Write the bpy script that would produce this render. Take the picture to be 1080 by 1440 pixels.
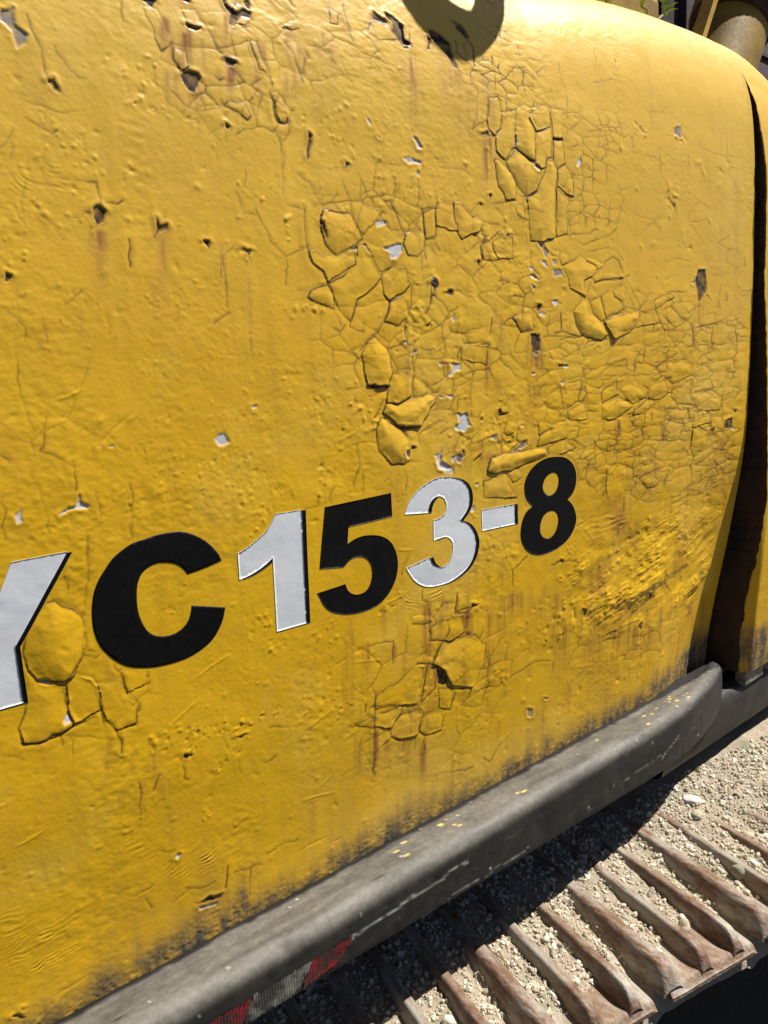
import bpy, bmesh, math, random
import numpy as np
from mathutils import Vector, Matrix, noise as mnoise
from mathutils.geometry import delaunay_2d_cdt
random.seed(7); RNG = np.random.default_rng(11)
scene = bpy.context.scene
for o in list(bpy.data.objects): bpy.data.objects.remove(o)

# ---------------------------------------------------------------- camera
cam = bpy.data.objects.new('camera', bpy.data.cameras.new('camera')); scene.collection.objects.link(cam)
cam.data.sensor_fit = 'VERTICAL'; cam.data.sensor_height = 36; cam.data.lens = 26.0
cam.data.clip_start = .02; cam.data.clip_end = 500
CR_ = Vector((.77733507,-.62682956,-.05324364)); CU_ = Vector((.15093809,.10367426,.98309173)); CF_ = Vector((.61071096,.77222817,-.1752021))
M = Matrix((( CR_.x,CU_.x,-CF_.x,0.0),(CR_.y,CU_.y,-CF_.y,-.66335224),(CR_.z,CU_.z,-CF_.z,.25554869),(0,0,0,1)))
cam.matrix_world = M
scene.camera = cam
# ---------------------------------------------------------------- sky and sun
SUN = Vector((.46,-.262,.848)).normalized()
world = bpy.data.worlds.new('World'); scene.world = world; world.use_nodes = True
nt = world.node_tree; nt.nodes.clear()
sky = nt.nodes.new('ShaderNodeTexSky'); sky.sky_type = 'NISHITA'; sky.sun_disc = False; sky.air_density = .42; sky.dust_density = .4
sky.sun_elevation = math.asin(SUN.z); sky.sun_rotation = math.atan2(SUN.x, SUN.y)
bg = nt.nodes.new('ShaderNodeBackground'); bg.inputs[1].default_value = .05
wo = nt.nodes.new('ShaderNodeOutputWorld'); nt.links.new(sky.outputs[0], bg.inputs[0]); nt.links.new(bg.outputs[0], wo.inputs[0])
sl = bpy.data.lights.new('sun','SUN'); sl.energy = 5.0; sl.angle = math.radians(.5); sl.color = (1,.95,.87)
so = bpy.data.objects.new('sun', sl); scene.collection.objects.link(so); so.rotation_euler = SUN.to_track_quat('Z','Y').to_euler()
so.location = (0,0,6)
scene.view_settings.view_transform = 'Standard'; scene.view_settings.look = 'None'
scene.view_settings.exposure = .80; scene.view_settings.gamma = 1; scene.view_settings.use_curve_mapping = False
scene.render.engine = 'CYCLES'
scene.render.resolution_x = 768; scene.render.resolution_y = 1024

# ---------------------------------------------------------------- body profile
PROF = [(.040,-.46),(.034,-.40),(.028,-.335),(.0225,-.25),(.017,-.174),(.012,-.107),(.0075,-.013),(.003,.079),(-.001,.186),
        (-.0035,.328),(-.004,.453),(-.003,.549),(.001,.621),(.0095,.693),(.026,.750),(.052,.795),(.085,.825),(.130,.846),(.20,.860),(.32,.872),(.50,.880),(.75,.885)]
def _catmull(P, n=24):
    P = np.array(P, float); out = []
    Q = np.vstack([2*P[0]-P[1], P, 2*P[-1]-P[-2]])
    for i in range(1, len(Q)-2):
        p0,p1,p2,p3 = Q[i-1],Q[i],Q[i+1],Q[i+2]
        for t in np.linspace(0,1,n,endpoint=False):
            out.append(.5*((2*p1)+(-p0+p2)*t+(2*p0-5*p1+4*p2-p3)*t*t+(-p0+3*p1-3*p2+p3)*t**3))
    out.append(P[-1]); return np.array(out)
_C = _catmull(PROF)
_S = np.concatenate([[0],np.cumsum(np.hypot(*np.diff(_C,axis=0).T))])
_S = _S-np.interp(0.,_C[:,1],_S)          # s = 0 at the lettering's base line
_T = np.gradient(_C,axis=0); _T /= np.hypot(_T[:,0],_T[:,1])[:,None]
def sstep(a,b,v):
    t = np.clip((v-a)/(b-a),0,1); return t*t*(3-2*t)
XR = 1.403                                # right edge of the big side panel
def surface(x, s):
    """point and outward normal of the smooth body shell"""
    x = np.asarray(x,float); s = np.asarray(s,float)
    y = np.interp(s,_S,_C[:,0]); z = np.interp(s,_S,_C[:,1])
    ty = np.interp(s,_S,_T[:,0]); tz = np.interp(s,_S,_T[:,1])
    # lower corner of the panel is pushed in towards its free end
    tuck = .040*sstep(.16,-.36,s)*sstep(1.12,1.40,x)*(1-sstep(1.41,1.46,x))
    y = y-np.interp(s,[-.4,.0,.2,.4,.60,.74],[.030,.028,.020,.012,.011,0.])*sstep(1.4035,1.411,x)
    crown = -.022*np.clip((1.38-x)/.35,0,1.6)**2-.10*np.clip((x-1.42)/.3,0,1.5)**2
    z = z+crown*sstep(.50,.86,s)
    return np.stack([x,y+tuck,z],-1), np.stack([0*x,-tz+0*x,ty+0*x],-1)

LETTERS = {
"Y":[[0.1282,0.1236],[0.1731,0.1244],[0.1225,0.05],[0.123,-0.0016],[0.1044,-0.0016]],
"C":[[0.3168,0.0879],[0.3141,0.0946],[0.3087,0.1025],[0.3011,0.1107],[0.2911,0.1181],[0.279,0.1237],[0.2668,0.1254],[0.2537,0.1251],[0.2406,0.1231],[0.23,0.1214],[0.2202,0.1169],[0.2104,0.1104],[0.2025,0.1015],[0.1963,0.0934],[0.1917,0.0839],[0.1887,0.072],[0.1874,0.0597],[0.1876,0.049],[0.1894,0.0388],[0.193,0.0292],[0.1992,0.0197],[0.2056,0.0123],[0.2144,0.0053],[0.2247,0.0008],[0.2375,-0.0028],[0.2507,-0.0044],[0.2645,-0.0045],[0.2763,-0.003],[0.2886,0.0011],[0.3,0.0075],[0.308,0.0161],[0.3138,0.0266],[0.3172,0.0385],[0.2822,0.0488],[0.2807,0.042],[0.2775,0.0346],[0.2719,0.0287],[0.2647,0.0252],[0.2567,0.0244],[0.2489,0.0256],[0.2425,0.0284],[0.2365,0.0343],[0.2328,0.0416],[0.2299,0.0512],[0.2288,0.0625],[0.2294,0.0732],[0.2306,0.0806],[0.2334,0.0876],[0.2377,0.0931],[0.2441,0.0966],[0.2511,0.0982],[0.2587,0.0974],[0.2663,0.0952],[0.2728,0.0914],[0.2773,0.0865],[0.2806,0.0813],[0.2976,0.0837]],
"1":[[0.3348,0.0917],[0.3451,0.0955],[0.3561,0.1013],[0.3662,0.1073],[0.3732,0.114],[0.3781,0.121],[0.3812,0.1254],[0.4134,0.1248],[0.4122,-0.0025],[0.3747,-0.0025],[0.3749,0.0794],[0.3673,0.0745],[0.3571,0.0696],[0.3461,0.066],[0.335,0.064]],
"5":[[0.4435,0.1229],[0.5372,0.1258],[0.538,0.0977],[0.4742,0.0955],[0.472,0.0762],[0.4826,0.0801],[0.4958,0.0816],[0.5105,0.0797],[0.5228,0.0758],[0.5337,0.0682],[0.5405,0.0579],[0.5445,0.0458],[0.5448,0.0342],[0.5416,0.0211],[0.535,0.0098],[0.5262,0.0014],[0.5148,-0.0052],[0.5008,-0.0082],[0.4872,-0.0088],[0.4726,-0.0074],[0.4609,-0.0045],[0.4483,0.0008],[0.4398,0.0073],[0.4339,0.0159],[0.4306,0.0235],[0.4281,0.028],[0.467,0.0301],[0.4686,0.0247],[0.4723,0.0194],[0.48,0.0147],[0.488,0.0136],[0.4956,0.0152],[0.5012,0.0203],[0.5047,0.0279],[0.5058,0.0366],[0.5039,0.0459],[0.4988,0.0532],[0.4909,0.0576],[0.483,0.0585],[0.4751,0.0572],[0.4697,0.0535],[0.4657,0.0504],[0.4329,0.0548]],
"3":[[0.5576,0.0971],[0.5607,0.1052],[0.5652,0.1124],[0.5727,0.1192],[0.5832,0.1256],[0.5969,0.1313],[0.6122,0.1344],[0.6278,0.1336],[0.6421,0.1307],[0.6534,0.1258],[0.6616,0.1188],[0.6665,0.1098],[0.6675,0.0988],[0.6654,0.0907],[0.6597,0.0831],[0.6498,0.0745],[0.6614,0.0695],[0.6698,0.062],[0.6759,0.0523],[0.6784,0.0407],[0.6761,0.0286],[0.67,0.0173],[0.6598,0.008],[0.6447,0.0012],[0.6283,-0.0027],[0.6105,-0.0032],[0.5933,-0.001],[0.581,0.0041],[0.5705,0.0123],[0.5632,0.0221],[0.558,0.0302],[0.5968,0.0366],[0.5992,0.0301],[0.6044,0.0243],[0.6123,0.0203],[0.6203,0.0198],[0.6277,0.0232],[0.6332,0.0307],[0.6365,0.0398],[0.6359,0.0484],[0.6317,0.054],[0.6237,0.0578],[0.6142,0.0578],[0.6038,0.0566],[0.6036,0.0825],[0.6145,0.0835],[0.6218,0.0878],[0.6257,0.0942],[0.6264,0.1],[0.6227,0.1071],[0.6165,0.1108],[0.6087,0.1112],[0.6016,0.1078],[0.5972,0.102],[0.5946,0.0932]],
"-":[[0.6896,0.0821],[0.754,0.081],[0.7545,0.0529],[0.6904,0.054]],
"8":[[0.7736,0.1041],[0.7773,0.1139],[0.7867,0.1243],[0.8001,0.1317],[0.8179,0.1363],[0.8381,0.1365],[0.8589,0.1332],[0.8741,0.1249],[0.8831,0.1144],[0.8871,0.1016],[0.8856,0.0881],[0.8782,0.0768],[0.8677,0.0709],[0.8812,0.0598],[0.8894,0.0446],[0.89,0.0333],[0.8832,0.0204],[0.8707,0.0099],[0.8517,0.0022],[0.8308,-0.0014],[0.8102,-0.0016],[0.794,0.0021],[0.7799,0.0102],[0.7706,0.0212],[0.7664,0.0326],[0.7669,0.0456],[0.7708,0.0567],[0.7783,0.066],[0.791,0.0719],[0.7799,0.0814],[0.7747,0.0912]],
"8a":[[0.8118,0.0952],[0.8147,0.1053],[0.8225,0.1122],[0.8326,0.1147],[0.8422,0.1117],[0.8466,0.104],[0.8457,0.0947],[0.8397,0.0862],[0.8296,0.0822],[0.8193,0.085]],
"8b":[[0.8075,0.0374],[0.8104,0.049],[0.8182,0.0572],[0.8303,0.0598],[0.8417,0.0562],[0.8475,0.0471],[0.8467,0.0363],[0.8401,0.025],[0.8278,0.0195],[0.8162,0.0229],[0.809,0.0304]],
}
FLAKES = [
[[[0.3271,0.5971],[0.3392,0.5992],[0.344,0.5834],[0.3319,0.5848]],0.5,0.2,-0.8],
[[[0.3155,0.557],[0.3266,0.5555],[0.3266,0.5412],[0.3192,0.5367],[0.3136,0.5449]],0.8,0.5,-0.7],
[[[0.3614,0.5606],[0.3757,0.5622],[0.377,0.5587],[0.3662,0.5583]],0.4,0.2,-0.9],
[[[0.3834,0.625],[0.39,0.6169],[0.3831,0.6088],[0.3771,0.6128]],0.5,0.2,-0.7],
[[[0.3829,0.6074],[0.3955,0.6077],[0.3899,0.5995],[0.3803,0.5984]],0.5,0.2,-0.8],
[[[0.3513,0.5401],[0.3604,0.5394],[0.3572,0.5364]],0.5,0.2,-0.8],
[[[0.3634,0.5182],[0.3799,0.5198],[0.3873,0.5095],[0.3817,0.5043],[0.3598,0.5147]],0.6,0.2,-0.3],
[[[0.4305,0.6096],[0.4456,0.616],[0.4434,0.6125],[0.4321,0.6079]],0.4,0.1,-0.8],
[[[0.2906,0.591],[0.3016,0.5897],[0.3144,0.5629],[0.3029,0.5498],[0.2966,0.5701]],0.2,0.1,-0.2],
[[[0.3931,0.5831],[0.3997,0.5849],[0.4097,0.5532],[0.4004,0.5559]],0.4,-0.3,-0.2],
[[[0.4087,0.5357],[0.4186,0.5385],[0.4177,0.5282],[0.4139,0.526]],0.5,0.1,-0.2],
[[[0.4147,0.5246],[0.4187,0.534],[0.4305,0.5214],[0.4247,0.5084],[0.4179,0.5059]],0.4,0.1,-0.4],
[[[0.5893,0.6577],[0.5996,0.6456],[0.5972,0.638],[0.5901,0.6394]],0.6,0.4,-0.6],
[[[0.5896,0.6586],[0.601,0.6593],[0.5982,0.6388],[0.5899,0.6403]],0.5,0.3,-0.7],
[[[0.5465,0.6531],[0.5725,0.6529],[0.5737,0.6447],[0.5795,0.638],[0.5563,0.6291],[0.5402,0.6367]],0.3,0.1,0.4],
[[[0.4914,0.6516],[0.5027,0.6472],[0.499,0.6341],[0.4919,0.6319]],0.4,0.1,-0.3],
[[[0.4326,0.6121],[0.4501,0.6229],[0.453,0.6163],[0.4413,0.6101]],0.5,0.2,-0.6],
[[[0.7677,0.5883],[0.7825,0.6001],[0.801,0.5953],[0.792,0.58],[0.8023,0.5633],[0.7987,0.5222],[0.7626,0.5338],[0.7646,0.5656]],0.6,0.0,-0.8],
[[[0.8018,0.5959],[0.8245,0.6081],[0.8358,0.602],[0.8343,0.5759],[0.8049,0.5642],[0.7928,0.5802]],0.4,0,-0.3],
[[[0.8377,0.6023],[0.8633,0.6044],[0.8584,0.5608],[0.8391,0.5598],[0.8367,0.5767]],0.3,-0.2,-0.5],
[[[0.8048,0.5623],[0.8341,0.574],[0.8368,0.5579],[0.8344,0.5327],[0.8214,0.5302],[0.819,0.5172],[0.8115,0.5142],[0.7994,0.5189]],0.4,0,-0.4],
[[[0.8395,0.558],[0.8582,0.5589],[0.8617,0.5276],[0.8453,0.5196],[0.8374,0.5275]],0.3,-0.2,-0.2],
[[[0.7613,0.533],[0.7973,0.52],[0.8106,0.5129],[0.8091,0.5004],[0.8008,0.4869],[0.7816,0.4762],[0.7632,0.4916],[0.744,0.5131]],0.7,0.4,-0.1],
[[[0.8227,0.529],[0.8363,0.5317],[0.8447,0.5181],[0.8413,0.4959],[0.8384,0.4323],[0.8129,0.425],[0.7895,0.4234],[0.7823,0.4747],[0.8026,0.4855],[0.813,0.5041],[0.82,0.5146]],0.6,0.2,-0.4],
[[[0.8458,0.5179],[0.8617,0.5269],[0.8783,0.5137],[0.8791,0.4869],[0.8617,0.4895],[0.8452,0.4967]],0.4,0.2,-0.3],
[[[0.8429,0.4948],[0.8662,0.4858],[0.8639,0.438],[0.8409,0.4322]],0.4,0.3,-0.2],
[[[0.7171,0.5939],[0.7356,0.5968],[0.7398,0.5789],[0.7369,0.5556],[0.7247,0.5433],[0.7141,0.5516],[0.7126,0.5621]],0.3,0,-0.2],
[[[0.7407,0.5778],[0.7658,0.5864],[0.7618,0.5374],[0.7422,0.5148],[0.7289,0.5258],[0.7267,0.5446],[0.7378,0.5551]],0.4,0.2,-0.2],
[[[0.7224,0.5146],[0.7303,0.5167],[0.7427,0.5111],[0.7624,0.4903],[0.7594,0.4714],[0.7426,0.4681],[0.7293,0.4853]],0.8,0.3,-0.3],
[[[0.4622,0.4313],[0.4871,0.4301],[0.498,0.4315],[0.5049,0.419],[0.511,0.4063],[0.4921,0.3943],[0.4752,0.3861],[0.463,0.3975],[0.4578,0.4127],[0.4588,0.4243]],0.5,-0.6,0.2],
[[[0.4997,0.444],[0.5107,0.4449],[0.5404,0.4367],[0.5285,0.424],[0.512,0.4102],[0.504,0.4216],[0.4975,0.4357]],0.3,0.1,-0.2],
[[[0.5116,0.4042],[0.5221,0.3929],[0.5346,0.3729],[0.5515,0.3791],[0.551,0.3851],[0.5417,0.3969],[0.5289,0.398]],0.4,0.2,0.0],
[[[0.5037,0.3978],[0.5104,0.4028],[0.5353,0.3662],[0.5223,0.3548],[0.5017,0.3432],[0.4894,0.3195],[0.475,0.3328],[0.468,0.3528],[0.4633,0.358],[0.4824,0.3678],[0.501,0.3795]],0.3,0.2,0.0],
[[[0.4751,0.3848],[0.492,0.393],[0.5004,0.3942],[0.5003,0.3795],[0.4772,0.3676],[0.4622,0.359],[0.4586,0.371],[0.4451,0.3775],[0.4408,0.3934]],0.3,0.1,-0.3],
[[[0.4389,0.3503],[0.4626,0.3577],[0.4693,0.3462],[0.4692,0.333],[0.4483,0.339],[0.4376,0.344]],0.6,-0.3,0.1],
[[[0.5367,0.3716],[0.5539,0.3794],[0.5717,0.3773],[0.5766,0.3621],[0.5673,0.3522],[0.5459,0.3436],[0.5383,0.349],[0.5356,0.3648]],0.5,0.2,-0.2],
[[[0.5462,0.3422],[0.5673,0.3511],[0.5731,0.3344],[0.5725,0.3244],[0.5559,0.3156],[0.5373,0.3198]],0.7,-0.5,-0.2],
[[[0.572,0.4144],[0.5816,0.4197],[0.6012,0.4207],[0.6009,0.4009],[0.5899,0.3933],[0.5745,0.3938],[0.5687,0.4045]],0.5,-0.7,0.0],
[[[0.575,0.3327],[0.5924,0.3343],[0.6092,0.3215],[0.6002,0.3172],[0.5904,0.3258],[0.5819,0.3201],[0.5758,0.3256]],0.6,0.6,0.4],
[[[0.4636,0.4348],[0.4968,0.4385],[0.4978,0.4328],[0.4872,0.431],[0.463,0.4322]],0.2,0,-0.2],
[[[0.5998,0.445],[0.6212,0.4482],[0.6191,0.417],[0.6036,0.4138],[0.6014,0.424]],0.2,0.1,-0.2],
[[[0.5242,0.3038],[0.5401,0.2916],[0.5432,0.2816],[0.5461,0.2639],[0.5387,0.2492],[0.5108,0.251],[0.5043,0.2654],[0.5019,0.2854],[0.5137,0.2991]],1.1,0.3,-0.8],
[[[0.5472,0.2627],[0.5584,0.2631],[0.5736,0.2566],[0.5736,0.2354],[0.5518,0.2283],[0.5343,0.2307],[0.5397,0.2494]],0.7,0.2,-0.5],
[[[0.5779,0.2565],[0.5951,0.2481],[0.599,0.2405],[0.5924,0.2342],[0.5766,0.2345],[0.5755,0.2493]],0.6,0.1,-0.3],
[[[0.5339,0.2299],[0.5517,0.2273],[0.5762,0.2327],[0.5999,0.2375],[0.6136,0.2332],[0.609,0.226],[0.5868,0.1997],[0.5564,0.2],[0.5294,0.2189]],1.0,0.1,-0.7],
[[[0.5262,0.2155],[0.554,0.1986],[0.5704,0.1825],[0.5671,0.173],[0.5604,0.1569],[0.5388,0.1593],[0.5204,0.1762],[0.5178,0.2004]],0.9,0.4,-0.4],
[[[0.5666,0.3174],[0.5798,0.3174],[0.58,0.305],[0.5725,0.3035],[0.5681,0.308]],0.7,0.5,0.3],
[[[0.6562,0.2889],[0.6789,0.294],[0.7043,0.2914],[0.7013,0.2683],[0.6558,0.2747]],0.3,0,0.4],
[[[0.6249,0.4562],[0.6486,0.4529],[0.6557,0.4256],[0.6423,0.4248],[0.6211,0.4299],[0.6201,0.4411]],0.4,0.1,-0.2],
[[[0.6505,0.4571],[0.6596,0.4585],[0.6802,0.445],[0.6907,0.4446],[0.6992,0.4373],[0.6934,0.4297],[0.6619,0.4167],[0.6566,0.422],[0.6523,0.4381]],0.6,0.2,-0.6],
[[[0.7034,0.4211],[0.7146,0.4147],[0.7227,0.4004],[0.7279,0.3961],[0.6988,0.3945],[0.6966,0.4063]],0.5,-0.3,-0.1],
[[[0.7166,0.4173],[0.7337,0.4258],[0.753,0.4259],[0.7537,0.3996],[0.7253,0.3982],[0.7175,0.4101]],0.3,0.2,0.1],
[[[0.5997,0.4411],[0.6204,0.45],[0.6184,0.4148],[0.6035,0.4131],[0.6013,0.4257]],0.2,0,-0.1],
[[[0.8548,0.3938],[0.8923,0.411],[0.9041,0.4036],[0.9276,0.3974],[0.9276,0.3907],[0.9022,0.3778],[0.9033,0.3568],[0.8684,0.367],[0.8667,0.3802]],0.5,0.2,-0.4],
[[[0.9078,0.4109],[0.9362,0.4041],[0.948,0.4008],[0.9325,0.3946],[0.928,0.4],[0.9063,0.4048]],0.4,0,-0.3],
[[[0.9059,0.3569],[0.9139,0.3726],[0.9311,0.3567],[0.914,0.3514]],0.4,0.2,0.0],
[[[0.9151,0.3493],[0.9375,0.3581],[0.9505,0.3264],[0.9405,0.3235],[0.9226,0.3339]],0.5,0.2,-0.2],
[[[0.8753,0.3361],[0.8957,0.3517],[0.911,0.349],[0.9129,0.3344],[0.9394,0.321],[0.9587,0.3035],[0.9409,0.2955],[0.8959,0.3025],[0.8828,0.3168]],0.8,0.3,-0.4],
[[[0.9474,0.3233],[1.0037,0.3349],[1.0357,0.3389],[1.0361,0.3243],[1.0201,0.3098],[0.9691,0.2971]],0.7,-0.6,-0.9],
[[[0.8491,0.3332],[0.8718,0.3352],[0.8803,0.3168],[0.8944,0.3025],[0.8508,0.3089]],0.3,0.0,-0.2],
[[[0.9394,0.3582],[0.9671,0.3701],[0.9895,0.3536],[0.9938,0.3405],[0.9532,0.3269]],0.2,-0.2,-0.2],
[[[0.9687,0.3683],[0.9908,0.3731],[0.9994,0.367],[0.9976,0.3565],[0.9912,0.3523],[0.9723,0.3582]],0.5,0,-0.2],
[[[0.9243,0.3864],[0.9487,0.4001],[0.956,0.3935],[0.9891,0.3854],[0.9261,0.3778]],0.3,0.0,0.5],
[[[0.7496,0.3264],[0.7681,0.3327],[0.7892,0.3302],[0.7902,0.3109],[0.7677,0.3093]],0.9,-0.8,0.3],
[[[0.8283,0.4146],[0.8446,0.4136],[0.8431,0.4075],[0.8315,0.4079]],0.4,0,0],
[[[0.8483,0.4128],[0.865,0.4107],[0.8649,0.4013],[0.8528,0.397],[0.8465,0.4061]],0.6,0.2,-0.2],
[[[1.0404,0.3387],[1.0773,0.3404],[1.0964,0.3223],[1.0267,0.3135]],0.2,0.0,-0.2],
[[[1.0773,0.3533],[1.1249,0.3679],[1.135,0.3619],[1.1116,0.3526],[1.0822,0.3424]],0.4,0.2,0.2],
[[[0.6998,0.1305],[0.7083,0.1492],[0.7408,0.1511],[0.7834,0.153],[0.8172,0.1515],[0.8204,0.1384],[0.7701,0.1333],[0.7384,0.128],[0.7078,0.1273]],0.8,-0.1,-0.7],
[[[0.7379,0.1259],[0.7576,0.1297],[0.768,0.1165],[0.7507,0.1104]],0.5,0.1,-0.3],
[[[0.6934,0.12],[0.7353,0.1243],[0.7468,0.1066],[0.7604,0.0888],[0.6934,0.0982]],0.4,0.1,-0.2],
[[[0.7991,0.1887],[0.8193,0.1871],[0.8369,0.179],[0.802,0.1708]],0.4,0.3,-0.2],
[[[0.8403,0.1837],[0.8588,0.183],[0.8622,0.1623],[0.8428,0.1588],[0.7983,0.1539],[0.8037,0.1686]],0.4,0.3,-0.2],
[[[0.8621,0.1987],[0.9055,0.2108],[0.9108,0.1849],[0.8668,0.1848]],0.3,0.1,-0.1],
[[[0.8207,0.1504],[0.8593,0.1596],[0.8834,0.1448],[0.8433,0.1373],[0.8241,0.1382]],0.2,0.1,-0.1],
[[[0.7314,0.1805],[0.7391,0.1948],[0.7557,0.1904],[0.7531,0.1791],[0.7388,0.175]],0.6,0.4,-0.2],
[[[0.7238,0.2085],[0.7264,0.2153],[0.7429,0.2119],[0.7403,0.2061],[0.7313,0.2044]],0.6,0.4,0.8],
[[[0.9435,0.2024],[0.9861,0.213],[1.0233,0.1952],[0.9799,0.1791],[0.9441,0.1818]],0.6,0.2,-0.3],
[[[0.9872,0.2231],[1.0083,0.2293],[1.0248,0.2319],[1.0626,0.2086],[1.0251,0.1982]],0.5,0.2,0.0],
[[[1.198,0.2028],[1.267,0.2101],[1.2999,0.195],[1.3003,0.171],[1.223,0.1761]],0.3,0.1,-0.2],
[[[1.2081,0.1435],[1.2301,0.1449],[1.2589,0.1354],[1.2599,0.112],[1.2179,0.0969],[1.2071,0.1121]],0.5,-0.5,0.3],
[[[1.0541,0.1147],[1.0749,0.1179],[1.0929,0.1051],[1.0682,0.0983],[1.0551,0.1015]],0.7,0.2,0.5],
[[[1.0675,0.2257],[1.1114,0.2405],[1.1165,0.2265],[1.1299,0.2119],[1.1026,0.2006],[1.0685,0.2044]],0.5,0.2,-0.3],
[[[1.0272,0.1878],[1.0641,0.2028],[1.0876,0.1976],[1.062,0.1822],[1.0274,0.1824]],0.4,-0.4,0.3],
[[[0.9433,0.2219],[0.9801,0.2368],[0.9845,0.2159],[0.9452,0.2052]],0.3,0.2,-0.1],
[[[1.0615,0.0738],[1.074,0.0789],[1.1114,0.068],[1.1004,0.0606],[1.0723,0.0598]],0.7,0.6,0.2],
[[[1.1182,0.2578],[1.1806,0.2653],[1.1958,0.2374],[1.1401,0.2243],[1.1194,0.2356]],0.3,0.1,-0.1],
[[[1.1379,0.2176],[1.1964,0.229],[1.194,0.2062],[1.2044,0.1871],[1.1556,0.1925],[1.1348,0.2046]],0.3,0.1,-0.1],
[[[1.2102,0.17],[1.2646,0.1675],[1.2713,0.1525],[1.2081,0.1477]],0.3,0.1,-0.2],
[[[0.6446,-0.0215],[0.6605,-0.0273],[0.6642,-0.0449],[0.6418,-0.0462]],0.6,0.8,0.3],
[[[0.597,-0.0586],[0.6181,-0.0497],[0.654,-0.0533],[0.6565,-0.0798],[0.629,-0.083],[0.5971,-0.0723]],0.4,-0.3,0.2],
[[[0.6301,-0.0863],[0.6699,-0.0874],[0.6989,-0.106],[0.6938,-0.1367],[0.6735,-0.1619],[0.6337,-0.1473],[0.6191,-0.1199],[0.5998,-0.1063],[0.6172,-0.0808]],0.4,-0.6,-0.5],
[[[0.591,-0.1063],[0.6081,-0.1161],[0.6056,-0.1409],[0.5804,-0.1543]],0.3,0.2,-0.1],
[[[0.5304,-0.1736],[0.5456,-0.1598],[0.574,-0.1577],[0.5836,-0.1722],[0.5742,-0.1973],[0.5448,-0.1939],[0.5303,-0.1854]],0.5,0.1,-0.5],
[[[0.5042,-0.145],[0.5474,-0.1475],[0.5514,-0.1543],[0.5289,-0.1717],[0.5041,-0.1616]],0.4,0.1,-0.2],
[[[0.5875,-0.174],[0.6125,-0.1766],[0.6204,-0.1897],[0.6178,-0.2069],[0.588,-0.2033],[0.5783,-0.1947]],0.4,0.2,-0.3],
[[[0.4744,-0.146],[0.4991,-0.1466],[0.5009,-0.1605],[0.4807,-0.1531]],0.3,0.1,-0.2],
[[[0.5069,-0.1205],[0.5347,-0.1153],[0.5738,-0.1008],[0.5869,-0.1056],[0.5753,-0.1539],[0.5055,-0.1376]],0.2,0.1,-0.1],
[[[0.6104,-0.1436],[0.6291,-0.149],[0.6402,-0.1595],[0.6319,-0.1812],[0.6113,-0.1718]],0.4,0.2,-0.2],
[[[0.5683,-0.0349],[0.593,-0.039],[0.6029,-0.0472],[0.5854,-0.049],[0.5655,-0.0439]],0.4,0.2,-0.3],
[[[0.1505,0.0826],[0.1587,0.0826],[0.1777,0.0648],[0.18,0.0569],[0.1795,0.0408],[0.1753,0.025],[0.1658,0.0107],[0.1573,0.0059],[0.1375,0.0148],[0.1285,0.0268],[0.1282,0.0432],[0.1348,0.0659]],0.9,0.3,-0.6],
[[[0.1273,0.0288],[0.1366,0.0154],[0.1568,0.0046],[0.1569,-0.0116],[0.1602,-0.0359],[0.1485,-0.0411],[0.13,-0.0419],[0.1188,-0.0382],[0.1169,-0.0219],[0.1256,-0.0041]],0.5,0.3,-0.4],
[[[0.159,0.0042],[0.1666,0.0105],[0.1802,0.0034],[0.1846,-0.0055],[0.1856,-0.0295],[0.1612,-0.0347],[0.1583,-0.0213]],0.2,0.1,-0.1],
[[[0.186,-0.0039],[0.2066,-0.0056],[0.2099,-0.0215],[0.2197,-0.0377],[0.2166,-0.0539],[0.1987,-0.0545],[0.1914,-0.0422],[0.1867,-0.031]],0.3,0.1,-0.3],
[[[0.2075,0.0014],[0.2316,-0.0029],[0.231,-0.018],[0.2115,-0.0195]],0.2,0.1,-0.2],
]
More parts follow.
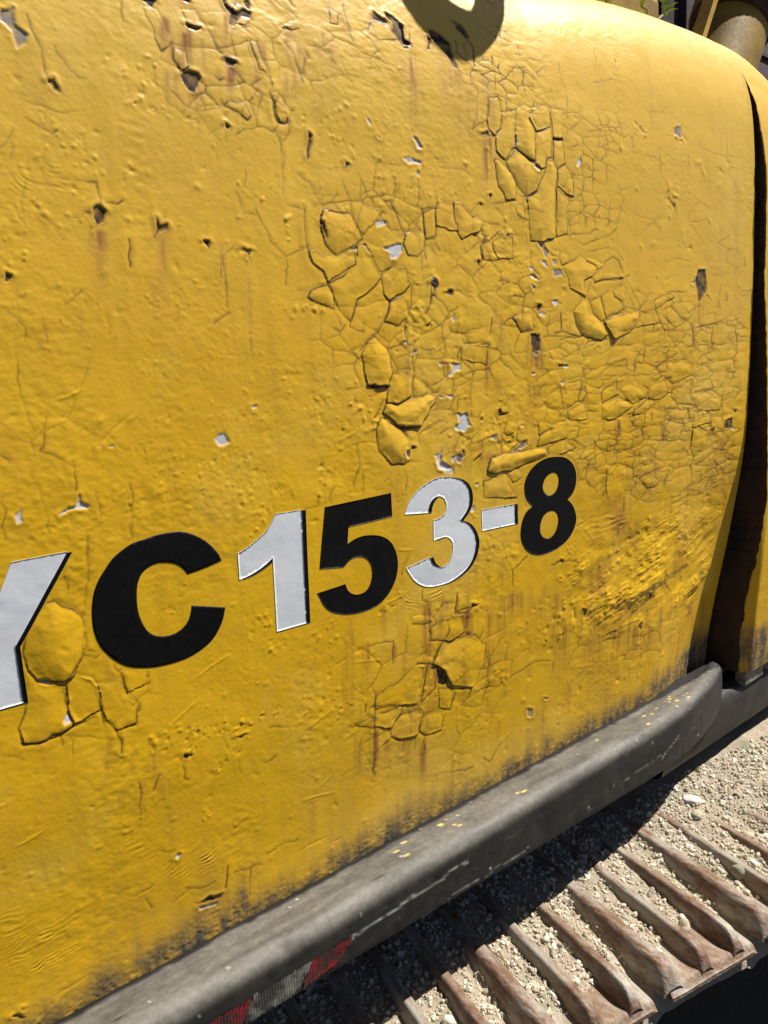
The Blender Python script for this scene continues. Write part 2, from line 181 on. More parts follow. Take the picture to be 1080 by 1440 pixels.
CRACKS = [
[[[0.1863,0.4536],[0.193,0.4457],[0.1999,0.4333],[0.2063,0.4305],[0.2319,0.4322],[0.2345,0.4149]],0.6],
[[[0.1831,0.4747],[0.202,0.4648],[0.2074,0.4692]],0.4],
[[[0.1615,0.449],[0.1725,0.4638]],0.2],
[[[0.1724,0.4626],[0.169,0.4413]],0.2],
[[[0.2393,0.4166],[0.2486,0.416],[0.2545,0.4201]],0.9],
[[[0.2217,0.4068],[0.2256,0.4065]],0.5],
[[[0.2109,0.4014],[0.2179,0.4014],[0.2226,0.4137]],0.3],
[[[0.1678,0.4006],[0.1716,0.3944]],0.3],
[[[0.1855,0.401],[0.1934,0.3962],[0.1986,0.388],[0.2005,0.3832]],0.3],
[[[0.2563,0.3871],[0.2532,0.3659]],0.8],
[[[0.2891,0.4122],[0.29,0.407]],0.5],
[[[0.3092,0.515],[0.3274,0.5042],[0.3529,0.5093],[0.3598,0.5147]],0.5],
[[[0.3329,0.5265],[0.34,0.5071]],0.6],
[[[0.3949,0.5992],[0.3758,0.5904],[0.3743,0.5736],[0.3773,0.5585]],0.5],
[[[0.3899,0.5843],[0.3905,0.5745],[0.3967,0.5535],[0.4101,0.5501],[0.4126,0.5396]],0.5],
[[[0.4001,0.5853],[0.4052,0.57],[0.4108,0.5567],[0.4129,0.5428]],0.6],
[[[0.3947,0.5329],[0.3852,0.5222],[0.3923,0.5089],[0.3915,0.5003],[0.4104,0.4982],[0.4163,0.5042],[0.4138,0.5245],[0.4192,0.5347]],0.6],
[[[0.4147,0.5246],[0.4147,0.5068],[0.4237,0.5068]],0.8],
[[[0.4228,0.5354],[0.4305,0.5214],[0.436,0.5224]],0.3],
[[[0.4413,0.5773],[0.4455,0.5646],[0.4461,0.5514]],0.6],
[[[0.4555,0.5896],[0.4593,0.5817]],0.7],
[[[0.3758,0.495],[0.3764,0.5091],[0.3795,0.5153]],0.4],
[[[0.3687,0.4898],[0.3757,0.4943],[0.3915,0.5003]],0.4],
[[[0.3594,0.4953],[0.3572,0.4812]],0.6],
[[[0.3289,0.5038],[0.3321,0.491],[0.3296,0.4812]],0.3],
[[[0.4321,0.5923],[0.44,0.5821]],0.7],
[[[0.4271,0.6104],[0.4342,0.6107],[0.451,0.6148]],0.5],
[[[0.4253,0.6393],[0.437,0.6338],[0.4506,0.6268]],0.4],
[[[0.4438,0.6455],[0.4466,0.6388]],0.6],
[[[0.4253,0.6393],[0.4335,0.6345]],0.6],
[[[0.4445,0.6438],[0.4484,0.6384]],0.8],
[[[0.5116,0.6686],[0.5118,0.6563],[0.5144,0.6289]],0.7],
[[[0.4321,0.5923],[0.4407,0.5806],[0.4459,0.5681],[0.449,0.5529]],0.6],
[[[0.4572,0.5883],[0.4593,0.5817]],0.7],
[[[0.5585,0.6829],[0.5627,0.6755]],0.7],
[[[0.5935,0.6977],[0.5937,0.6931]],0.9],
[[[0.4099,0.5298],[0.4148,0.5262],[0.4126,0.5123],[0.4182,0.5059],[0.4293,0.5092]],0.8],
[[[0.4168,0.5281],[0.4305,0.5214],[0.4296,0.5019],[0.4212,0.4905]],0.5],
[[[0.4068,0.4977],[0.4149,0.4996],[0.4209,0.4773],[0.4188,0.4639]],0.4],
[[[0.4696,0.5414],[0.4735,0.5307]],0.3],
[[[0.5902,0.5273],[0.5998,0.5132]],0.6],
[[[0.5047,0.6479],[0.5123,0.6283],[0.5171,0.6178]],0.6],
[[[0.4792,0.6156],[0.4785,0.6013]],0.5],
[[[0.6717,0.6648],[0.6732,0.6452],[0.685,0.6363]],0.7],
[[[0.6891,0.6765],[0.6996,0.6653],[0.6988,0.6339]],1.0],
[[[0.7309,0.6568],[0.7343,0.6482],[0.7302,0.6157]],0.9],
[[[0.7506,0.7599],[0.7624,0.7525]],0.9],
[[[0.5995,0.6346],[0.5908,0.6377]],0.9],
[[[0.6691,0.6463],[0.6872,0.6365]],0.7],
[[[0.6998,0.6694],[0.6979,0.6475],[0.7002,0.6342]],0.9],
[[[0.7102,0.6288],[0.6954,0.6284],[0.6904,0.6203],[0.6894,0.6]],0.8],
[[[0.7112,0.6256],[0.7152,0.6016]],0.5],
[[[0.7333,0.6575],[0.7326,0.6311],[0.7311,0.6075]],0.9],
[[[0.6745,0.6074],[0.6791,0.589],[0.6763,0.5555]],0.5],
[[[0.6988,0.6],[0.698,0.5782],[0.6924,0.5585],[0.6861,0.5454]],0.7],
[[[0.7172,0.5942],[0.7163,0.5692],[0.7117,0.5621],[0.7133,0.546]],0.7],
[[[0.7172,0.5942],[0.733,0.5989],[0.7409,0.5939],[0.7395,0.5781],[0.7663,0.5869]],0.8],
[[[0.7468,0.6324],[0.7465,0.6181],[0.7539,0.6082],[0.7688,0.6105]],0.6],
[[[0.7519,0.6032],[0.7606,0.588],[0.768,0.5884]],0.7],
[[[0.7869,0.691],[0.7867,0.6754],[0.7777,0.6753]],0.7],
[[[0.7592,0.6501],[0.774,0.6517],[0.793,0.6594],[0.7946,0.6498]],0.6],
[[[0.7709,0.6509],[0.7671,0.6328]],0.5],
[[[0.7891,0.6533],[0.7867,0.6231],[0.7873,0.616]],0.6],
[[[0.7741,0.6419],[0.7762,0.623]],0.5],
[[[0.807,0.6505],[0.8036,0.6248]],0.5],
[[[0.8642,0.6786],[0.8675,0.6488],[0.873,0.6274],[0.8709,0.5934]],0.4],
[[[0.8084,0.6137],[0.8188,0.6222],[0.8421,0.6298]],0.6],
[[[0.9516,0.7138],[0.951,0.6941]],1.0],
[[[0.9977,0.7063],[0.9988,0.6974]],1.0],
[[[0.9384,0.6595],[0.9809,0.6696]],0.4],
[[[0.8047,0.608],[0.802,0.5979],[0.8176,0.5977],[0.8251,0.6086],[0.8359,0.6056],[0.8489,0.6053],[0.8685,0.6037]],0.5],
[[[0.9615,0.612],[0.9666,0.5868]],0.5],
[[[0.9554,0.5875],[0.961,0.5583]],0.7],
[[[0.9149,0.5826],[0.9744,0.5903],[0.9876,0.5875],[0.9899,0.5623]],0.3],
[[[0.88,0.5547],[0.8887,0.5571],[0.8906,0.5596]],0.5],
[[[0.903,0.5637],[0.9019,0.5413]],0.3],
[[[0.9016,0.5336],[0.9157,0.5301]],0.4],
[[[0.7021,0.5623],[0.7114,0.5579]],0.6],
[[[0.6848,0.5461],[0.7101,0.5597]],0.5],
[[[0.7243,0.5439],[0.7019,0.5402],[0.6873,0.5436]],0.6],
[[[0.8651,0.5615],[0.8752,0.5607]],0.5],
[[[0.4361,0.4623],[0.4497,0.4558],[0.4596,0.4398],[0.4631,0.4324]],0.5],
[[[0.4404,0.4303],[0.4387,0.4009],[0.4433,0.3794],[0.4463,0.3769]],0.5],
[[[0.4301,0.3927],[0.4404,0.3934]],0.4],
[[[0.4464,0.3776],[0.4572,0.3696],[0.4622,0.3586]],0.6],
[[[0.4362,0.3505],[0.4266,0.3508]],0.4],
[[[0.4695,0.3327],[0.4769,0.3151]],0.5],
[[[0.4896,0.4623],[0.4976,0.4449]],0.4],
[[[0.5147,0.4625],[0.5116,0.4456]],0.4],
[[[0.4819,0.4498],[0.4726,0.4385]],0.3],
[[[0.5526,0.447],[0.5715,0.4146]],0.8],
[[[0.5673,0.4685],[0.5555,0.448]],0.4],
[[[0.5433,0.4468],[0.5527,0.4491]],0.6],
[[[0.5782,0.3621],[0.5945,0.3656],[0.6092,0.3721]],0.5],
[[[0.5015,0.3415],[0.4882,0.3151],[0.5066,0.3089]],0.5],
[[[0.526,0.3554],[0.5387,0.3487],[0.5459,0.3425],[0.5453,0.3325],[0.5309,0.3138],[0.519,0.3024]],0.7],
[[[0.5965,0.469],[0.6029,0.4584]],0.6],
[[[0.5981,0.4466],[0.6007,0.4225],[0.6019,0.3893]],0.6],
[[[0.6222,0.4575],[0.6187,0.4137]],0.6],
[[[0.6155,0.4135],[0.6231,0.3993]],0.7],
[[[0.5399,0.3971],[0.549,0.392],[0.552,0.381]],0.8],
[[[0.5365,0.4284],[0.5408,0.437],[0.5443,0.4353]],0.6],
[[[0.6107,0.3618],[0.608,0.3484],[0.6075,0.3394]],1.0],
[[[0.5661,0.3226],[0.5688,0.2983]],1.0],
[[[0.5444,0.3436],[0.5437,0.3308],[0.5333,0.3164],[0.5138,0.3008],[0.5002,0.2882]],0.6],
[[[0.494,0.2757],[0.5072,0.2824]],0.4],
[[[0.5086,0.3205],[0.5059,0.3065]],0.3],
[[[0.5715,0.3428],[0.5737,0.3283],[0.5805,0.3239],[0.5813,0.3195],[0.5864,0.3195]],1.0],
[[[0.5683,0.3194],[0.5666,0.3062],[0.5693,0.3003]],1.0],
[[[0.5774,0.3017],[0.5788,0.2898],[0.5771,0.2749],[0.5784,0.2598],[0.5749,0.2493]],0.9],
[[[0.5433,0.2904],[0.557,0.2931],[0.5672,0.2989]],0.6],
[[[0.5474,0.2771],[0.5584,0.2813],[0.5746,0.2854]],0.4],
[[[0.589,0.2897],[0.6056,0.2879]],0.5],
[[[0.6218,0.3182],[0.6254,0.3029],[0.6292,0.289],[0.6285,0.2704]],0.5],
[[[0.6118,0.2847],[0.6248,0.2883],[0.6469,0.2919],[0.6536,0.2902]],0.6],
[[[0.6501,0.3168],[0.6485,0.3043]],0.4],
[[[0.6566,0.3106],[0.6616,0.294]],0.8],
[[[0.6535,0.2886],[0.6498,0.2793],[0.6553,0.2744]],0.8],
[[[0.6605,0.2941],[0.6883,0.2953],[0.7072,0.2919]],0.7],
[[[0.7105,0.325],[0.7075,0.3024]],0.8],
[[[0.6785,0.2818],[0.6754,0.2562]],0.5],
[[[0.6199,0.2722],[0.6329,0.2718]],0.7],
[[[0.6329,0.2703],[0.6322,0.2515]],0.6],
[[[0.6547,0.2569],[0.6705,0.2483],[0.6711,0.2271],[0.6717,0.2041]],0.5],
[[[0.6729,0.2498],[0.7161,0.2513]],0.3],
[[[0.6184,0.2325],[0.6143,0.2398],[0.6187,0.2427]],0.4],
[[[0.6452,0.2414],[0.6405,0.2337]],0.6],
[[[0.6493,0.2284],[0.6477,0.214]],0.6],
[[[0.6723,0.2262],[0.6493,0.2284]],0.4],
[[[0.5848,0.1901],[0.5999,0.1999],[0.6173,0.2033],[0.6304,0.1991]],0.4],
[[[0.6168,0.1874],[0.6302,0.1927],[0.6438,0.1948]],0.6],
[[[0.6569,0.1607],[0.6687,0.1712],[0.6903,0.1726],[0.7174,0.1786]],0.6],
[[[0.6318,0.1666],[0.634,0.1614],[0.6523,0.1628]],0.5],
[[[0.6903,0.1726],[0.6925,0.1571],[0.6756,0.1487]],0.6],
[[[0.6998,0.1346],[0.7048,0.1472],[0.7148,0.1496]],0.7],
[[[0.4908,0.191],[0.4937,0.1587]],0.3],
[[[0.493,0.1642],[0.5118,0.1636]],0.3],
[[[0.5563,0.1972],[0.572,0.1835]],0.9],
[[[0.5305,0.2322],[0.5162,0.2139]],0.7],
[[[0.5985,0.4438],[0.6005,0.4234],[0.602,0.3911]],0.6],
[[[0.6216,0.4609],[0.6206,0.4296],[0.6197,0.4132],[0.6224,0.4005]],0.8],
[[[0.7159,0.4609],[0.7352,0.4652],[0.745,0.4687],[0.7609,0.4703]],0.5],
[[[0.7586,0.4612],[0.7643,0.4529],[0.7804,0.4491]],0.8],
[[[0.7031,0.4228],[0.6941,0.4086],[0.6963,0.3939]],1.0],
[[[0.699,0.4372],[0.6941,0.4295],[0.7031,0.4228]],0.8],
[[[0.7113,0.3934],[0.7098,0.4034]],0.3],
[[[0.7259,0.37],[0.7457,0.372]],0.7],
[[[0.7512,0.3533],[0.7758,0.3533]],0.7],
[[[0.7343,0.3184],[0.7547,0.3291]],0.8],
[[[0.71,0.3247],[0.7088,0.3157]],0.8],
[[[0.6076,0.3406],[0.6097,0.349],[0.6148,0.3515]],1.0],
[[[0.6397,0.3327],[0.6517,0.3242]],0.4],
[[[0.8613,0.4367],[0.9179,0.442],[0.9327,0.4495]],0.5],
[[[0.889,0.4294],[0.8996,0.426],[0.9552,0.4416],[0.9784,0.4531]],0.6],
[[[0.9068,0.4169],[0.959,0.4267],[0.9785,0.4224],[0.9944,0.41]],0.5],
[[[0.9495,0.4011],[0.9514,0.4066],[0.9707,0.4142],[0.9825,0.4094],[0.9946,0.3921],[1.0368,0.3477],[1.0391,0.3408]],0.6],
[[[0.9987,0.3878],[1.0109,0.3906]],0.7],
[[[0.9907,0.383],[0.9496,0.3803],[0.925,0.3761]],0.9],
[[[0.9867,0.3806],[0.9868,0.3727]],0.7],
[[[1.0195,0.3693],[1.0754,0.3604]],0.4],
[[[1.0737,0.3425],[1.0756,0.3532],[1.0976,0.3621],[1.1249,0.3689],[1.1627,0.37]],0.7],
[[[1.0804,0.3414],[1.0992,0.3199],[1.1089,0.3089],[1.1657,0.3101]],0.7],
[[[1.1089,0.3077],[1.1156,0.2656],[1.1112,0.2607],[1.0838,0.259]],0.6],
[[[1.0737,0.2861],[1.1101,0.2831],[1.152,0.2951]],0.4],
[[[1.1361,0.325],[1.1374,0.3002]],0.5],
[[[0.8464,0.3336],[0.848,0.3072],[0.8361,0.3072]],0.6],
[[[0.8463,0.2977],[0.8923,0.3006],[0.8996,0.3027]],0.7],
[[[0.8603,0.2739],[0.8924,0.2841],[0.9258,0.2914],[0.9564,0.299]],0.5],
[[[0.8962,0.2731],[0.9413,0.2777]],0.4],
[[[0.9722,0.2966],[0.9725,0.2851]],0.4],
[[[0.9416,0.2584],[0.9973,0.2661],[1.0097,0.2682],[1.006,0.2541]],0.5],
[[[0.9221,0.2814],[0.9353,0.2879],[0.9392,0.2834]],0.4],
[[[0.8225,0.279],[0.8292,0.2725]],0.8],
[[[0.813,0.3475],[0.8296,0.3499],[0.8499,0.3462]],0.7],
[[[0.7502,0.353],[0.7686,0.3545]],0.6],
[[[0.7886,0.4087],[0.7882,0.3929],[0.807,0.3778]],0.9],
[[[0.8537,0.3838],[0.8588,0.3788]],0.9],
[[[0.9559,0.3305],[1.0036,0.3379]],0.7],
[[[1.0114,0.3587],[1.0243,0.3405]],0.4],
[[[0.9912,0.3525],[0.9953,0.3447]],0.7],
[[[0.9176,0.3844],[0.925,0.3761]],0.7],
[[[0.8294,0.324],[0.8464,0.3315]],0.5],
[[[0.9077,0.2415],[0.9458,0.2457],[0.9789,0.2445]],0.5],
[[[0.9028,0.2566],[0.9031,0.2417]],0.4],
[[[0.942,0.2743],[0.9426,0.2458]],0.3],
[[[0.9585,0.2606],[0.9987,0.2653]],0.4],
[[[0.8305,0.2032],[0.8596,0.2078],[0.8656,0.2055]],0.4],
[[[0.8834,0.2259],[0.9048,0.2313],[0.9083,0.2133]],0.5],
[[[0.9176,0.2194],[0.9398,0.2249]],0.5],
[[[0.8379,0.1853],[0.86,0.1846],[0.8627,0.1992]],0.5],
[[[0.866,0.1804],[0.9123,0.1777]],0.3],
[[[0.8663,0.1691],[0.9125,0.1719]],0.5],
[[[0.926,0.1523],[0.9312,0.144],[0.9269,0.1326],[0.9047,0.1271]],0.8],
[[[0.9302,0.1323],[0.9343,0.116]],0.6],
[[[0.9616,0.1028],[0.9615,0.0763],[0.9538,0.0651]],0.8],
[[[0.9616,0.1028],[0.9852,0.1083]],0.5],
[[[0.9866,0.175],[0.9893,0.1546]],0.8],
[[[0.9452,0.1605],[0.9653,0.1587]],0.5],
[[[0.9624,0.149],[0.9664,0.1366],[0.99,0.1424]],0.6],
[[[0.7969,0.1894],[0.8012,0.1692],[0.828,0.176]],0.8],
[[[0.7969,0.246],[0.7969,0.2355],[0.8162,0.239]],0.4],
[[[0.7312,0.2352],[0.74,0.2246],[0.7335,0.2164]],0.4],
[[[0.7565,0.1767],[0.7565,0.1679],[0.7631,0.1637]],0.9],
[[[0.6932,0.1736],[0.7179,0.1782]],0.5],
[[[0.7128,0.1477],[0.7408,0.1526],[0.7591,0.1623],[0.7779,0.1659]],0.7],
[[[0.7438,0.1106],[0.7467,0.094]],0.5],
[[[0.8994,0.1062],[0.9054,0.1134],[0.9344,0.114]],0.4],
[[[0.8551,0.1419],[0.8612,0.1356]],0.5],
[[[0.8534,0.2365],[0.8594,0.2234]],0.6],
[[[0.9342,0.2471],[0.9698,0.2606],[1.0032,0.2662],[1.0074,0.2531],[1.0269,0.2481]],0.5],
[[[1.0106,0.2724],[1.0073,0.2552]],0.5],
[[[0.9342,0.244],[1.0078,0.2433],[1.0549,0.2415],[1.1129,0.2451]],0.4],
[[[1.0696,0.2779],[1.1067,0.2817],[1.1504,0.2741],[1.1859,0.2828],[1.2188,0.2776]],0.4],
[[[1.0791,0.2485],[1.112,0.2611],[1.1461,0.2718]],0.7],
[[[1.1162,0.2633],[1.115,0.245],[1.0795,0.2395]],0.7],
[[[1.1072,0.2315],[1.1308,0.234]],0.7],
[[[1.1991,0.2921],[1.1911,0.2733],[1.2161,0.2488]],0.5],
[[[1.2114,0.2489],[1.2685,0.262],[1.3043,0.2574]],0.5],
[[[1.2417,0.2917],[1.2475,0.2795],[1.2874,0.2764]],0.4],
[[[1.2316,0.2337],[1.2554,0.2402],[1.2955,0.2413]],0.4],
[[[1.3231,0.2505],[1.3227,0.2276]],0.7],
[[[1.3486,0.2906],[1.348,0.2677],[1.3303,0.258]],0.5],
[[[1.1959,0.2049],[1.224,0.2083],[1.2728,0.2121],[1.2619,0.2226]],0.6],
[[[1.2998,0.1956],[1.3466,0.2021],[1.3426,0.214]],0.5],
[[[1.305,0.1953],[1.3097,0.1538]],0.6],
[[[1.3915,0.1932],[1.3597,0.1818]],0.6],
[[[1.2103,0.1735],[1.2059,0.1466],[1.2028,0.112]],0.7],
[[[1.2011,0.147],[1.23,0.1459],[1.2661,0.134]],0.7],
[[[1.1715,0.164],[1.1827,0.1436],[1.2016,0.142]],0.6],
[[[1.0235,0.1907],[1.0266,0.168]],0.7],
[[[1.0597,0.186],[1.0589,0.1655]],0.8],
[[[1.1162,0.1893],[1.1206,0.1583],[1.0799,0.1616]],0.6],
[[[1.0901,0.1979],[1.0786,0.1802],[1.0816,0.1661]],0.5],
[[[1.095,0.186],[1.1339,0.1858]],0.5],
[[[0.9875,0.1777],[0.9902,0.162]],0.8],
[[[0.9586,0.1581],[1.016,0.1486]],0.4],
[[[0.9669,0.1398],[1.0089,0.138],[0.9875,0.1109]],0.4],
[[[1.0499,0.1202],[1.0496,0.0993]],0.7],
[[[1.0913,0.1231],[1.0973,0.1034]],0.4],
[[[0.9596,0.1051],[0.9594,0.0782],[0.964,0.0641]],0.9],
[[[0.9615,0.1049],[0.9877,0.1086],[0.9918,0.1036]],0.6],
[[[1.0573,0.0796],[1.0621,0.0719],[1.0759,0.0581],[1.0685,0.0471]],0.7],
[[[1.0759,0.0581],[1.1102,0.0584]],0.6],
[[[1.1017,0.1029],[1.1647,0.0961]],0.4],
[[[1.1683,0.1056],[1.1866,0.1087],[1.2172,0.0954]],0.5],
[[[1.2262,0.0688],[1.2417,0.067],[1.2817,0.0754]],0.5],
[[[1.2908,0.037],[1.3396,0.0415],[1.3482,0.0321]],0.6],
[[[1.3338,0.0829],[1.3387,0.0443]],0.5],
[[[1.3201,0.0951],[1.3803,0.0752]],0.7],
[[[1.1852,0.0459],[1.196,0.0393],[1.2416,0.0409]],0.4],
[[[1.1291,0.1362],[1.1559,0.1362]],0.5],
[[[1.276,0.1048],[1.3137,0.0997]],0.4],
[[[0.5849,0.0053],[0.5833,-0.017],[0.5912,-0.021]],0.8],
[[[0.6437,-0.0226],[0.6393,-0.0475]],0.9],
[[[0.6378,-0.0482],[0.661,-0.0518],[0.6699,-0.0462]],1.0],
[[[0.6237,-0.049],[0.6291,-0.0688],[0.6177,-0.081],[0.5995,-0.103]],0.8],
[[[0.6043,-0.0473],[0.607,-0.0523],[0.5932,-0.0614]],0.6],
[[[0.593,-0.072],[0.6206,-0.0785],[0.629,-0.0852],[0.6669,-0.0832],[0.682,-0.0941]],0.7],
[[[0.6699,-0.0573],[0.6699,-0.084]],0.5],
[[[0.7039,-0.1069],[0.7014,-0.1296],[0.6928,-0.1482]],0.4],
[[[0.6849,-0.0498],[0.7002,-0.0603],[0.7033,-0.0565]],0.8],
[[[0.5738,-0.0997],[0.5954,-0.105],[0.612,-0.1144],[0.6235,-0.1291],[0.6267,-0.1459],[0.6415,-0.1553],[0.6717,-0.1639]],1.0],
[[[0.6718,-0.1651],[0.6572,-0.1861],[0.6514,-0.1959],[0.6668,-0.2061]],0.8],
[[[0.5954,-0.105],[0.5845,-0.1302],[0.5767,-0.1564]],0.7],
[[[0.6416,-0.16],[0.6333,-0.1826]],0.6],
[[[0.4948,-0.0532],[0.5348,-0.0582],[0.534,-0.0868]],0.6],
[[[0.4948,-0.0532],[0.4953,-0.0714]],0.9],
[[[0.5002,-0.1075],[0.506,-0.1176],[0.5032,-0.1441]],0.6],
[[[0.4901,-0.1269],[0.4899,-0.1415],[0.502,-0.1479],[0.5028,-0.1889]],0.8],
[[[0.4997,-0.1344],[0.5422,-0.1436],[0.5579,-0.1522],[0.574,-0.1555],[0.585,-0.1727],[0.5756,-0.1941],[0.588,-0.2056],[0.5868,-0.2258]],0.8],
[[[0.5268,-0.1719],[0.5293,-0.1859],[0.5448,-0.1961],[0.5715,-0.1994]],0.7],
[[[0.5267,-0.1893],[0.5064,-0.1947],[0.5012,-0.2188],[0.5047,-0.2313]],0.9],
[[[0.5019,-0.1628],[0.4824,-0.1704],[0.4798,-0.1801]],0.6],
[[[0.489,-0.2062],[0.5013,-0.2101]],0.5],
[[[0.4639,-0.1458],[0.4732,-0.1491],[0.4971,-0.1461]],0.5],
[[[0.5019,-0.1617],[0.5268,-0.1708]],0.5],
[[[0.6222,-0.2089],[0.6136,-0.2198]],0.4],
[[[0.6427,-0.207],[0.6506,-0.2265]],0.5],
[[[0.6872,-0.1654],[0.704,-0.1949]],0.4],
[[[0.5911,-0.2671],[0.678,-0.2881]],0.5],
[[[0.7002,-0.2821],[0.7135,-0.2924],[0.733,-0.2746],[0.7599,-0.2644]],0.7],
[[[0.6736,-0.2302],[0.699,-0.2346]],0.3],
[[[0.4532,-0.2077],[0.4721,-0.207],[0.4724,-0.1921]],0.4],
[[[0.5371,-0.1668],[0.5475,-0.1706]],0.4],
[[[0.1766,0.0265],[0.186,0.0223],[0.1921,0.0267],[0.1811,0.0298]],0.4],
[[[0.2024,0.0144],[0.2011,0.0085],[0.2069,0.0005],[0.2107,-0.0215]],0.8],
[[[0.2072,0.0035],[0.2119,0.0068]],0.5],
[[[0.1826,0.0032],[0.1859,-0.0056],[0.1876,-0.0313],[0.1879,-0.0426]],0.7],
[[[0.1751,-0.0278],[0.1862,-0.0308]],0.6],
[[[0.1616,-0.0364],[0.1786,-0.0345]],0.6],
[[[0.1922,-0.0425],[0.2006,-0.0699],[0.2005,-0.0781]],0.6],
[[[0.1991,-0.0554],[0.2173,-0.0546],[0.2212,-0.0379],[0.2155,-0.0343]],0.8],
[[[0.1487,-0.041],[0.1502,-0.0525]],0.5],
[[[0.1309,-0.0452],[0.1309,-0.0513]],0.4],
[[[0.1564,-0.0454],[0.1591,-0.0527],[0.1558,-0.0767]],0.4],
[[[0.1005,-0.0337],[0.1013,-0.0429],[0.1101,-0.0478],[0.1181,-0.0555]],0.4],
[[[0.1175,-0.0389],[0.1299,-0.0425],[0.1487,-0.041],[0.1609,-0.0361]],1.0],
[[[0.2136,-0.0224],[0.2323,-0.0187]],0.7],
[[[0.2323,-0.0025],[0.2323,-0.0106]],0.4],
[[[0.18,0.0452],[0.1796,0.0348],[0.1718,0.0203],[0.158,0.0056]],0.7],
[[[0.191,0.1316],[0.1883,0.1034],[0.1848,0.0834],[0.1809,0.0655]],0.4],
[[[0.1677,0.1097],[0.1691,0.0891]],0.4],
[[[0.2285,0.1374],[0.2301,0.1224]],0.4],
[[[0.1542,0.0965],[0.1573,0.0836],[0.1799,0.0647],[0.1878,0.0617]],0.6],
[[[0.1734,0.1106],[0.1767,0.1058]],0.3],
[[[0.49,0.1591],[0.4827,0.1413]],0.5],
[[[0.4976,0.1541],[0.4963,0.1267]],0.5],
[[[0.4576,0.1435],[0.4497,0.1333],[0.4505,0.125]],0.6],
[[[0.4169,0.1249],[0.4346,0.1243],[0.4352,0.1354]],0.4],
[[[0.5278,0.1418],[0.5362,0.1451]],0.4],
[[[0.5576,0.1513],[0.5614,0.1376],[0.5582,0.1269]],0.6],
[[[0.562,0.047],[0.5512,0.0236]],0.5],
[[[0.1531,0.2939],[0.1528,0.2599],[0.1601,0.2304]],0.4],
[[[0.1698,0.2414],[0.1621,0.2124],[0.1743,0.2081],[0.1862,0.1977]],0.4],
[[[0.1865,0.2007],[0.1867,0.1759]],0.6],
[[[0.1534,0.1984],[0.1602,0.1612],[0.1608,0.1425]],0.3],
[[[0.2207,0.2206],[0.2348,0.205]],0.5],
[[[0.2334,0.1761],[0.2297,0.1239]],0.4],
[[[0.1309,0.2127],[0.138,0.2061]],0.6],
[[[0.1295,0.1807],[0.1261,0.1425]],0.3],
[[[0.1911,0.1341],[0.188,0.1054]],0.4],
[[[0.4887,0.1872],[0.4924,0.1629],[0.4815,0.1441]],0.4],
[[[0.4549,0.1436],[0.4466,0.121]],0.5],
[[[0.2012,0.1708],[0.2053,0.151]],0.7],
[[[0.365,0.3002],[0.3663,0.2917]],0.5],
[[[0.1943,0.5548],[0.2018,0.52],[0.2052,0.5045]],0.5],
[[[0.2115,0.5333],[0.2282,0.5117],[0.2338,0.5114]],0.3],
[[[0.2722,0.5899],[0.2706,0.5631]],0.4],
[[[0.3401,0.3595],[0.3439,0.3791],[0.3579,0.3896]],0.4],
[[[0.3436,0.3758],[0.3463,0.327],[0.3287,0.317]],0.4],
[[[0.3646,0.4383],[0.3722,0.4198],[0.3837,0.4192]],0.5],
[[[0.3842,0.4241],[0.3973,0.3955],[0.4146,0.3831],[0.4387,0.3932],[0.4399,0.4328]],0.5],
[[[0.4144,0.3814],[0.4122,0.3556]],0.4],
[[[0.4184,0.4933],[0.4173,0.4372]],0.4],
[[[0.417,0.4339],[0.4374,0.4291]],0.4],
[[[0.4526,0.505],[0.4505,0.4813]],1.0],
[[[0.4121,0.5322],[0.4138,0.5089],[0.4278,0.5078]],0.6],
[[[0.1504,0.3245],[0.1622,0.3135],[0.1608,0.3022]],0.3],
[[[0.1947,0.3308],[0.2107,0.3441]],0.4],
[[[0.2279,0.3255],[0.2304,0.3076]],0.7],
[[[0.1779,0.3192],[0.1772,0.3021]],0.6],
[[[0.3307,0.4098],[0.3269,0.3907]],0.3],
[[[0.376,0.4586],[0.3703,0.4389]],0.2],
[[[0.2615,-0.1098],[0.2599,-0.1304],[0.2643,-0.1332]],0.6],
[[[0.2332,-0.1155],[0.2277,-0.1293]],0.6],
[[[0.2133,-0.1166],[0.2144,-0.1339],[0.2119,-0.1538]],0.6],
[[[0.1953,-0.0554],[0.2007,-0.0662],[0.2003,-0.0785]],0.6],
[[[0.1931,-0.0775],[0.1998,-0.0837]],0.8],
[[[0.3605,-0.1095],[0.383,-0.1166],[0.3846,-0.1308],[0.3756,-0.1338]],0.5],
[[[0.343,-0.139],[0.3521,-0.1499],[0.3652,-0.1467]],0.6],
[[[0.3047,-0.1011],[0.3087,-0.1145]],0.3],
[[[0.301,-0.2563],[0.2954,-0.2792]],0.8],
[[[0.2535,-0.2567],[0.2683,-0.2647],[0.2862,-0.2646]],0.5],
[[[0.3066,-0.2656],[0.3274,-0.2698],[0.3403,-0.272]],0.5],
[[[0.3274,-0.2698],[0.3253,-0.3041]],0.5],
[[[0.312,-0.2126],[0.3247,-0.2079],[0.3415,-0.2113]],0.6],
[[[0.3083,-0.2045],[0.312,-0.2115]],0.4],
[[[0.3475,-0.2623],[0.3723,-0.2589],[0.3906,-0.2632]],0.5],
[[[0.3205,-0.1352],[0.3237,-0.1509]],0.4],
[[[0.2267,-0.197],[0.2493,-0.2123]],0.3],
[[[0.2103,-0.2456],[0.2153,-0.2595]],0.6],
[[[0.1858,-0.1549],[0.1989,-0.1573]],0.6],
[[[0.2004,-0.2381],[0.2165,-0.2348]],0.5],
[[[0.7351,0.0096],[0.7496,-0.0131],[0.7521,-0.0365]],0.8],
[[[0.7496,-0.0131],[0.7823,0.0032]],0.7],
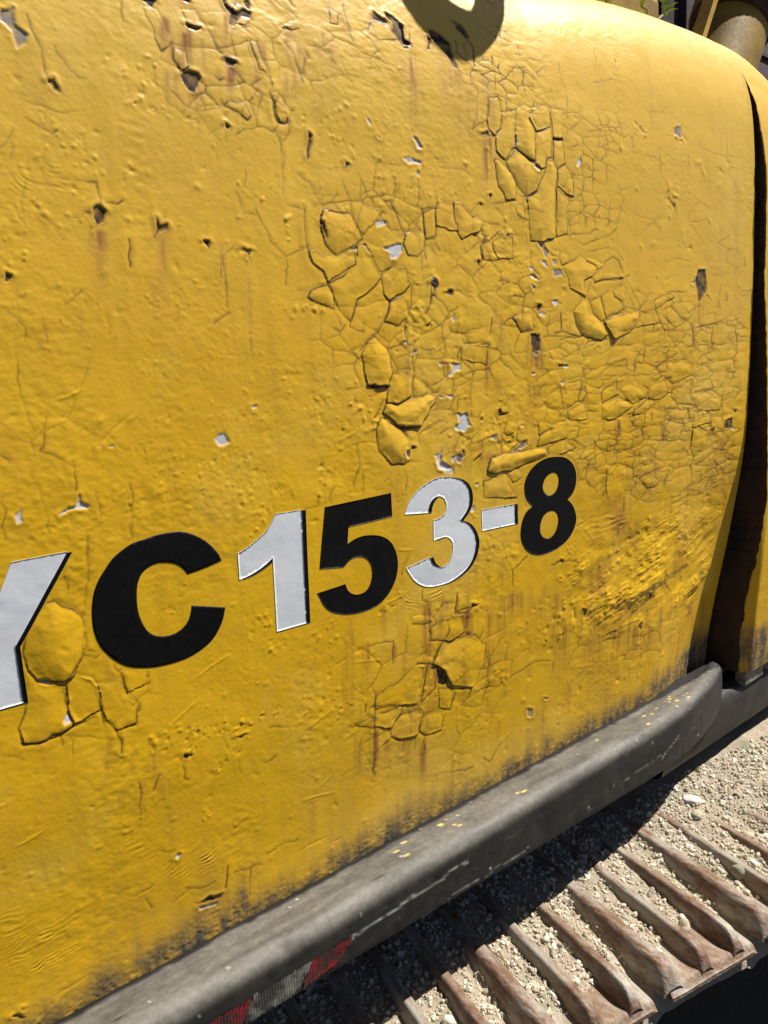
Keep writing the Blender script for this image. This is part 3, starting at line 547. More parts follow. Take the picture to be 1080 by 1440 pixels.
[[[0.8354,-0.022],[0.8535,-0.0196],[0.8963,-0.0296]],0.7],
[[[0.8751,-0.1268],[0.8752,-0.1559]],0.5],
[[[0.9369,-0.1265],[0.9374,-0.1565],[0.9461,-0.1656]],0.6],
[[[0.9835,-0.169],[1.0392,-0.1698],[1.0799,-0.1697]],0.9],
[[[0.9092,-0.2088],[0.9565,-0.218]],0.6],
[[[0.8484,-0.1774],[0.8475,-0.1965]],0.5],
[[[0.7506,-0.1728],[0.8064,-0.1649],[0.8436,-0.1743]],0.6],
[[[0.8359,-0.1354],[0.8692,-0.1413]],0.4],
[[[1.014,0.0429],[1.0101,0.0242],[0.9966,-0.009]],0.6],
[[[1.1506,-0.0966],[1.1502,-0.1181],[1.1805,-0.1437]],0.8],
[[[0.8883,0.0314],[0.9342,-0.0042]],0.7],
[[[0.8851,-0.0959],[0.9194,-0.0961],[0.9555,-0.1014]],0.4],
[[[1.0923,-0.1729],[1.1318,-0.1904],[1.1596,-0.1905]],0.6],
[[[1.2381,0.3675],[1.2533,0.3594]],0.9],
[[[1.3657,0.4357],[1.3722,0.4209]],1.0],
[[[1.1657,0.3104],[1.2029,0.3116],[1.2022,0.2863]],0.4],
[[[1.2028,0.3128],[1.2363,0.3177],[1.2963,0.3254]],0.7],
[[[1.2365,0.3153],[1.2414,0.2808],[1.2786,0.2878]],0.4],
[[[1.3376,0.3052],[1.3573,0.2986],[1.391,0.2971]],0.8],
[[[1.2959,0.3304],[1.3278,0.3256],[1.3544,0.331]],0.5],
[[[1.3467,0.2948],[1.3491,0.2688],[1.3392,0.2585]],0.4],
[[[1.1672,0.2843],[1.2145,0.2812],[1.22,0.2713]],0.4],
[[[1.3616,0.3785],[1.4005,0.3797]],0.5],
[[[1.303,0.3767],[1.3067,0.3606]],0.8],
[[[1.2786,0.3575],[1.2843,0.3477]],0.9],
[[[1.2504,0.4124],[1.2804,0.4102]],0.5],
[[[1.2868,0.3873],[1.2784,0.36]],0.4],
[[[1.1638,0.3468],[1.1826,0.3389],[1.2055,0.3488]],0.4],
]
SPOTS = [
["h",[[0.3184,0.532],[0.3267,0.5394],[0.3357,0.5385],[0.3382,0.5333],[0.3329,0.5265],[0.3291,0.5195],[0.3268,0.5197],[0.3219,0.5229]]],  # shadow of a curled flake, painted as a dark spot
["h",[[0.3653,0.56],[0.3755,0.5573],[0.3717,0.5517],[0.3669,0.5522]]],
["h",[[0.3707,0.616],[0.3815,0.6116],[0.3904,0.6179],[0.3977,0.6158],[0.3963,0.6087],[0.386,0.6087],[0.3778,0.5943],[0.3729,0.5962],[0.3761,0.6074]]],
["h",[[0.3285,0.5835],[0.3443,0.5832],[0.3419,0.5794],[0.3309,0.5787]]],
["h",[[0.2926,0.5963],[0.3057,0.6004],[0.3038,0.5958],[0.299,0.5913]]],
["h",[[0.329,0.6078],[0.336,0.61],[0.3355,0.6057]]],
["h",[[0.3681,0.6204],[0.3714,0.6214],[0.3734,0.6117]]],
["h",[[0.3917,0.6281],[0.3969,0.6298],[0.399,0.6197],[0.3953,0.6168]]],
["h",[[0.3581,0.4978],[0.3626,0.4944],[0.3607,0.492]]],
["h",[[0.5506,0.6671],[0.5587,0.6634],[0.571,0.6577],[0.5639,0.6544],[0.5491,0.656]]],
["h",[[0.5676,0.6717],[0.5791,0.6679],[0.5892,0.6603],[0.5886,0.6385],[0.5987,0.6372],[0.5943,0.6295],[0.5875,0.6297],[0.5798,0.6402],[0.5739,0.6469],[0.5778,0.6588],[0.5698,0.6649]]],
["h",[[0.4512,0.5052],[0.4551,0.5028],[0.4513,0.4859],[0.4484,0.478],[0.4466,0.4852],[0.4512,0.4948]]],
["h",[[0.4932,0.4816],[0.4992,0.48],[0.4958,0.4762]]],
["h",[[0.4266,0.5185],[0.428,0.5105],[0.4312,0.5098],[0.4256,0.5078]]],
["h",[[0.631,0.6691],[0.6454,0.6675],[0.6621,0.6573],[0.6623,0.6467],[0.6687,0.6304],[0.6695,0.6231],[0.6629,0.6243],[0.6559,0.6358],[0.6454,0.6448],[0.6337,0.6548]]],
["h",[[0.6722,0.6952],[0.6854,0.6931],[0.6978,0.676],[0.6906,0.6753],[0.6781,0.6826]]],
["h",[[0.5847,0.6603],[0.5908,0.6608],[0.588,0.6398],[0.5983,0.6371],[0.5869,0.6309],[0.5817,0.6379]]],
["h",[[0.6258,0.6554],[0.6321,0.6543],[0.6284,0.6385],[0.6225,0.6368],[0.6268,0.6454]]],
["h",[[0.2282,0.4118],[0.2324,0.414],[0.2391,0.409],[0.2355,0.401],[0.2297,0.3974],[0.2263,0.404]]],
["h",[[0.282,0.4076],[0.285,0.4019],[0.291,0.403],[0.2912,0.3984],[0.2852,0.3972],[0.2779,0.3902],[0.2833,0.3997]]],
["h",[[0.1531,0.3542],[0.1565,0.3538],[0.1553,0.3489],[0.153,0.3488]]],
["h",[[1.2097,0.4069],[1.2311,0.4079],[1.2386,0.3759],[1.2137,0.3549],[1.2062,0.3797],[1.1978,0.3888]]],
["h",[[1.3208,0.1513],[1.3449,0.1549],[1.3478,0.1358],[1.3177,0.1361]]],
["h",[[1.3484,0.1708],[1.3611,0.1673],[1.3553,0.1596]]],
["h",[[1.2673,0.1371],[1.2797,0.1413],[1.2809,0.1333]]],
["h",[[0.6098,0.3674],[0.6206,0.367],[0.6199,0.3612],[0.614,0.3527],[0.6128,0.361],[0.6078,0.362]]],
["h",[[0.6319,0.3532],[0.6381,0.357],[0.6451,0.3572],[0.644,0.3523]]],
["h",[[0.6852,0.3933],[0.6926,0.3937],[0.6905,0.3874]]],
["h",[[0.6946,0.4612],[0.6992,0.4604],[0.6972,0.4584]]],
["h",[[0.7108,0.472],[0.7155,0.4725],[0.7125,0.4673]]],
["h",[[0.5099,0.2508],[0.5201,0.251],[0.5391,0.2483],[0.5371,0.2466],[0.5218,0.247]]],
["h",[[0.6007,0.3174],[0.6069,0.3174],[0.6015,0.3136]]],
["h",[[0.5708,0.1774],[0.5769,0.1744],[0.5737,0.1732],[0.5707,0.1742]]],
["h",[[0.6534,0.1644],[0.6592,0.1621],[0.6579,0.1556],[0.654,0.1593]]],
["h",[[0.5525,0.2021],[0.5831,0.2004],[0.5851,0.1979],[0.5564,0.1984]]],
["h",[[0.6732,0.1472],[0.6877,0.1559],[0.6852,0.151]]],
["h",[[0.7196,0.2105],[0.7246,0.2102],[0.7258,0.205],[0.7384,0.2033],[0.7257,0.2012],[0.7207,0.2045]]],
["h",[[0.8423,0.2636],[0.8533,0.2636],[0.8533,0.2609],[0.8432,0.2612]]],
["h",[[0.2661,-0.2815],[0.2771,-0.28],[0.2919,-0.2849],[0.289,-0.2883],[0.2709,-0.2835]]],
["h",[[0.0805,-0.301],[0.0866,-0.3018],[0.0899,-0.3082],[0.0847,-0.309],[0.0829,-0.3048]]],
["h",[[0.088,-0.2973],[0.0897,-0.2992],[0.0889,-0.3016]]],
["h",[[0.2601,-0.1044],[0.2663,-0.1063],[0.2643,-0.1089],[0.2604,-0.1074]]],
["h",[[0.3193,-0.1055],[0.3303,-0.107],[0.3251,-0.1087]]],
["h",[[0.2039,0.5048],[0.2083,0.5072],[0.2121,0.4986],[0.2076,0.4975]]],
["h",[[0.326,0.3922],[0.3323,0.3911],[0.3299,0.3846]]],
["h",[[0.3654,0.3885],[0.3759,0.3858],[0.3723,0.3807]]],
["h",[[0.4582,0.4189],[0.4618,0.4192],[0.4668,0.4038],[0.4636,0.4029]]],
["h",[[0.6699,-0.0418],[0.6818,-0.0447],[0.6788,-0.0484],[0.6684,-0.047]]],
["h",[[0.6064,-0.1149],[0.6205,-0.1214],[0.6251,-0.1386],[0.6181,-0.1431],[0.61,-0.1361]]],
["h",[[1.0752,-0.1793],[1.0894,-0.174],[1.0852,-0.1873]]],
["h",[[0.8534,-0.0165],[0.8618,-0.0188],[0.8606,-0.024]]],
["h",[[0.9127,-0.1074],[0.9257,-0.1138],[0.9214,-0.1225]]],
["h",[[1.0975,-0.124],[1.1136,-0.1313],[1.1086,-0.1391]]],
["h",[[1.4017,0.7546],[1.4099,0.7526],[1.4025,0.7455]]],
["h",[[0.7022,0.5442],[0.7133,0.5464],[0.7139,0.5421],[0.7006,0.5403]]],
["h",[[0.8405,0.5607],[0.8584,0.5621],[0.8577,0.5596],[0.8403,0.5581]]],
["h",[[0.8,0.3452],[0.8091,0.3433],[0.8047,0.3351],[0.7999,0.336]]],
["h",[[0.785,0.3064],[0.8044,0.3042],[0.8032,0.2835],[0.788,0.2817]]],
["h",[[0.9867,0.3855],[0.9939,0.3858],[0.9907,0.3825]]],
["g",[[0.1751,0.5539],[0.1844,0.5579],[0.1852,0.5438],[0.193,0.5379],[0.1899,0.5296],[0.1829,0.5253],[0.1821,0.5388],[0.1739,0.5437]]],
["g",[[0.8016,0.4234],[0.8128,0.4232],[0.8256,0.411],[0.8189,0.4045],[0.8078,0.4159]]],
["g",[[0.8304,0.4032],[0.8421,0.4038],[0.8419,0.3956],[0.8336,0.3962]]],
["g",[[0.8335,0.3895],[0.852,0.3904],[0.8537,0.3838],[0.835,0.3805]]],
["g",[[0.7408,0.1496],[0.7752,0.1661],[0.7774,0.1588],[0.7513,0.1516]]],
["g",[[1.139,0.6189],[1.1629,0.6264],[1.1606,0.6057],[1.1415,0.6071]]],
["g",[[0.7921,-0.2356],[0.8045,-0.2413],[0.8032,-0.2555],[0.794,-0.2493]]],
["g",[[0.7042,0.1752],[0.7179,0.1774],[0.7179,0.1714]]],
["g",[[0.8307,-0.2311],[0.8459,-0.2376],[0.8353,-0.237]]],
["g",[[0.2647,-0.2871],[0.2843,-0.2915],[0.2851,-0.2942],[0.2654,-0.2903]]],
["g",[[0.6453,0.1603],[0.6591,0.1572],[0.652,0.1479],[0.6429,0.1522]]],
["w",[[0.5309,0.4266],[0.5365,0.4282],[0.5465,0.4259],[0.5454,0.4234],[0.5331,0.4197]]],
["w",[[0.5391,0.3984],[0.5515,0.402],[0.5602,0.4047],[0.567,0.4044],[0.568,0.3988],[0.5586,0.3881],[0.5507,0.3891],[0.5491,0.3948]]],
["w",[[0.5128,0.4008],[0.5162,0.399],[0.5212,0.3925],[0.5168,0.3942]]],
["w",[[0.4921,0.3943],[0.5038,0.3988],[0.5018,0.3953],[0.4946,0.3937]]],
["w",[[0.6373,0.2717],[0.6552,0.2712],[0.6549,0.2633],[0.6458,0.2612],[0.639,0.2559],[0.6324,0.2578],[0.6404,0.2638]]],
["w",[[0.6465,0.21],[0.6533,0.2079],[0.6625,0.2097],[0.668,0.1962],[0.6739,0.1932],[0.6645,0.1923],[0.6597,0.1861],[0.6528,0.1892],[0.6415,0.1925],[0.6507,0.1975]]],
["w",[[0.6084,0.1609],[0.6196,0.1678],[0.6182,0.1549],[0.627,0.1491],[0.6382,0.1461],[0.6336,0.1424],[0.6157,0.1445]]],
["w",[[0.635,0.158],[0.6441,0.1571],[0.6394,0.151],[0.6338,0.1541]]],
["w",[[0.6395,0.3275],[0.6482,0.3245],[0.6447,0.3206],[0.6405,0.3244]]],
["w",[[0.6173,0.2726],[0.6285,0.2717],[0.6198,0.2699]]],
["w",[[0.6315,0.2325],[0.6422,0.2332],[0.6359,0.2296]]],
["w",[[0.6177,0.233],[0.6271,0.232],[0.6205,0.2313]]],
["w",[[0.5593,0.1723],[0.5665,0.1723],[0.5662,0.1645],[0.5611,0.1643]]],
["w",[[0.5787,0.2876],[0.5838,0.2882],[0.5826,0.2845],[0.5776,0.2851]]],
["w",[[0.5632,0.2974],[0.5692,0.2988],[0.5681,0.2959]]],
["w",[[0.5923,0.3366],[0.5974,0.3352],[0.5952,0.333]]],
["w",[[0.5874,0.3395],[0.5915,0.3403],[0.5893,0.3373]]],
["w",[[0.6081,0.1554],[0.6191,0.1656],[0.6188,0.1519],[0.6391,0.1427],[0.6389,0.1334],[0.6263,0.135],[0.6217,0.1447],[0.6125,0.147]]],
["w",[[0.6698,0.09],[0.6766,0.0902],[0.6749,0.0819],[0.6708,0.0838]]],
["w",[[0.6766,0.118],[0.6851,0.1177],[0.6817,0.1137]]],
["w",[[0.5608,0.1715],[0.5671,0.1719],[0.5639,0.1635]]],
["w",[[0.8014,0.332],[0.8096,0.3351],[0.8178,0.3315],[0.8145,0.3278]]],
["w",[[0.8313,0.3489],[0.8431,0.3498],[0.8379,0.3418],[0.8336,0.3438]]],
["w",[[0.7848,0.3808],[0.7942,0.3803],[0.8037,0.3746],[0.7878,0.3766]]],
["w",[[0.785,0.3908],[0.7913,0.3891],[0.788,0.385]]],
["w",[[0.7861,0.3689],[0.7955,0.3653],[0.7923,0.3611]]],
["w",[[0.7896,0.2806],[0.8009,0.2804],[0.796,0.2778]]],
["w",[[0.8498,0.2638],[0.8656,0.2625],[0.8586,0.2583]]],
["w",[[0.8075,0.4009],[0.8188,0.3985],[0.8219,0.3916],[0.8138,0.3942]]],
["w",[[0.1526,-0.0335],[0.1555,-0.0234],[0.1584,-0.0218],[0.1601,-0.0312]]],
["w",[[0.1366,0.0156],[0.1428,0.0129],[0.1464,0.0092],[0.1401,0.0117]]],
["w",[[0.3185,0.2086],[0.3245,0.2125],[0.3311,0.214],[0.3351,0.2036],[0.3291,0.1997],[0.3235,0.2012]]],
["w",[[0.1699,0.1581],[0.1843,0.1631],[0.1877,0.1717],[0.1905,0.1644],[0.1963,0.162],[0.1947,0.159],[0.1834,0.1601]]],
["w",[[0.1363,0.1619],[0.1418,0.1664],[0.1399,0.1553],[0.1365,0.1546]]],
["w",[[0.2165,0.2116],[0.2223,0.2126],[0.2212,0.2086]]],
["w",[[0.3608,0.2376],[0.3683,0.2371],[0.3641,0.2346]]],
["w",[[0.208,0.2124],[0.2118,0.2111],[0.2087,0.2108]]],
["w",[[0.8872,0.5306],[0.8943,0.541],[0.8984,0.5339],[0.8893,0.5259]]],
["w",[[0.7959,0.516],[0.805,0.5177],[0.8101,0.512],[0.8022,0.5126]]],
["w",[[0.7622,0.5475],[0.7648,0.5496],[0.7654,0.5394],[0.7621,0.5371]]],
["w",[[0.8533,0.264],[0.865,0.2629],[0.8598,0.258]]],
["w",[[0.8461,0.2395],[0.8569,0.2409],[0.8535,0.2343]]],
["w",[[0.7867,0.2551],[0.7956,0.2557],[0.7915,0.2515]]],
["w",[[0.7631,0.1867],[0.7697,0.1861],[0.7671,0.1837]]],
["w",[[0.5753,0.4964],[0.5847,0.4993],[0.5939,0.4963],[0.6022,0.4966],[0.6008,0.4922],[0.589,0.4935],[0.5831,0.4921]]],
["w",[[0.5921,0.5215],[0.5967,0.5196],[0.604,0.5121],[0.5972,0.5102]]],
["w",[[0.5263,0.5328],[0.533,0.5231],[0.5298,0.5234]]],
["w",[[0.5388,0.5157],[0.544,0.5116],[0.5407,0.5119]]],
["w",[[0.2417,-0.2152],[0.246,-0.2117],[0.2492,-0.2129],[0.2467,-0.2171]]],
["w",[[0.5925,0.4839],[0.5984,0.4832],[0.5972,0.4796]]],
["w",[[0.6,0.4616],[0.604,0.4613],[0.6019,0.459]]],
["w",[[0.6108,0.3704],[0.6198,0.3678],[0.6181,0.3659],[0.6114,0.3675]]],
["w",[[1.1872,0.386],[1.1964,0.3887],[1.1943,0.3828]]],
["w",[[1.1983,0.397],[1.2054,0.3961],[1.2008,0.3936]]],
["w",[[1.3453,0.1346],[1.3592,0.1349],[1.3573,0.1295]]],
]
STREAKS = [
[0.3104,0.5863,0.038,0.0047,-0.0042,0.8],
[0.3289,0.5755,0.0278,0.0042,-0.003,0.7],
[0.3229,0.5195,0.0216,0.0062,-0.0023,0.6],
[0.3366,0.5954,0.0499,0.0042,-0.0055,0.6],
[0.3721,0.5535,0.0309,0.0045,-0.0032,0.9],
[0.3783,0.6158,0.0465,0.0038,-0.0052,0.4],
[0.4062,0.5853,0.0304,0.0072,-0.0031,0.5],
[0.4381,0.6101,0.0406,0.0084,-0.0044,0.4],
[0.4489,0.5968,0.0322,0.0077,-0.0034,0.35],
[0.6007,0.6255,0.0984,0.0054,-0.0094,0.6],
[0.7135,0.5413,0.0636,0.0101,-0.0033,1.0],
[0.6662,0.6235,0.0399,0.0168,-0.0044,0.5],
[0.6811,0.6024,0.0827,0.0196,-0.0066,0.35],
[0.702,0.2838,0.0532,0.0065,-0.0012,0.7],
[0.7943,0.3053,0.0579,0.0161,-0.0005,1.0],
[0.2866,0.3952,0.074,0.004,-0.0079,0.9],
[0.2563,0.3829,0.0209,0.0019,-0.0024,0.9],
[0.2302,0.3944,0.0261,0.0085,-0.0031,0.5],
[0.2284,0.3896,0.0702,0.0072,-0.0082,0.2],
[0.3433,0.3918,0.0388,0.003,-0.0038,0.3],
[0.5912,-0.0194,0.1053,0.0072,-0.0013,0.9],
[0.6048,-0.1095,0.0402,0.0113,0.0005,0.9],
[0.6616,-0.0459,0.0399,0.008,-0.0,0.9],
[0.6642,-0.0764,0.0121,0.0054,0.0,0.8],
[0.7052,-0.0615,0.0731,0.0071,0.0014,0.5],
[0.6206,-0.0263,0.0192,0.0075,-0.0002,0.6],
[0.4945,-0.0452,0.0537,0.0042,-0.0019,0.5],
[0.5344,-0.0607,0.0323,0.0045,-0.0009,0.5],
[0.5047,-0.1643,0.0732,0.0056,-0.0009,0.8],
[0.5858,-0.2093,0.0733,0.0063,0.0002,0.7],
[0.5505,-0.198,0.0222,0.0048,-0.0,0.7],
[0.4838,-0.171,0.048,0.0043,-0.0009,0.6],
[0.5191,-0.1843,0.0295,0.0091,-0.0003,0.4],
[0.751,-0.0435,0.0474,0.0333,0.0009,0.6],
[0.9994,0.0374,0.0587,0.0177,0.0046,0.7],
[0.9973,0.0147,0.0353,0.0137,0.0027,0.6],
[0.9613,-0.1548,0.0764,0.0197,0.0077,0.5],
[1.0128,-0.1622,0.0786,0.0251,0.0088,0.5],
[1.0694,-0.1706,0.0811,0.0266,0.0101,0.6],
[1.1152,-0.189,0.0694,0.024,0.0093,0.5],
[0.8741,-0.1317,0.0479,0.0106,0.0041,0.5],
[0.9356,-0.16,0.0564,0.0173,0.0054,0.5],
[1.2776,-0.1926,0.0495,0.0203,0.0193,0.8],
[1.0541,0.1728,0.0455,0.0101,0.0032,0.7],
[0.9885,0.1755,0.0383,0.0075,0.0021,0.8],
[1.1193,0.1563,0.0354,0.0086,0.0031,0.6],
[1.0245,0.175,0.02,0.0058,0.0012,0.6],
[1.3023,0.116,0.0398,0.0239,0.0083,0.5],
[0.9641,0.1473,0.0328,0.0092,0.0018,0.5],
[1.289,0.0916,0.0817,0.0213,0.0208,0.4],
[1.3275,0.1525,0.0938,0.024,0.0202,0.35],
[0.9441,0.029,0.0456,0.0074,0.003,0.4],
[1.0509,0.0118,0.0732,0.0104,0.0062,0.35],
[0.1791,0.318,0.0257,0.0017,-0.0032,0.6],
[0.2335,0.3076,0.0169,0.0019,-0.0019,0.5],
[0.6412,0.4442,0.016,0.0046,-0.0008,0.3],
[0.7938,0.2399,0.0381,0.0148,-0.0001,0.4],
[0.725,0.252,0.0363,0.0163,-0.0006,0.3],
[0.2176,-0.1092,0.0378,0.0041,-0.0032,0.4],
[0.2135,-0.1152,0.0533,0.0034,-0.0045,0.5],
[0.6154,-0.0395,0.0581,0.005,-0.0006,0.4],
[1.3278,0.3032,0.0309,0.0129,0.0027,0.5],
[1.2145,0.3614,0.0578,0.0185,0.0035,0.5],
[0.3713,0.6059,0.0381,0.003,-0.0042,0.5],
[0.1574,-0.021,0.0404,0.0024,-0.0045,0.2],
[0.1973,0.029,0.0409,0.0025,-0.0041,0.3],
[0.2077,-0.0528,0.0286,0.0066,-0.0028,0.4],
[0.3474,-0.1894,0.0616,0.0044,-0.0032,0.2],
[0.4121,-0.2176,0.0843,0.0059,-0.0034,0.2],
[0.5418,-0.2638,0.0729,0.0048,-0.0008,0.25],
[0.6435,-0.2525,0.066,0.011,0.0007,0.2],
[0.8906,-0.2252,0.0626,0.011,0.0045,0.3],
[0.8228,-0.2388,0.0729,0.0137,0.0038,0.25],
[0.987,-0.2558,0.0665,0.0206,0.0059,0.25],
[0.7281,-0.2289,0.0688,0.0091,0.0022,0.2],
[1.1369,-0.2622,0.0724,0.0218,0.0101,0.3],
[0.4884,0.6078,0.0501,0.011,-0.0052,0.3],
[0.2954,0.339,0.038,0.0028,-0.0039,0.3],
[0.6141,0.3628,0.0202,0.0045,-0.001,0.6],
[0.6153,0.2309,0.0341,0.0141,-0.0012,0.3],
[0.72,0.1791,0.0374,0.0082,-0.0001,0.4],
[0.6668,0.1109,0.0373,0.013,-0.0001,0.3],
[0.7775,0.3327,0.0273,0.0288,-0.0004,0.4],
[0.3386,0.542,0.0531,0.0031,-0.0056,0.2613748141906508],
[0.3143,0.5668,0.0324,0.0023,-0.0035,0.49579567653613776],
[0.3334,0.5859,0.0538,0.005,-0.0058,0.4706240468109201],
[0.3448,0.5761,0.0561,0.0042,-0.006,0.2630790728135979],
[0.3267,0.581,0.0739,0.0024,-0.008,0.4164370201892985],
[0.3481,0.5907,0.0775,0.0048,-0.0083,0.2525922699822123],
[0.3394,0.6072,0.06,0.0035,-0.0067,0.29840670335641206],
[0.3072,0.5353,0.0422,0.0025,-0.0047,0.4212309735989411],
[0.3152,0.5375,0.0391,0.003,-0.0043,0.4463701224616285],
[0.3214,0.561,0.0414,0.0022,-0.0045,0.47943952725590755],
[0.3621,0.5501,0.0416,0.0057,-0.0043,0.285057464871544],
[0.4745,0.601,0.044,0.006,-0.0045,0.3532486492919172],
[0.4406,0.5996,0.0418,0.0053,-0.0044,0.21255819504204704],
[0.44,0.5851,0.0482,0.0059,-0.0048,0.23411831804974703],
[0.3995,0.5622,0.0446,0.0052,-0.0044,0.3379044154329973],
[0.4712,0.5635,0.0636,0.0063,-0.0057,0.22391052574012685],
[0.441,0.5681,0.0477,0.0049,-0.0045,0.3049129624366938],
[0.4803,0.6241,0.0551,0.0029,-0.0061,0.2902057646038963],
[0.4294,0.5586,0.0699,0.0039,-0.0066,0.4312375343535167],
[0.3744,0.5544,0.0331,0.0039,-0.0034,0.2042213813282048],
[0.7112,0.6015,0.0557,0.0099,-0.0047,0.23401431842643297],
[0.6514,0.6063,0.0513,0.012,-0.0048,0.23783751534038203],
[0.6485,0.6398,0.0456,0.0063,-0.0054,0.24955158424601134],
[0.7232,0.6,0.0831,0.0094,-0.0062,0.31006070615682185],
[0.7158,0.6381,0.1139,0.0088,-0.0104,0.2964940221241136],
[0.693,0.6203,0.101,0.0112,-0.0086,0.1870625603265928],
[0.5846,0.6159,0.0582,0.0058,-0.0059,0.19510759820604862],
[0.6079,0.5926,0.104,0.0071,-0.0081,0.2541512925965871],
[0.5658,-0.1378,0.1035,0.0065,0.0004,0.3218203115728395],
[0.6531,-0.0968,0.1106,0.0042,0.0026,0.46001282560369927],
[0.5918,-0.1554,0.0843,0.0043,0.0008,0.35491022988752846],
[0.4727,0.0054,0.0702,0.004,-0.0029,0.44944531400508825],
[0.4616,-0.0814,0.0704,0.0044,-0.0021,0.42055243613163523],
[0.5973,-0.1246,0.0797,0.0055,0.001,0.2862274929997474],
[0.606,-0.1494,0.055,0.0071,0.0008,0.4252621947329464],
[0.7365,-0.11,0.0818,0.0048,0.0038,0.23002696068876702],
[0.4632,-0.0274,0.0953,0.0029,-0.0039,0.4094047054527494],
[0.5225,-0.0105,0.0479,0.005,-0.0015,0.35696208113460376],
[0.6045,-0.1051,0.0607,0.005,0.0008,0.47436246951364114],
[0.5065,-0.1282,0.0558,0.0033,-0.0005,0.3073528614812674],
[0.4778,-0.1565,0.0645,0.0032,-0.0012,0.21700037947508197],
[0.474,-0.0246,0.063,0.0044,-0.0026,0.49070754225210145],
[0.7136,-0.0929,0.0951,0.0077,0.0035,0.24534705506794174],
[0.7019,-0.1218,0.1117,0.0049,0.0043,0.39157667370511523],
[0.593,-0.0348,0.0966,0.0061,-0.0009,0.3517527735736369],
[0.5578,-0.1882,0.0698,0.0063,-0.0001,0.3337821606612941],
[0.5543,-0.073,0.0401,0.0038,-0.0007,0.2810249552659954],
[0.4721,-0.0819,0.0673,0.0025,-0.0019,0.26050143088725436],
[0.723,-0.0728,0.0727,0.0079,0.0021,0.24862629412511983],
[0.564,-0.1611,0.0393,0.0032,0.0001,0.4764500474621015],
[1.1462,-0.155,0.0992,0.0122,0.0172,0.4693247702600203],
[1.3424,-0.1879,0.124,0.0157,0.0439,0.34828679598345447],
[1.1914,-0.21,0.0761,0.0173,0.0173,0.3534663378914487],
[1.0062,-0.1577,0.1192,0.0105,0.0128,0.3574217023694738],
[0.8715,-0.0975,0.1211,0.0105,0.0094,0.3861832324380782],
[1.1095,-0.174,0.1278,0.0107,0.0164,0.32651219196837217],
[1.3086,-0.2234,0.1753,0.0165,0.0549,0.4422233291414956],
[1.0437,-0.149,0.1297,0.0084,0.0153,0.37558289752882595],
[0.9438,-0.1131,0.1159,0.0103,0.0114,0.44253428460115896],
[0.8545,-0.1437,0.1233,0.0122,0.009,0.29681007408939164],
[1.13,-0.1445,0.0871,0.0083,0.0136,0.2654172901897012],
[0.9057,-0.0909,0.1139,0.0082,0.0097,0.4527054389839146],
[0.8475,-0.0677,0.0469,0.0142,0.0022,0.45068237244078774],
[0.8549,-0.1383,0.0629,0.0081,0.0049,0.39292791337070004],
[0.9305,-0.1625,0.0782,0.0122,0.0072,0.3899788991447178],
[0.9607,-0.1503,0.1342,0.0128,0.013,0.2687704527378851],
[1.2436,-0.2211,0.1152,0.0283,0.0349,0.3128154064528882],
[0.9681,-0.1336,0.0531,0.0128,0.0058,0.29323212912273316],
[0.9504,-0.1616,0.0983,0.0089,0.0094,0.42135794039621105],
[1.3879,-0.2953,0.1089,0.0298,0.046,0.3926111360856271],
[1.0926,-0.1265,0.1142,0.0137,0.0155,0.37744165287458625],
[1.1746,-0.145,0.0751,0.0265,0.0164,0.3223375429785342],
[1.0244,0.1969,0.0465,0.0081,0.0026,0.2279120423743315],
[1.0384,0.1674,0.0388,0.0098,0.0026,0.485469116249353],
[1.3131,0.1128,0.0404,0.0094,0.0089,0.36334956007717784],
[1.0795,0.0875,0.0754,0.0111,0.0071,0.34789442794230624],
[1.0269,0.0649,0.0822,0.0056,0.007,0.2759850663136999],
[1.2009,0.0574,0.0962,0.0061,0.0169,0.26978254769909266],
[1.0939,0.1154,0.0771,0.0089,0.0072,0.36169872952815035],
[1.0241,0.1069,0.0635,0.0107,0.0049,0.2699415541584092],
[0.9796,0.1572,0.0469,0.0072,0.0028,0.26485671052999155],
[1.2232,0.0542,0.0359,0.0136,0.0068,0.24226928329817396],
[1.0474,0.1304,0.0547,0.0062,0.0043,0.4204898708718616],
[1.2699,0.1544,0.0446,0.0102,0.0066,0.25845739976101245],
[1.3458,0.033,0.0991,0.0108,0.0356,0.43652431434549677],
[1.0802,0.1318,0.0376,0.0052,0.0032,0.4040442832551481],
[1.0106,0.0599,0.0634,0.0083,0.0052,0.46656581319216184],
[1.0396,0.2053,0.0418,0.0076,0.0023,0.2593814688505628],
[1.0408,0.091,0.0528,0.007,0.0044,0.2821704642515649],
[1.1467,0.0344,0.0444,0.0119,0.0054,0.43318551504089775],
[1.1682,0.1091,0.0647,0.0063,0.0078,0.3757351377584735],
[1.3654,0.0538,0.0717,0.011,0.0249,0.45966931485605966],
[0.6434,0.1769,0.0786,0.0072,-0.0011,0.3912658100110887],
[0.7258,0.2134,0.0577,0.0078,-0.0005,0.20793090092070102],
[0.7187,-0.0472,0.0348,0.0048,0.0004,0.21156878982382568],
[0.7537,-0.0399,0.0414,0.0098,0.0008,0.24105865231487633],
[0.7278,0.0051,0.0376,0.0073,0.0006,0.4009209119052906],
[0.6972,0.0013,0.0574,0.0096,0.0004,0.2853393575293272],
[0.7743,0.2005,0.0483,0.0055,0.0002,0.2861302900506194],
[0.7045,0.16,0.0516,0.008,-0.0,0.3292349493583652],
[0.6789,0.0301,0.0712,0.0065,0.0004,0.2999362736153387],
[0.6679,-0.0036,0.0506,0.0058,0.0,0.4163102701719993],
[0.6888,0.1732,0.0487,0.0069,-0.0003,0.33831019598693574],
[0.704,0.0334,0.031,0.0096,0.0004,0.3003871222481379],
[0.7116,0.101,0.0449,0.0089,0.0004,0.2983108134720772],
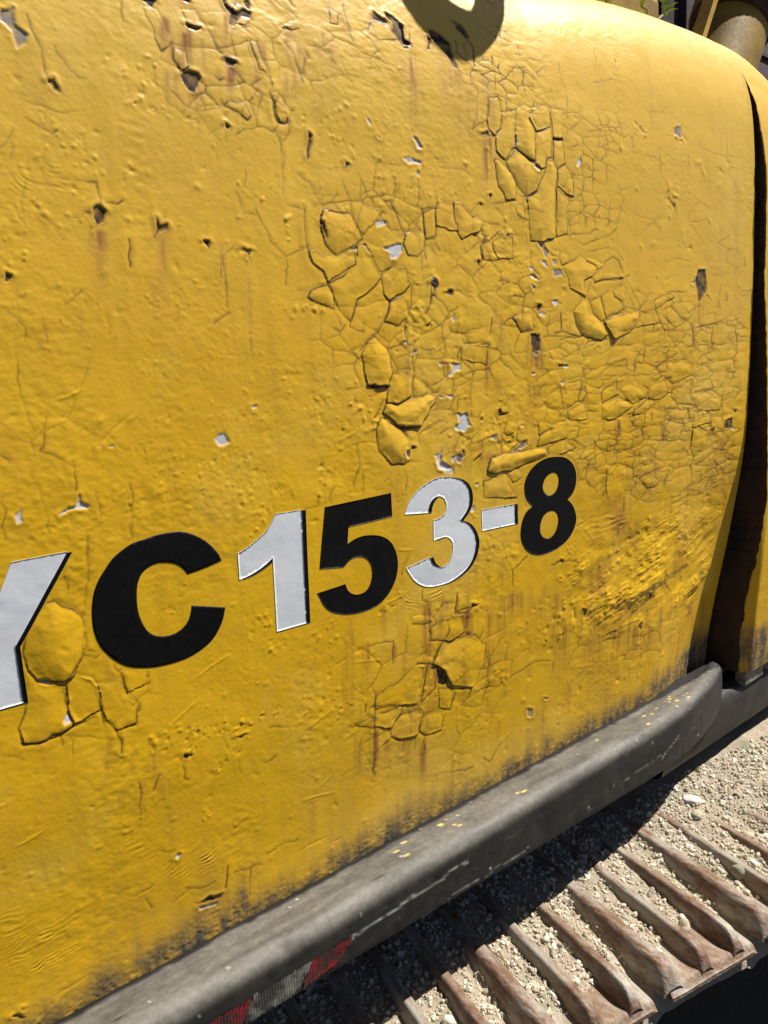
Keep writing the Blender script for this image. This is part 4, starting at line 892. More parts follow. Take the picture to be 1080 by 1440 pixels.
[0.6561,0.1352,0.0543,0.0059,-0.0004,0.21142355710898103],
[0.8582,-0.068,0.0874,0.0109,0.0055,0.3245120382449493],
[0.8194,-0.0476,0.0699,0.0106,0.0027,0.31007957305153694],
[0.7079,-0.0226,0.0645,0.0092,0.0006,0.28963670030954775],
[0.7261,-0.0554,0.0768,0.0125,0.0018,0.3828675764325048],
[0.7082,-0.0491,0.0654,0.0121,0.0009,0.3395207978253245],
[0.8443,-0.1127,0.0482,0.0162,0.0036,0.33798508315790643],
[0.8071,-0.0657,0.0953,0.0154,0.0049,0.29141279123429426],
[0.7869,-0.0443,0.0845,0.0118,0.0029,0.2676790775301769],
[0.3721,0.3625,0.0774,0.0018,-0.0069,0.13646845713358477],
[0.2087,0.3277,0.0277,0.001,-0.0033,0.2380127996320494],
[0.3691,0.3931,0.0466,0.0013,-0.0043,0.1397228229398692],
[0.1613,0.35,0.0504,0.0009,-0.0064,0.22733787842120817],
[0.2735,0.3532,0.0586,0.0012,-0.0063,0.22365663226151453],
[0.2112,-0.0799,0.0274,0.002,-0.0026,0.2706935873908884],
[0.2307,-0.084,0.0477,0.0029,-0.0042,0.260898062938057],
[0.1875,-0.076,0.0626,0.0016,-0.0061,0.27208048950116415],
[0.2261,-0.0849,0.0268,0.0025,-0.0024,0.20084232829858067],
[0.1924,-0.0599,0.0288,0.0023,-0.0029,0.3616869683541499],
[0.1958,-0.1145,0.038,0.0029,-0.0034,0.2832297574427062],
[0.7018,0.2843,0.0716,0.0036,-0.0016,0.34839477204508956],
[0.5771,0.3066,0.0263,0.0034,-0.0013,0.18362207858263543],
[0.6728,0.3734,0.0538,0.0036,-0.002,0.24162782979266717],
[0.7284,0.3289,0.0525,0.0055,-0.0012,0.3703733290790636],
[0.62,0.4023,0.0356,0.0032,-0.0018,0.24295031140752887],
[0.6944,0.3009,0.0319,0.0036,-0.0009,0.23315179004024014],
[0.7169,0.3476,0.0545,0.0041,-0.0015,0.27432992458178246],
[0.6694,0.3699,0.0555,0.0052,-0.0021,0.23182291976226435],
[0.6424,0.4006,0.0371,0.0029,-0.0018,0.16722200033473267],
[0.5697,0.2818,0.06,0.0041,-0.0029,0.3282309972934124],
[1.0118,0.0359,0.0613,0.0131,0.005,0.3342614719576529],
[0.9952,0.0629,0.0361,0.012,0.0028,0.41107709338578513],
[1.0059,-0.0003,0.0375,0.013,0.0028,0.3693905503115363],
[1.1053,0.0111,0.0477,0.0152,0.0047,0.2760548467336975],
[1.0415,-0.0032,0.0629,0.0108,0.0051,0.34088977650452446],
[0.9912,0.0583,0.0777,0.0116,0.006,0.35037758539043695],
[1.132,0.0278,0.0451,0.0126,0.005,0.21919582605784224],
[0.969,0.0431,0.0599,0.0131,0.0043,0.31520687683707377],
[1.0556,-0.021,0.0507,0.0107,0.0042,0.3206172268655198],
[0.9723,0.0612,0.0346,0.012,0.0025,0.2993932878227817],
]
PITS = [
[0.221,0.4533,0.0322,0.0158,0.004,14,1.0],
[0.2152,0.4055,0.035,0.0228,0.004,18,0.7],
[0.2553,0.4438,0.0157,0.0117,0.0042,5,1.0],
[0.1601,0.3792,0.0116,0.0219,0.0038,12,0.9],
[0.28,0.441,0.0092,0.0084,0.0031,4,0.7],
[0.393,0.4348,0.0096,0.004,0.0051,4,1.2],
[0.4166,0.4104,0.0067,0.015,0.0046,7,1.1],
[0.3652,0.3868,0.0108,0.0132,0.0043,7,1.1],
[0.3281,0.3845,0.0072,0.0115,0.0041,6,1.0],
[0.3048,0.3953,0.0097,0.0112,0.0039,8,0.8],
[0.2785,0.3386,0.0267,0.0137,0.0032,22,0.8],
[0.3021,0.4938,0.0271,0.0072,0.0051,8,1.0],
[0.2819,0.5135,0.0261,0.012,0.005,8,0.8],
[0.3697,0.508,0.0229,0.009,0.0042,12,0.9],
[0.4844,0.5206,0.023,0.0291,0.0041,20,0.8],
[0.5098,0.4962,0.0383,0.0178,0.0042,24,0.7],
[0.5504,0.5243,0.0305,0.0232,0.0036,24,0.7],
[0.6007,0.509,0.0219,0.031,0.0037,16,0.5],
[0.567,0.4748,0.0418,0.0224,0.0045,24,0.6],
[0.1814,0.3135,0.0335,0.0115,0.0028,18,0.6],
[0.2355,0.3256,0.0186,0.0121,0.0031,10,0.6],
[0.297,0.3201,0.0278,0.0128,0.0033,16,0.6],
[0.4253,0.3351,0.0258,0.0099,0.0047,8,1.0],
[0.4516,0.3356,0.0126,0.0087,0.0049,7,1.0],
[0.3259,0.2874,0.059,0.012,0.0028,30,0.6],
[0.2555,0.2764,0.0326,0.0088,0.0032,16,0.7],
[0.4027,0.2645,0.0507,0.0214,0.0039,30,0.7],
[0.4447,0.2405,0.0227,0.0373,0.0041,40,0.8],
[0.4706,0.2084,0.0287,0.0193,0.0035,30,0.7],
[0.3429,0.2256,0.0619,0.0194,0.0029,50,0.8],
[0.2607,0.1991,0.0406,0.0262,0.0027,60,0.8],
[0.331,0.1777,0.0463,0.0281,0.0029,80,0.9],
[0.271,0.1645,0.0419,0.0168,0.0027,50,0.8],
[0.3662,0.1144,0.021,0.0373,0.004,40,0.8],
[0.3521,0.1463,0.0202,0.0145,0.0038,18,0.7],
[0.394,0.1479,0.0173,0.0225,0.0032,22,0.7],
[0.4485,0.1562,0.0188,0.0233,0.0043,20,0.8],
[0.2291,0.1506,0.0261,0.0196,0.0033,25,0.6],
[0.1559,0.1495,0.0227,0.0122,0.0029,14,0.7],
[0.1892,0.1312,0.0122,0.0127,0.0031,10,0.7],
[0.2699,0.0743,0.0218,0.0099,0.0029,12,0.6],
[0.2604,0.0478,0.0087,0.0071,0.0036,4,1.0],
[0.3596,0.0155,0.0217,0.0195,0.0041,22,0.9],
[0.375,-0.0166,0.0226,0.016,0.0043,16,0.8],
[0.4392,-0.0301,0.025,0.0423,0.0046,30,0.7],
[0.4772,-0.085,0.0434,0.0268,0.004,24,0.6],
[0.2417,-0.0802,0.0302,0.0119,0.0045,24,1.0],
[0.2864,-0.0889,0.0408,0.0109,0.004,30,1.0],
[0.3435,-0.0972,0.0539,0.0114,0.0043,30,0.9],
[0.2657,-0.1049,0.0112,0.0077,0.0047,9,1.1],
[0.3082,-0.1215,0.0121,0.0098,0.0042,9,0.9],
[0.295,-0.137,0.0103,0.0065,0.0042,6,0.8],
[0.243,-0.1559,0.0096,0.0079,0.0024,14,0.7],
[0.28,-0.181,0.0069,0.0099,0.0034,7,1.0],
[0.2219,-0.1424,0.0153,0.0155,0.0031,10,0.5],
[0.4258,-0.1042,0.0612,0.0218,0.0047,30,0.7],
[0.4552,-0.1232,0.0129,0.0127,0.004,12,0.9],
[0.7257,-0.1729,0.047,0.0277,0.0054,16,0.7],
[0.8582,-0.2628,0.0751,0.0197,0.0062,14,0.6],
[0.6159,-0.1789,0.0344,0.026,0.0048,12,0.6],
[0.814,-0.0992,0.0671,0.0156,0.0056,12,0.7],
[0.7822,-0.0912,0.0483,0.0326,0.0054,16,0.5],
[0.5049,0.0997,0.0146,0.0117,0.0038,8,0.6],
[0.5392,-0.0117,0.0287,0.018,0.0051,20,0.8],
[1.0916,-0.262,0.1189,0.0195,0.0075,14,0.6],
[0.1296,-0.0802,0.0372,0.0169,0.0032,12,0.6],
[0.119,-0.1776,0.0329,0.0216,0.0034,12,0.5],
[0.1784,-0.1617,0.0288,0.0226,0.0037,10,0.5],
[0.3811,-0.2597,0.0523,0.0229,0.0039,10,0.4],
[0.6438,-0.2743,0.0591,0.0153,0.0051,10,0.5],
[1.1168,0.5084,0.0287,0.0262,0.0077,16,0.9],
[1.0431,0.6049,0.0266,0.0131,0.006,12,0.9],
[1.1513,0.6093,0.0257,0.0156,0.0065,10,0.9],
[0.7476,0.1673,0.0355,0.0171,0.0059,24,1.0],
[0.7201,0.1976,0.0272,0.011,0.0046,14,0.9],
[0.6029,0.3624,0.0336,0.016,0.0048,16,0.7],
[0.7256,0.4182,0.0328,0.0213,0.0065,20,0.9],
[0.7663,0.4383,0.0276,0.0261,0.0067,16,0.9],
[0.6752,0.4147,0.0368,0.0115,0.0051,8,0.6],
[0.5101,0.2132,0.0203,0.0238,0.0054,24,0.9],
[0.4917,0.2379,0.0137,0.0155,0.0053,14,0.9],
[0.5529,0.2344,0.0214,0.0081,0.0047,6,0.5],
[0.6466,0.3059,0.0601,0.0336,0.0041,14,0.4],
[0.5886,0.2981,0.0333,0.0202,0.0048,16,0.5],
[0.1939,0.4576,0.0388,0.0328,0.0033,30,0.8],
[0.1761,0.402,0.027,0.0275,0.0033,30,0.8],
[0.271,0.5261,0.0384,0.0368,0.0038,26,0.8],
[0.3639,0.4509,0.0532,0.0385,0.0035,30,0.7],
[0.4861,0.4301,0.0558,0.0429,0.0041,30,0.6],
[0.4413,0.5203,0.043,0.0422,0.0039,30,0.7],
[0.2011,0.3367,0.0519,0.029,0.0029,40,0.7],
[0.3296,0.3268,0.0661,0.0393,0.0028,50,0.7],
[0.655,0.4851,0.0709,0.0476,0.0049,36,0.7],
[0.5561,0.2984,0.053,0.0396,0.0046,30,0.6],
[0.6552,0.1936,0.075,0.0353,0.0053,40,0.9],
[0.8057,0.2202,0.0903,0.0481,0.0049,36,0.6],
[0.6933,0.0405,0.069,0.0584,0.0059,36,0.8],
[0.59,-0.1297,0.078,0.0499,0.0057,36,0.7],
[1.0271,-0.0674,0.1879,0.0737,0.0083,60,0.8],
[0.9167,-0.1135,0.1138,0.0478,0.0077,40,0.9],
[0.3219,-0.0452,0.0674,0.039,0.0032,50,0.6],
[0.1615,-0.1306,0.0547,0.0364,0.0028,30,0.5],
]
PRINTS = [
[0.27962,-0.23495,0.00821,0.00188,0.00449,-0.01015,0.38182,1.0],
[0.25376,-0.23728,0.0056,0.00207,0.00397,-0.00801,0.55556,0.7],
[0.24325,-0.23182,0.0055,0.00207,0.00345,-0.00702,0.625,0.6],
[0.23613,-0.22473,0.00483,0.00185,0.00339,-0.00694,0.625,0.6],
[0.26746,-0.24614,0.00587,0.00178,0.00303,-0.00639,0.71429,0.7],
[0.36089,-0.17204,0.0095,-0.01164,-0.00522,-0.00411,0.35556,0.6],
[0.34036,-0.18806,0.01418,0.00128,0.00184,-0.00472,0.8,0.5],
[0.20428,-0.18227,0.0089,0.00093,0.00315,-0.01011,0.66667,0.6],
[0.21714,-0.20088,0.00915,0.00081,0.00273,-0.00866,0.7,0.5],
[0.12093,-0.26435,0.00895,0.00084,0.00322,-0.01168,0.32143,1.0],
[0.13545,-0.26127,0.00916,0.00087,0.00192,-0.00674,0.5625,0.8],
[0.10658,-0.2633,0.00663,0.00028,0.00201,-0.00824,0.5,0.8],
[0.11653,-0.2348,0.00794,-8e-05,0.00159,-0.00735,0.55556,0.6],
[0.09159,-0.20779,0.01343,0.0002,0.00403,-0.01954,0.28,0.5],
[0.09112,-0.23807,0.01315,0.00157,0.00418,-0.01596,0.3,0.5],
[0.13208,-0.23136,0.01715,0.00118,0.00324,-0.01238,0.46667,0.35],
[0.17449,0.42218,0.00684,-0.00351,-0.00652,-0.00993,0.3,0.7],
[0.20026,0.43918,0.00746,-0.00065,-0.00257,-0.00773,0.5,0.6],
[0.2052,0.42559,0.0064,-0.00088,-0.00244,-0.00666,0.5,0.5],
[0.60592,-0.00685,0.01736,0.0032,0.00791,-0.01344,0.35714,1.0],
[0.56535,-0.01333,0.01317,-0.00653,-0.00374,-0.00786,0.4,0.9],
[0.6213,-0.12445,0.01164,0.00071,0.00784,-0.01525,0.35714,0.5],
[0.61546,-0.15307,0.01208,-0.00046,0.0037,-0.00893,0.5,0.6],
[0.5054,-0.07078,0.00792,0.00079,0.00342,-0.00761,0.5,0.8],
[0.96297,0.02034,0.07233,-0.00085,0.00749,-0.01665,0.57143,0.5],
[0.85857,0.0107,0.02794,-0.02576,-0.0248,-0.00933,0.35,0.5],
[0.56084,-0.05858,0.01882,-0.01223,-0.00305,-0.00426,0.66667,0.4],
[0.82352,0.07944,0.03045,0.00103,0.00441,-0.01057,0.6,0.3],
]
WRINKLES = [
[[[0.851,-0.0041],[0.9638,0.0089],[1.1935,0.0205],[1.3557,-0.0246],[1.3563,-0.1393],[1.3381,-0.2093],[1.1523,-0.199],[0.9791,-0.178],[0.9125,-0.1657],[0.8549,-0.0983],[0.861,-0.0442]],1.0],
[[[0.6415,0.1144],[0.7482,0.0999],[0.8534,0.1372],[0.9216,0.1087],[0.8434,-0.0188],[0.7215,-0.0045]],0.15],
[[[0.8732,0.0511],[0.9789,0.0574],[1.3553,0.017],[1.3557,-0.0246],[1.195,0.0114],[0.9642,0.0031],[0.876,-0.0033]],0.45],
[[[0.58,0.0247],[0.6937,0.0012],[0.7511,-0.0519],[0.7225,-0.0865],[0.5791,-0.0305]],0.3],
[[[0.726,0.4267],[0.7939,0.4317],[0.837,0.3984],[0.7921,0.3511],[0.7241,0.3754]],0.4],
]
CRAZING = [
[[[0.7812,0.5946],[0.8776,0.6232],[1.0284,0.6352],[1.0027,0.5367],[0.9326,0.442],[0.8526,0.4269],[0.832,0.5061],[0.7843,0.5455]],0.045,0.024,0.45,0.15],
[[[0.6719,0.6662],[0.7631,0.7379],[0.844,0.7359],[0.8323,0.6159],[0.7706,0.5433],[0.6938,0.5398]],0.03,0.017,0.7,0.3],
[[[0.8994,0.3343],[1.0403,0.378],[1.2549,0.3507],[1.3948,0.3533],[1.3984,0.1867],[1.4105,0.0192],[1.1925,0.027],[0.9412,0.0737],[0.8064,0.1421],[0.7763,0.2218],[0.8673,0.2759]],0.075,0.026,0.55,0.35],
[[[0.4474,0.4942],[0.569,0.5045],[0.7299,0.5192],[0.7524,0.4286],[0.6959,0.297],[0.7063,0.1432],[0.5484,0.127],[0.4687,0.1774],[0.4312,0.2996]],0.075,0.05,0.3,0.2],
[[[0.4596,-0.0183],[0.7222,-0.0657],[0.7594,-0.2514],[0.644,-0.2963],[0.4743,-0.2154]],0.07,0.045,0.3,0.2],
[[[0.8531,0.1474],[1.0521,0.1164],[1.385,0.0129],[1.3456,-0.0369],[0.9806,0.0345],[0.8732,0.0511]],0.07,0.03,0.5,0.3],
[[[0.3092,0.5873],[0.4371,0.6347],[0.4893,0.5749],[0.4376,0.4796],[0.3443,0.4732],[0.3064,0.5033]],0.06,0.05,0.35,0.2],
[[[0.1718,0.5268],[0.2245,0.5277],[0.2457,0.4651],[0.219,0.3889],[0.1523,0.3787]],0.09,0.07,0.2,0.05],
[[[1.0132,0.6548],[1.3509,0.6496],[1.3803,0.3654],[1.1622,0.3824],[1.0022,0.4472]],0.1,0.03,0.18,0.05],
[[[0.1424,0.3024],[0.2213,0.3076],[0.2164,0.1525],[0.1236,0.1549]],0.09,0.08,0.2,0.05],
[[[0.453,0.6314],[0.596,0.668],[0.5758,0.5868],[0.4533,0.5588]],0.06,0.03,0.35,0.2],
[[[0.5649,0.4448],[0.754,0.4715],[0.8672,0.305],[0.8534,0.1372],[0.594,0.147],[0.5367,0.3218]],0.045,0.026,0.5,0.2],
[[[0.4542,0.475],[0.6329,0.498],[0.6001,0.3061],[0.5513,0.2019],[0.4631,0.2395],[0.4357,0.3565]],0.05,0.034,0.5,0.18],
[[[0.5452,0.005],[0.7509,-0.0415],[0.8158,-0.133],[0.7281,-0.2289],[0.566,-0.1616]],0.05,0.03,0.45,0.2],
[[[0.8064,0.3423],[1.3813,0.353],[1.3661,-0.0081],[0.8722,0.0725],[0.7763,0.2218]],0.045,0.016,0.45,0.18],
[[[0.7225,0.5921],[0.879,0.6345],[1.0431,0.6049],[1.0022,0.4472],[0.7524,0.4286]],0.03,0.016,0.4,0.1],
[[[0.7819,-0.0804],[1.3183,-0.2039],[1.2851,-0.3278],[0.8896,-0.2129]],0.05,0.02,0.35,0.15],
[[[0.2784,0.5919],[0.5095,0.6678],[0.5813,0.6343],[0.4955,0.5448],[0.345,0.4794],[0.2816,0.5105]],0.05,0.03,0.45,0.22],
[[[0.1158,-0.0001],[0.2515,-0.0532],[0.2456,-0.1207],[0.1135,-0.0666]],0.07,0.05,0.3,0.1],
[[[0.1781,0.0276],[0.249,-0.0001],[0.2411,-0.0877],[0.1574,-0.0489]],0.06,0.045,0.35,0.1],
]
LOOP = {
"outer":[[0.5928,0.7212],[0.6044,0.7018],[0.6196,0.6839],[0.6382,0.6662],[0.6501,0.6565],[0.6639,0.6503],[0.6763,0.6487],[0.688,0.649],[0.7032,0.6554],[0.7195,0.6666],[0.7378,0.6855],[0.752,0.7029],[0.7658,0.7235],[0.7769,0.7432],[0.7935,0.7795],[0.8519,0.859]],
"inner":[[0.661,0.7351],[0.6696,0.7265],[0.6767,0.7198],[0.6861,0.7163],[0.6996,0.7142],[0.7086,0.7163],[0.7179,0.7307],[0.7276,0.75],[0.7323,0.7659]],
}

# ---------------------------------------------------------------- helpers
COL = scene.collection
def link(o, parent=None):
    COL.objects.link(o)
    if parent is not None: o.parent = parent
    return o
def empty(name, loc=(0,0,0)):
    o = bpy.data.objects.new(name, None); o.location = loc; o.empty_display_size = .05; return link(o)
def tag(o, label=None, cat=None, group=None, kind=None):
    if label: o['label'] = label
    if cat: o['category'] = cat
    if group: o['group'] = group
    if kind: o['kind'] = kind
    return o
def mesh_np(name, co, quads, smooth=True):
    me = bpy.data.meshes.new(name)
    co = np.asarray(co, np.float32); quads = np.asarray(quads, np.int32); k = quads.shape[1]
    me.vertices.add(len(co)); me.vertices.foreach_set('co', co.ravel())
    me.loops.add(quads.size); me.loops.foreach_set('vertex_index', quads.ravel())
    me.polygons.add(len(quads)); me.polygons.foreach_set('loop_start', np.arange(0,quads.size,k,dtype=np.int32))
    me.update(calc_edges=True)
    me.polygons.foreach_set('use_smooth', np.full(len(quads), smooth))
    return me
def attr(me, name, arr):
    a = me.attributes.new(name,'FLOAT_COLOR','POINT'); a.data.foreach_set('color', np.ascontiguousarray(arr,np.float32).ravel())
def obj(name, me, mat, parent=None):
    o = bpy.data.objects.new(name, me)
    if mat and not me.materials: me.materials.append(mat)
    return link(o, parent)
def bm_obj(name, bm, mat, parent=None, smooth=False, bevel=0, seg=2):
    if bevel: bmesh.ops.bevel(bm, geom=bm.edges[:], offset=bevel, segments=seg, affect='EDGES', profile=.6)
    me = bpy.data.meshes.new(name); bm.to_mesh(me); bm.free()
    for f in me.polygons: f.use_smooth = smooth
    return obj(name, me, mat, parent)
def add_box(bm, lo, hi):
    lo = Vector(lo); hi = Vector(hi)
    m = Matrix.Translation((lo+hi)/2) @ Matrix.Diagonal((*(hi-lo),1))
    return bmesh.ops.create_cube(bm, size=1, matrix=m)
def _hash(ix, iy, seed):
    h = (ix.astype(np.int64)*374761393 + iy.astype(np.int64)*668265263 + seed*1442695041) & 0xffffffff
    h = ((h ^ (h >> 13))*1274126177) & 0xffffffff
    h = ((h ^ (h >> 16))*2246822519) & 0xffffffff
    return ((h ^ (h >> 15)) & 0xffffff)/float(0xffffff)
def vnoise(x, y, seed=0):
    ix = np.floor(x); iy = np.floor(y); fx = x-ix; fy = y-iy
    fx = fx*fx*fx*(fx*(fx*6-15)+10); fy = fy*fy*fy*(fy*(fy*6-15)+10)
    a = _hash(ix,iy,seed); b = _hash(ix+1,iy,seed); c = _hash(ix,iy+1,seed); d = _hash(ix+1,iy+1,seed)
    return (a+(b-a)*fx+(c-a)*fy+(a-b-c+d)*fx*fy)*2-1
def fbm(x, y, oct=4, seed=0, gain=.5):
    v = 0; a = 1; t = 0
    for i in range(oct):
        v = v+a*vnoise(x*2**i+i*17.3, y*2**i+i*9.1, seed+i*31); t += a; a *= gain
    return v/t
def voronoi(x, y, seed=0):
    ix = np.floor(x); iy = np.floor(y); f1 = np.full(x.shape,9.); f2 = f1.copy(); cid = np.zeros(x.shape)
    for dx in (-1,0,1):
        for dy in (-1,0,1):
            jx = ix+dx; jy = iy+dy
            px = jx+.08+.84*_hash(jx,jy,seed); py = jy+.08+.84*_hash(jx,jy,seed+77)
            d = np.hypot(px-x,py-y); new = d < f1
            f2 = np.where(new,f1,np.minimum(f2,d)); f1 = np.where(new,d,f1); cid = np.where(new,_hash(jx,jy,seed+191),cid)
    return f1, f2, cid
def seg_dist(X, Y, poly, closed=True):
    P = np.asarray(poly,float); n = len(P); D = np.full(X.shape, 1e9)
    for i in range(n if closed else n-1):
        a = P[i]; b = P[(i+1)%n]; d = b-a; L = (d@d)+1e-12
        t = np.clip(((X-a[0])*d[0]+(Y-a[1])*d[1])/L,0,1)
        D = np.minimum(D, np.hypot(X-a[0]-t*d[0], Y-a[1]-t*d[1]))
    return D
def inside(X, Y, poly):
    P = np.asarray(poly,float); n = len(P); r = np.zeros(X.shape,bool)
    for i in range(n):
        a = P[i]; b = P[(i+1)%n]
        if a[1] == b[1]: continue
        c_ = (a[1] > Y) != (b[1] > Y)
        r ^= c_ & (X < (b[0]-a[0])*(Y-a[1])/(b[1]-a[1])+a[0])
    return r
def rough_poly(P, step, amp, seed):
    """densify a closed outline and make it ragged"""
    P = np.asarray(P,float); out = []
    r = np.random.default_rng(seed)
    for i in range(len(P)):
        a = P[i]; b = P[(i+1)%len(P)]; n = max(1,int(np.hypot(*(b-a))/step))
        for k in range(n):
            out.append(a+(b-a)*k/n+(r.normal(0,amp,2) if n > 1 or amp else 0))
    return np.array(out)

# ---------------------------------------------------------------- materials
def new_mat(name):
    m = bpy.data.materials.new(name); m.use_nodes = True; t = m.node_tree; t.nodes.clear()
    b = t.nodes.new('ShaderNodeBsdfPrincipled'); o = t.nodes.new('ShaderNodeOutputMaterial'); t.links.new(b.outputs[0],o.inputs[0])
    return m, t, b
def nd(t, typ, **kw):
    n = t.nodes.new(typ)
    for k, v in kw.items(): setattr(n,k,v)
    return n
def noise(t, scale, detail=4, rough=.55, vec=None, dist=0):
    n = nd(t,'ShaderNodeTexNoise'); n.inputs['Scale'].default_value = scale; n.inputs['Detail'].default_value = detail
    n.inputs['Roughness'].default_value = rough; n.inputs['Distortion'].default_value = dist
    if vec: t.links.new(vec,n.inputs['Vector'])
    return n.outputs['Fac']
def ramp(t, src, *st):
    n = nd(t,'ShaderNodeValToRGB'); e = n.color_ramp.elements
    while len(e) < len(st): e.new(.5)
    for i,(p,c_) in enumerate(st):
        e[i].position = p; e[i].color = (c_,c_,c_,1) if not isinstance(c_,tuple) else (*c_,1)
    t.links.new(src,n.inputs[0]); return n.outputs[0]
def mix(t, fac, a, b, typ='MIX'):
    n = nd(t,'ShaderNodeMix',data_type='RGBA',blend_type=typ)
    for s, v in ((n.inputs[0],fac),(n.inputs[6],a),(n.inputs[7],b)):
        if isinstance(v,(int,float)): s.default_value = v
        elif isinstance(v,tuple): s.default_value = (*v,1)
        else: t.links.new(v,s)
    return n.outputs[2]
def math_(t, op, a, b=None):
    n = nd(t,'ShaderNodeMath',operation=op)
    for s, v in ((n.inputs[0],a),(n.inputs[1],b)):
        if v is None: continue
        if isinstance(v,(int,float)): s.default_value = v
        else: t.links.new(v,s)
    return n.outputs[0]
def bump(t, b, h, strength, dist):
    n = nd(t,'ShaderNodeBump'); n.inputs['Strength'].default_value = strength; n.inputs['Distance'].default_value = dist
    t.links.new(h,n.inputs['Height']); t.links.new(n.outputs[0],b.inputs['Normal']); return n
def objvec(t, scale=(1,1,1)):
    g = nd(t,'ShaderNodeTexCoord'); m = nd(t,'ShaderNodeMapping'); m.inputs['Scale'].default_value = scale
    t.links.new(g.outputs['Object'],m.inputs[0]); return m.outputs[0]

def mat_paint():
    m, t, b = new_mat('weathered_yellow_paint')
    A = nd(t,'ShaderNodeAttribute',attribute_name='wear_a'); B = nd(t,'ShaderNodeAttribute',attribute_name='wear_b')
    sa = nd(t,'ShaderNodeSeparateColor'); t.links.new(A.outputs['Color'],sa.inputs[0])
    sb = nd(t,'ShaderNodeSeparateColor'); t.links.new(B.outputs['Color'],sb.inputs[0])
    rust, chip, dirt, crack = sa.outputs[0], sa.outputs[1], sa.outputs[2], A.outputs['Alpha']
    hole, grey, painted_sheen = sb.outputs[0], sb.outputs[1], sb.outputs[2]
    v = objvec(t); vs = objvec(t,(1,1,.12))
    n1 = noise(t,5,5,.6,v); n2 = noise(t,40,5,.6,v); n3 = noise(t,260,3,.6,v); ns = noise(t,60,4,.6,vs)
    col = mix(t, ramp(t,n1,(.35,0.),(.68,1.)), (.70,.385,.004), (.78,.452,.006))
    col = mix(t, math_(t,'MULTIPLY',ramp(t,n2,(.5,0.),(.75,1.)),.35), col, (.58,.335,.006))
    col = mix(t, math_(t,'MULTIPLY',ramp(t,ns,(.52,0.),(.8,1.)),.30), col, (.52,.27,.03))
    col = mix(t, painted_sheen, col, (.66,.44,.085))
    nb = noise(t,2.6,6,.7,v,.6); vl = objvec(t,(1,1,.05)); nl = noise(t,34,5,.65,vl)
    col = mix(t, math_(t,'MULTIPLY',ramp(t,nb,(.52,0.),(.66,1.)),.32), col, (.72,.50,.12))
    col = mix(t, math_(t,'MULTIPLY',ramp(t,nl,(.55,0.),(.72,1.)),.30), col, (.40,.22,.02))
    rn = math_(t,'MULTIPLY',rust,ramp(t,ns,(.25,.55),(.65,1.)))
    col = mix(t, rn, col, mix(t,n2,(.22,.070,.014),(.36,.145,.026)))
    dn = math_(t,'MULTIPLY',dirt,ramp(t,math_(t,'ADD',math_(t,'MULTIPLY',n2,.5),math_(t,'MULTIPLY',ns,.5)),(.34,.35),(.56,1.)))
    col = mix(t, dn, col, mix(t,n3,(.030,.026,.021),(.12,.10,.078)))
    prim = mix(t, grey, mix(t,n2,(.50,.50,.50),(.72,.73,.75)), mix(t,n2,(.22,.17,.14),(.36,.31,.27)))
    col = mix(t, chip, col, prim)
    col = mix(t, crack, col, (.045,.018,.008))
    col = mix(t, hole, col, mix(t,n3,(.010,.006,.005),(.038,.017,.012)))
    t.links.new(col,b.inputs['Base Color'])
    r = math_(t,'ADD',ramp(t,n2,(.3,.40),(.7,.52)),math_(t,'MULTIPLY',math_(t,'MAXIMUM',dirt,math_(t,'MAXIMUM',hole,rust)),.35))
    t.links.new(r,b.inputs['Roughness']); b.inputs['IOR'].default_value = 1.5; b.inputs['Specular IOR Level'].default_value = .34; b.inputs['Coat Weight'].default_value = .10; b.inputs['Coat Roughness'].default_value = .24
    hsum = math_(t,'ADD',math_(t,'MULTIPLY',n3,.45),math_(t,'MULTIPLY',n2,.40))
    bump(t,b,hsum,.42,.0010)
    return m
def mat_simple(name, ca, cb, scale=30, rough=.6, metal=0., bs=.3, bd=.002, stretch=(1,1,1), lo=.35, hi=.65):
    m, t, b = new_mat(name); v = objvec(t,stretch)
    n1 = noise(t,scale,6,.65,v); n2 = noise(t,scale*7,3,.6,v)
    t.links.new(mix(t,ramp(t,n1,(lo,0.),(hi,1.)),ca,cb),b.inputs['Base Color'])
    t.links.new(ramp(t,n2,(.3,max(0,rough-.1)),(.7,min(1,rough+.12))),b.inputs['Roughness']); b.inputs['Metallic'].default_value = metal
    if bs: bump(t,b,math_(t,'ADD',n1,math_(t,'MULTIPLY',n2,.5)),bs,bd)
    return m
MP = mat_paint()
M_WHITE = mat_simple('white_vinyl',(.66,.69,.72),(.76,.78,.80),18,.38,0,.25,.0008)
M_BLACK = mat_simple('black_vinyl',(.003,.003,.003),(.005,.005,.005),25,.5,0,.15,.0005)
M_BLACK.node_tree.nodes['Principled BSDF'].inputs['Specular IOR Level'].default_value = .18
M_DARK = mat_simple('dark_inner_steel',(.006,.005,.004),(.016,.012,.009),14,.8)
M_RUST = mat_simple('rusty_edge_paint',(.022,.011,.006),(.085,.036,.010),22,.8,0,.5,.003,(1,1,.4))

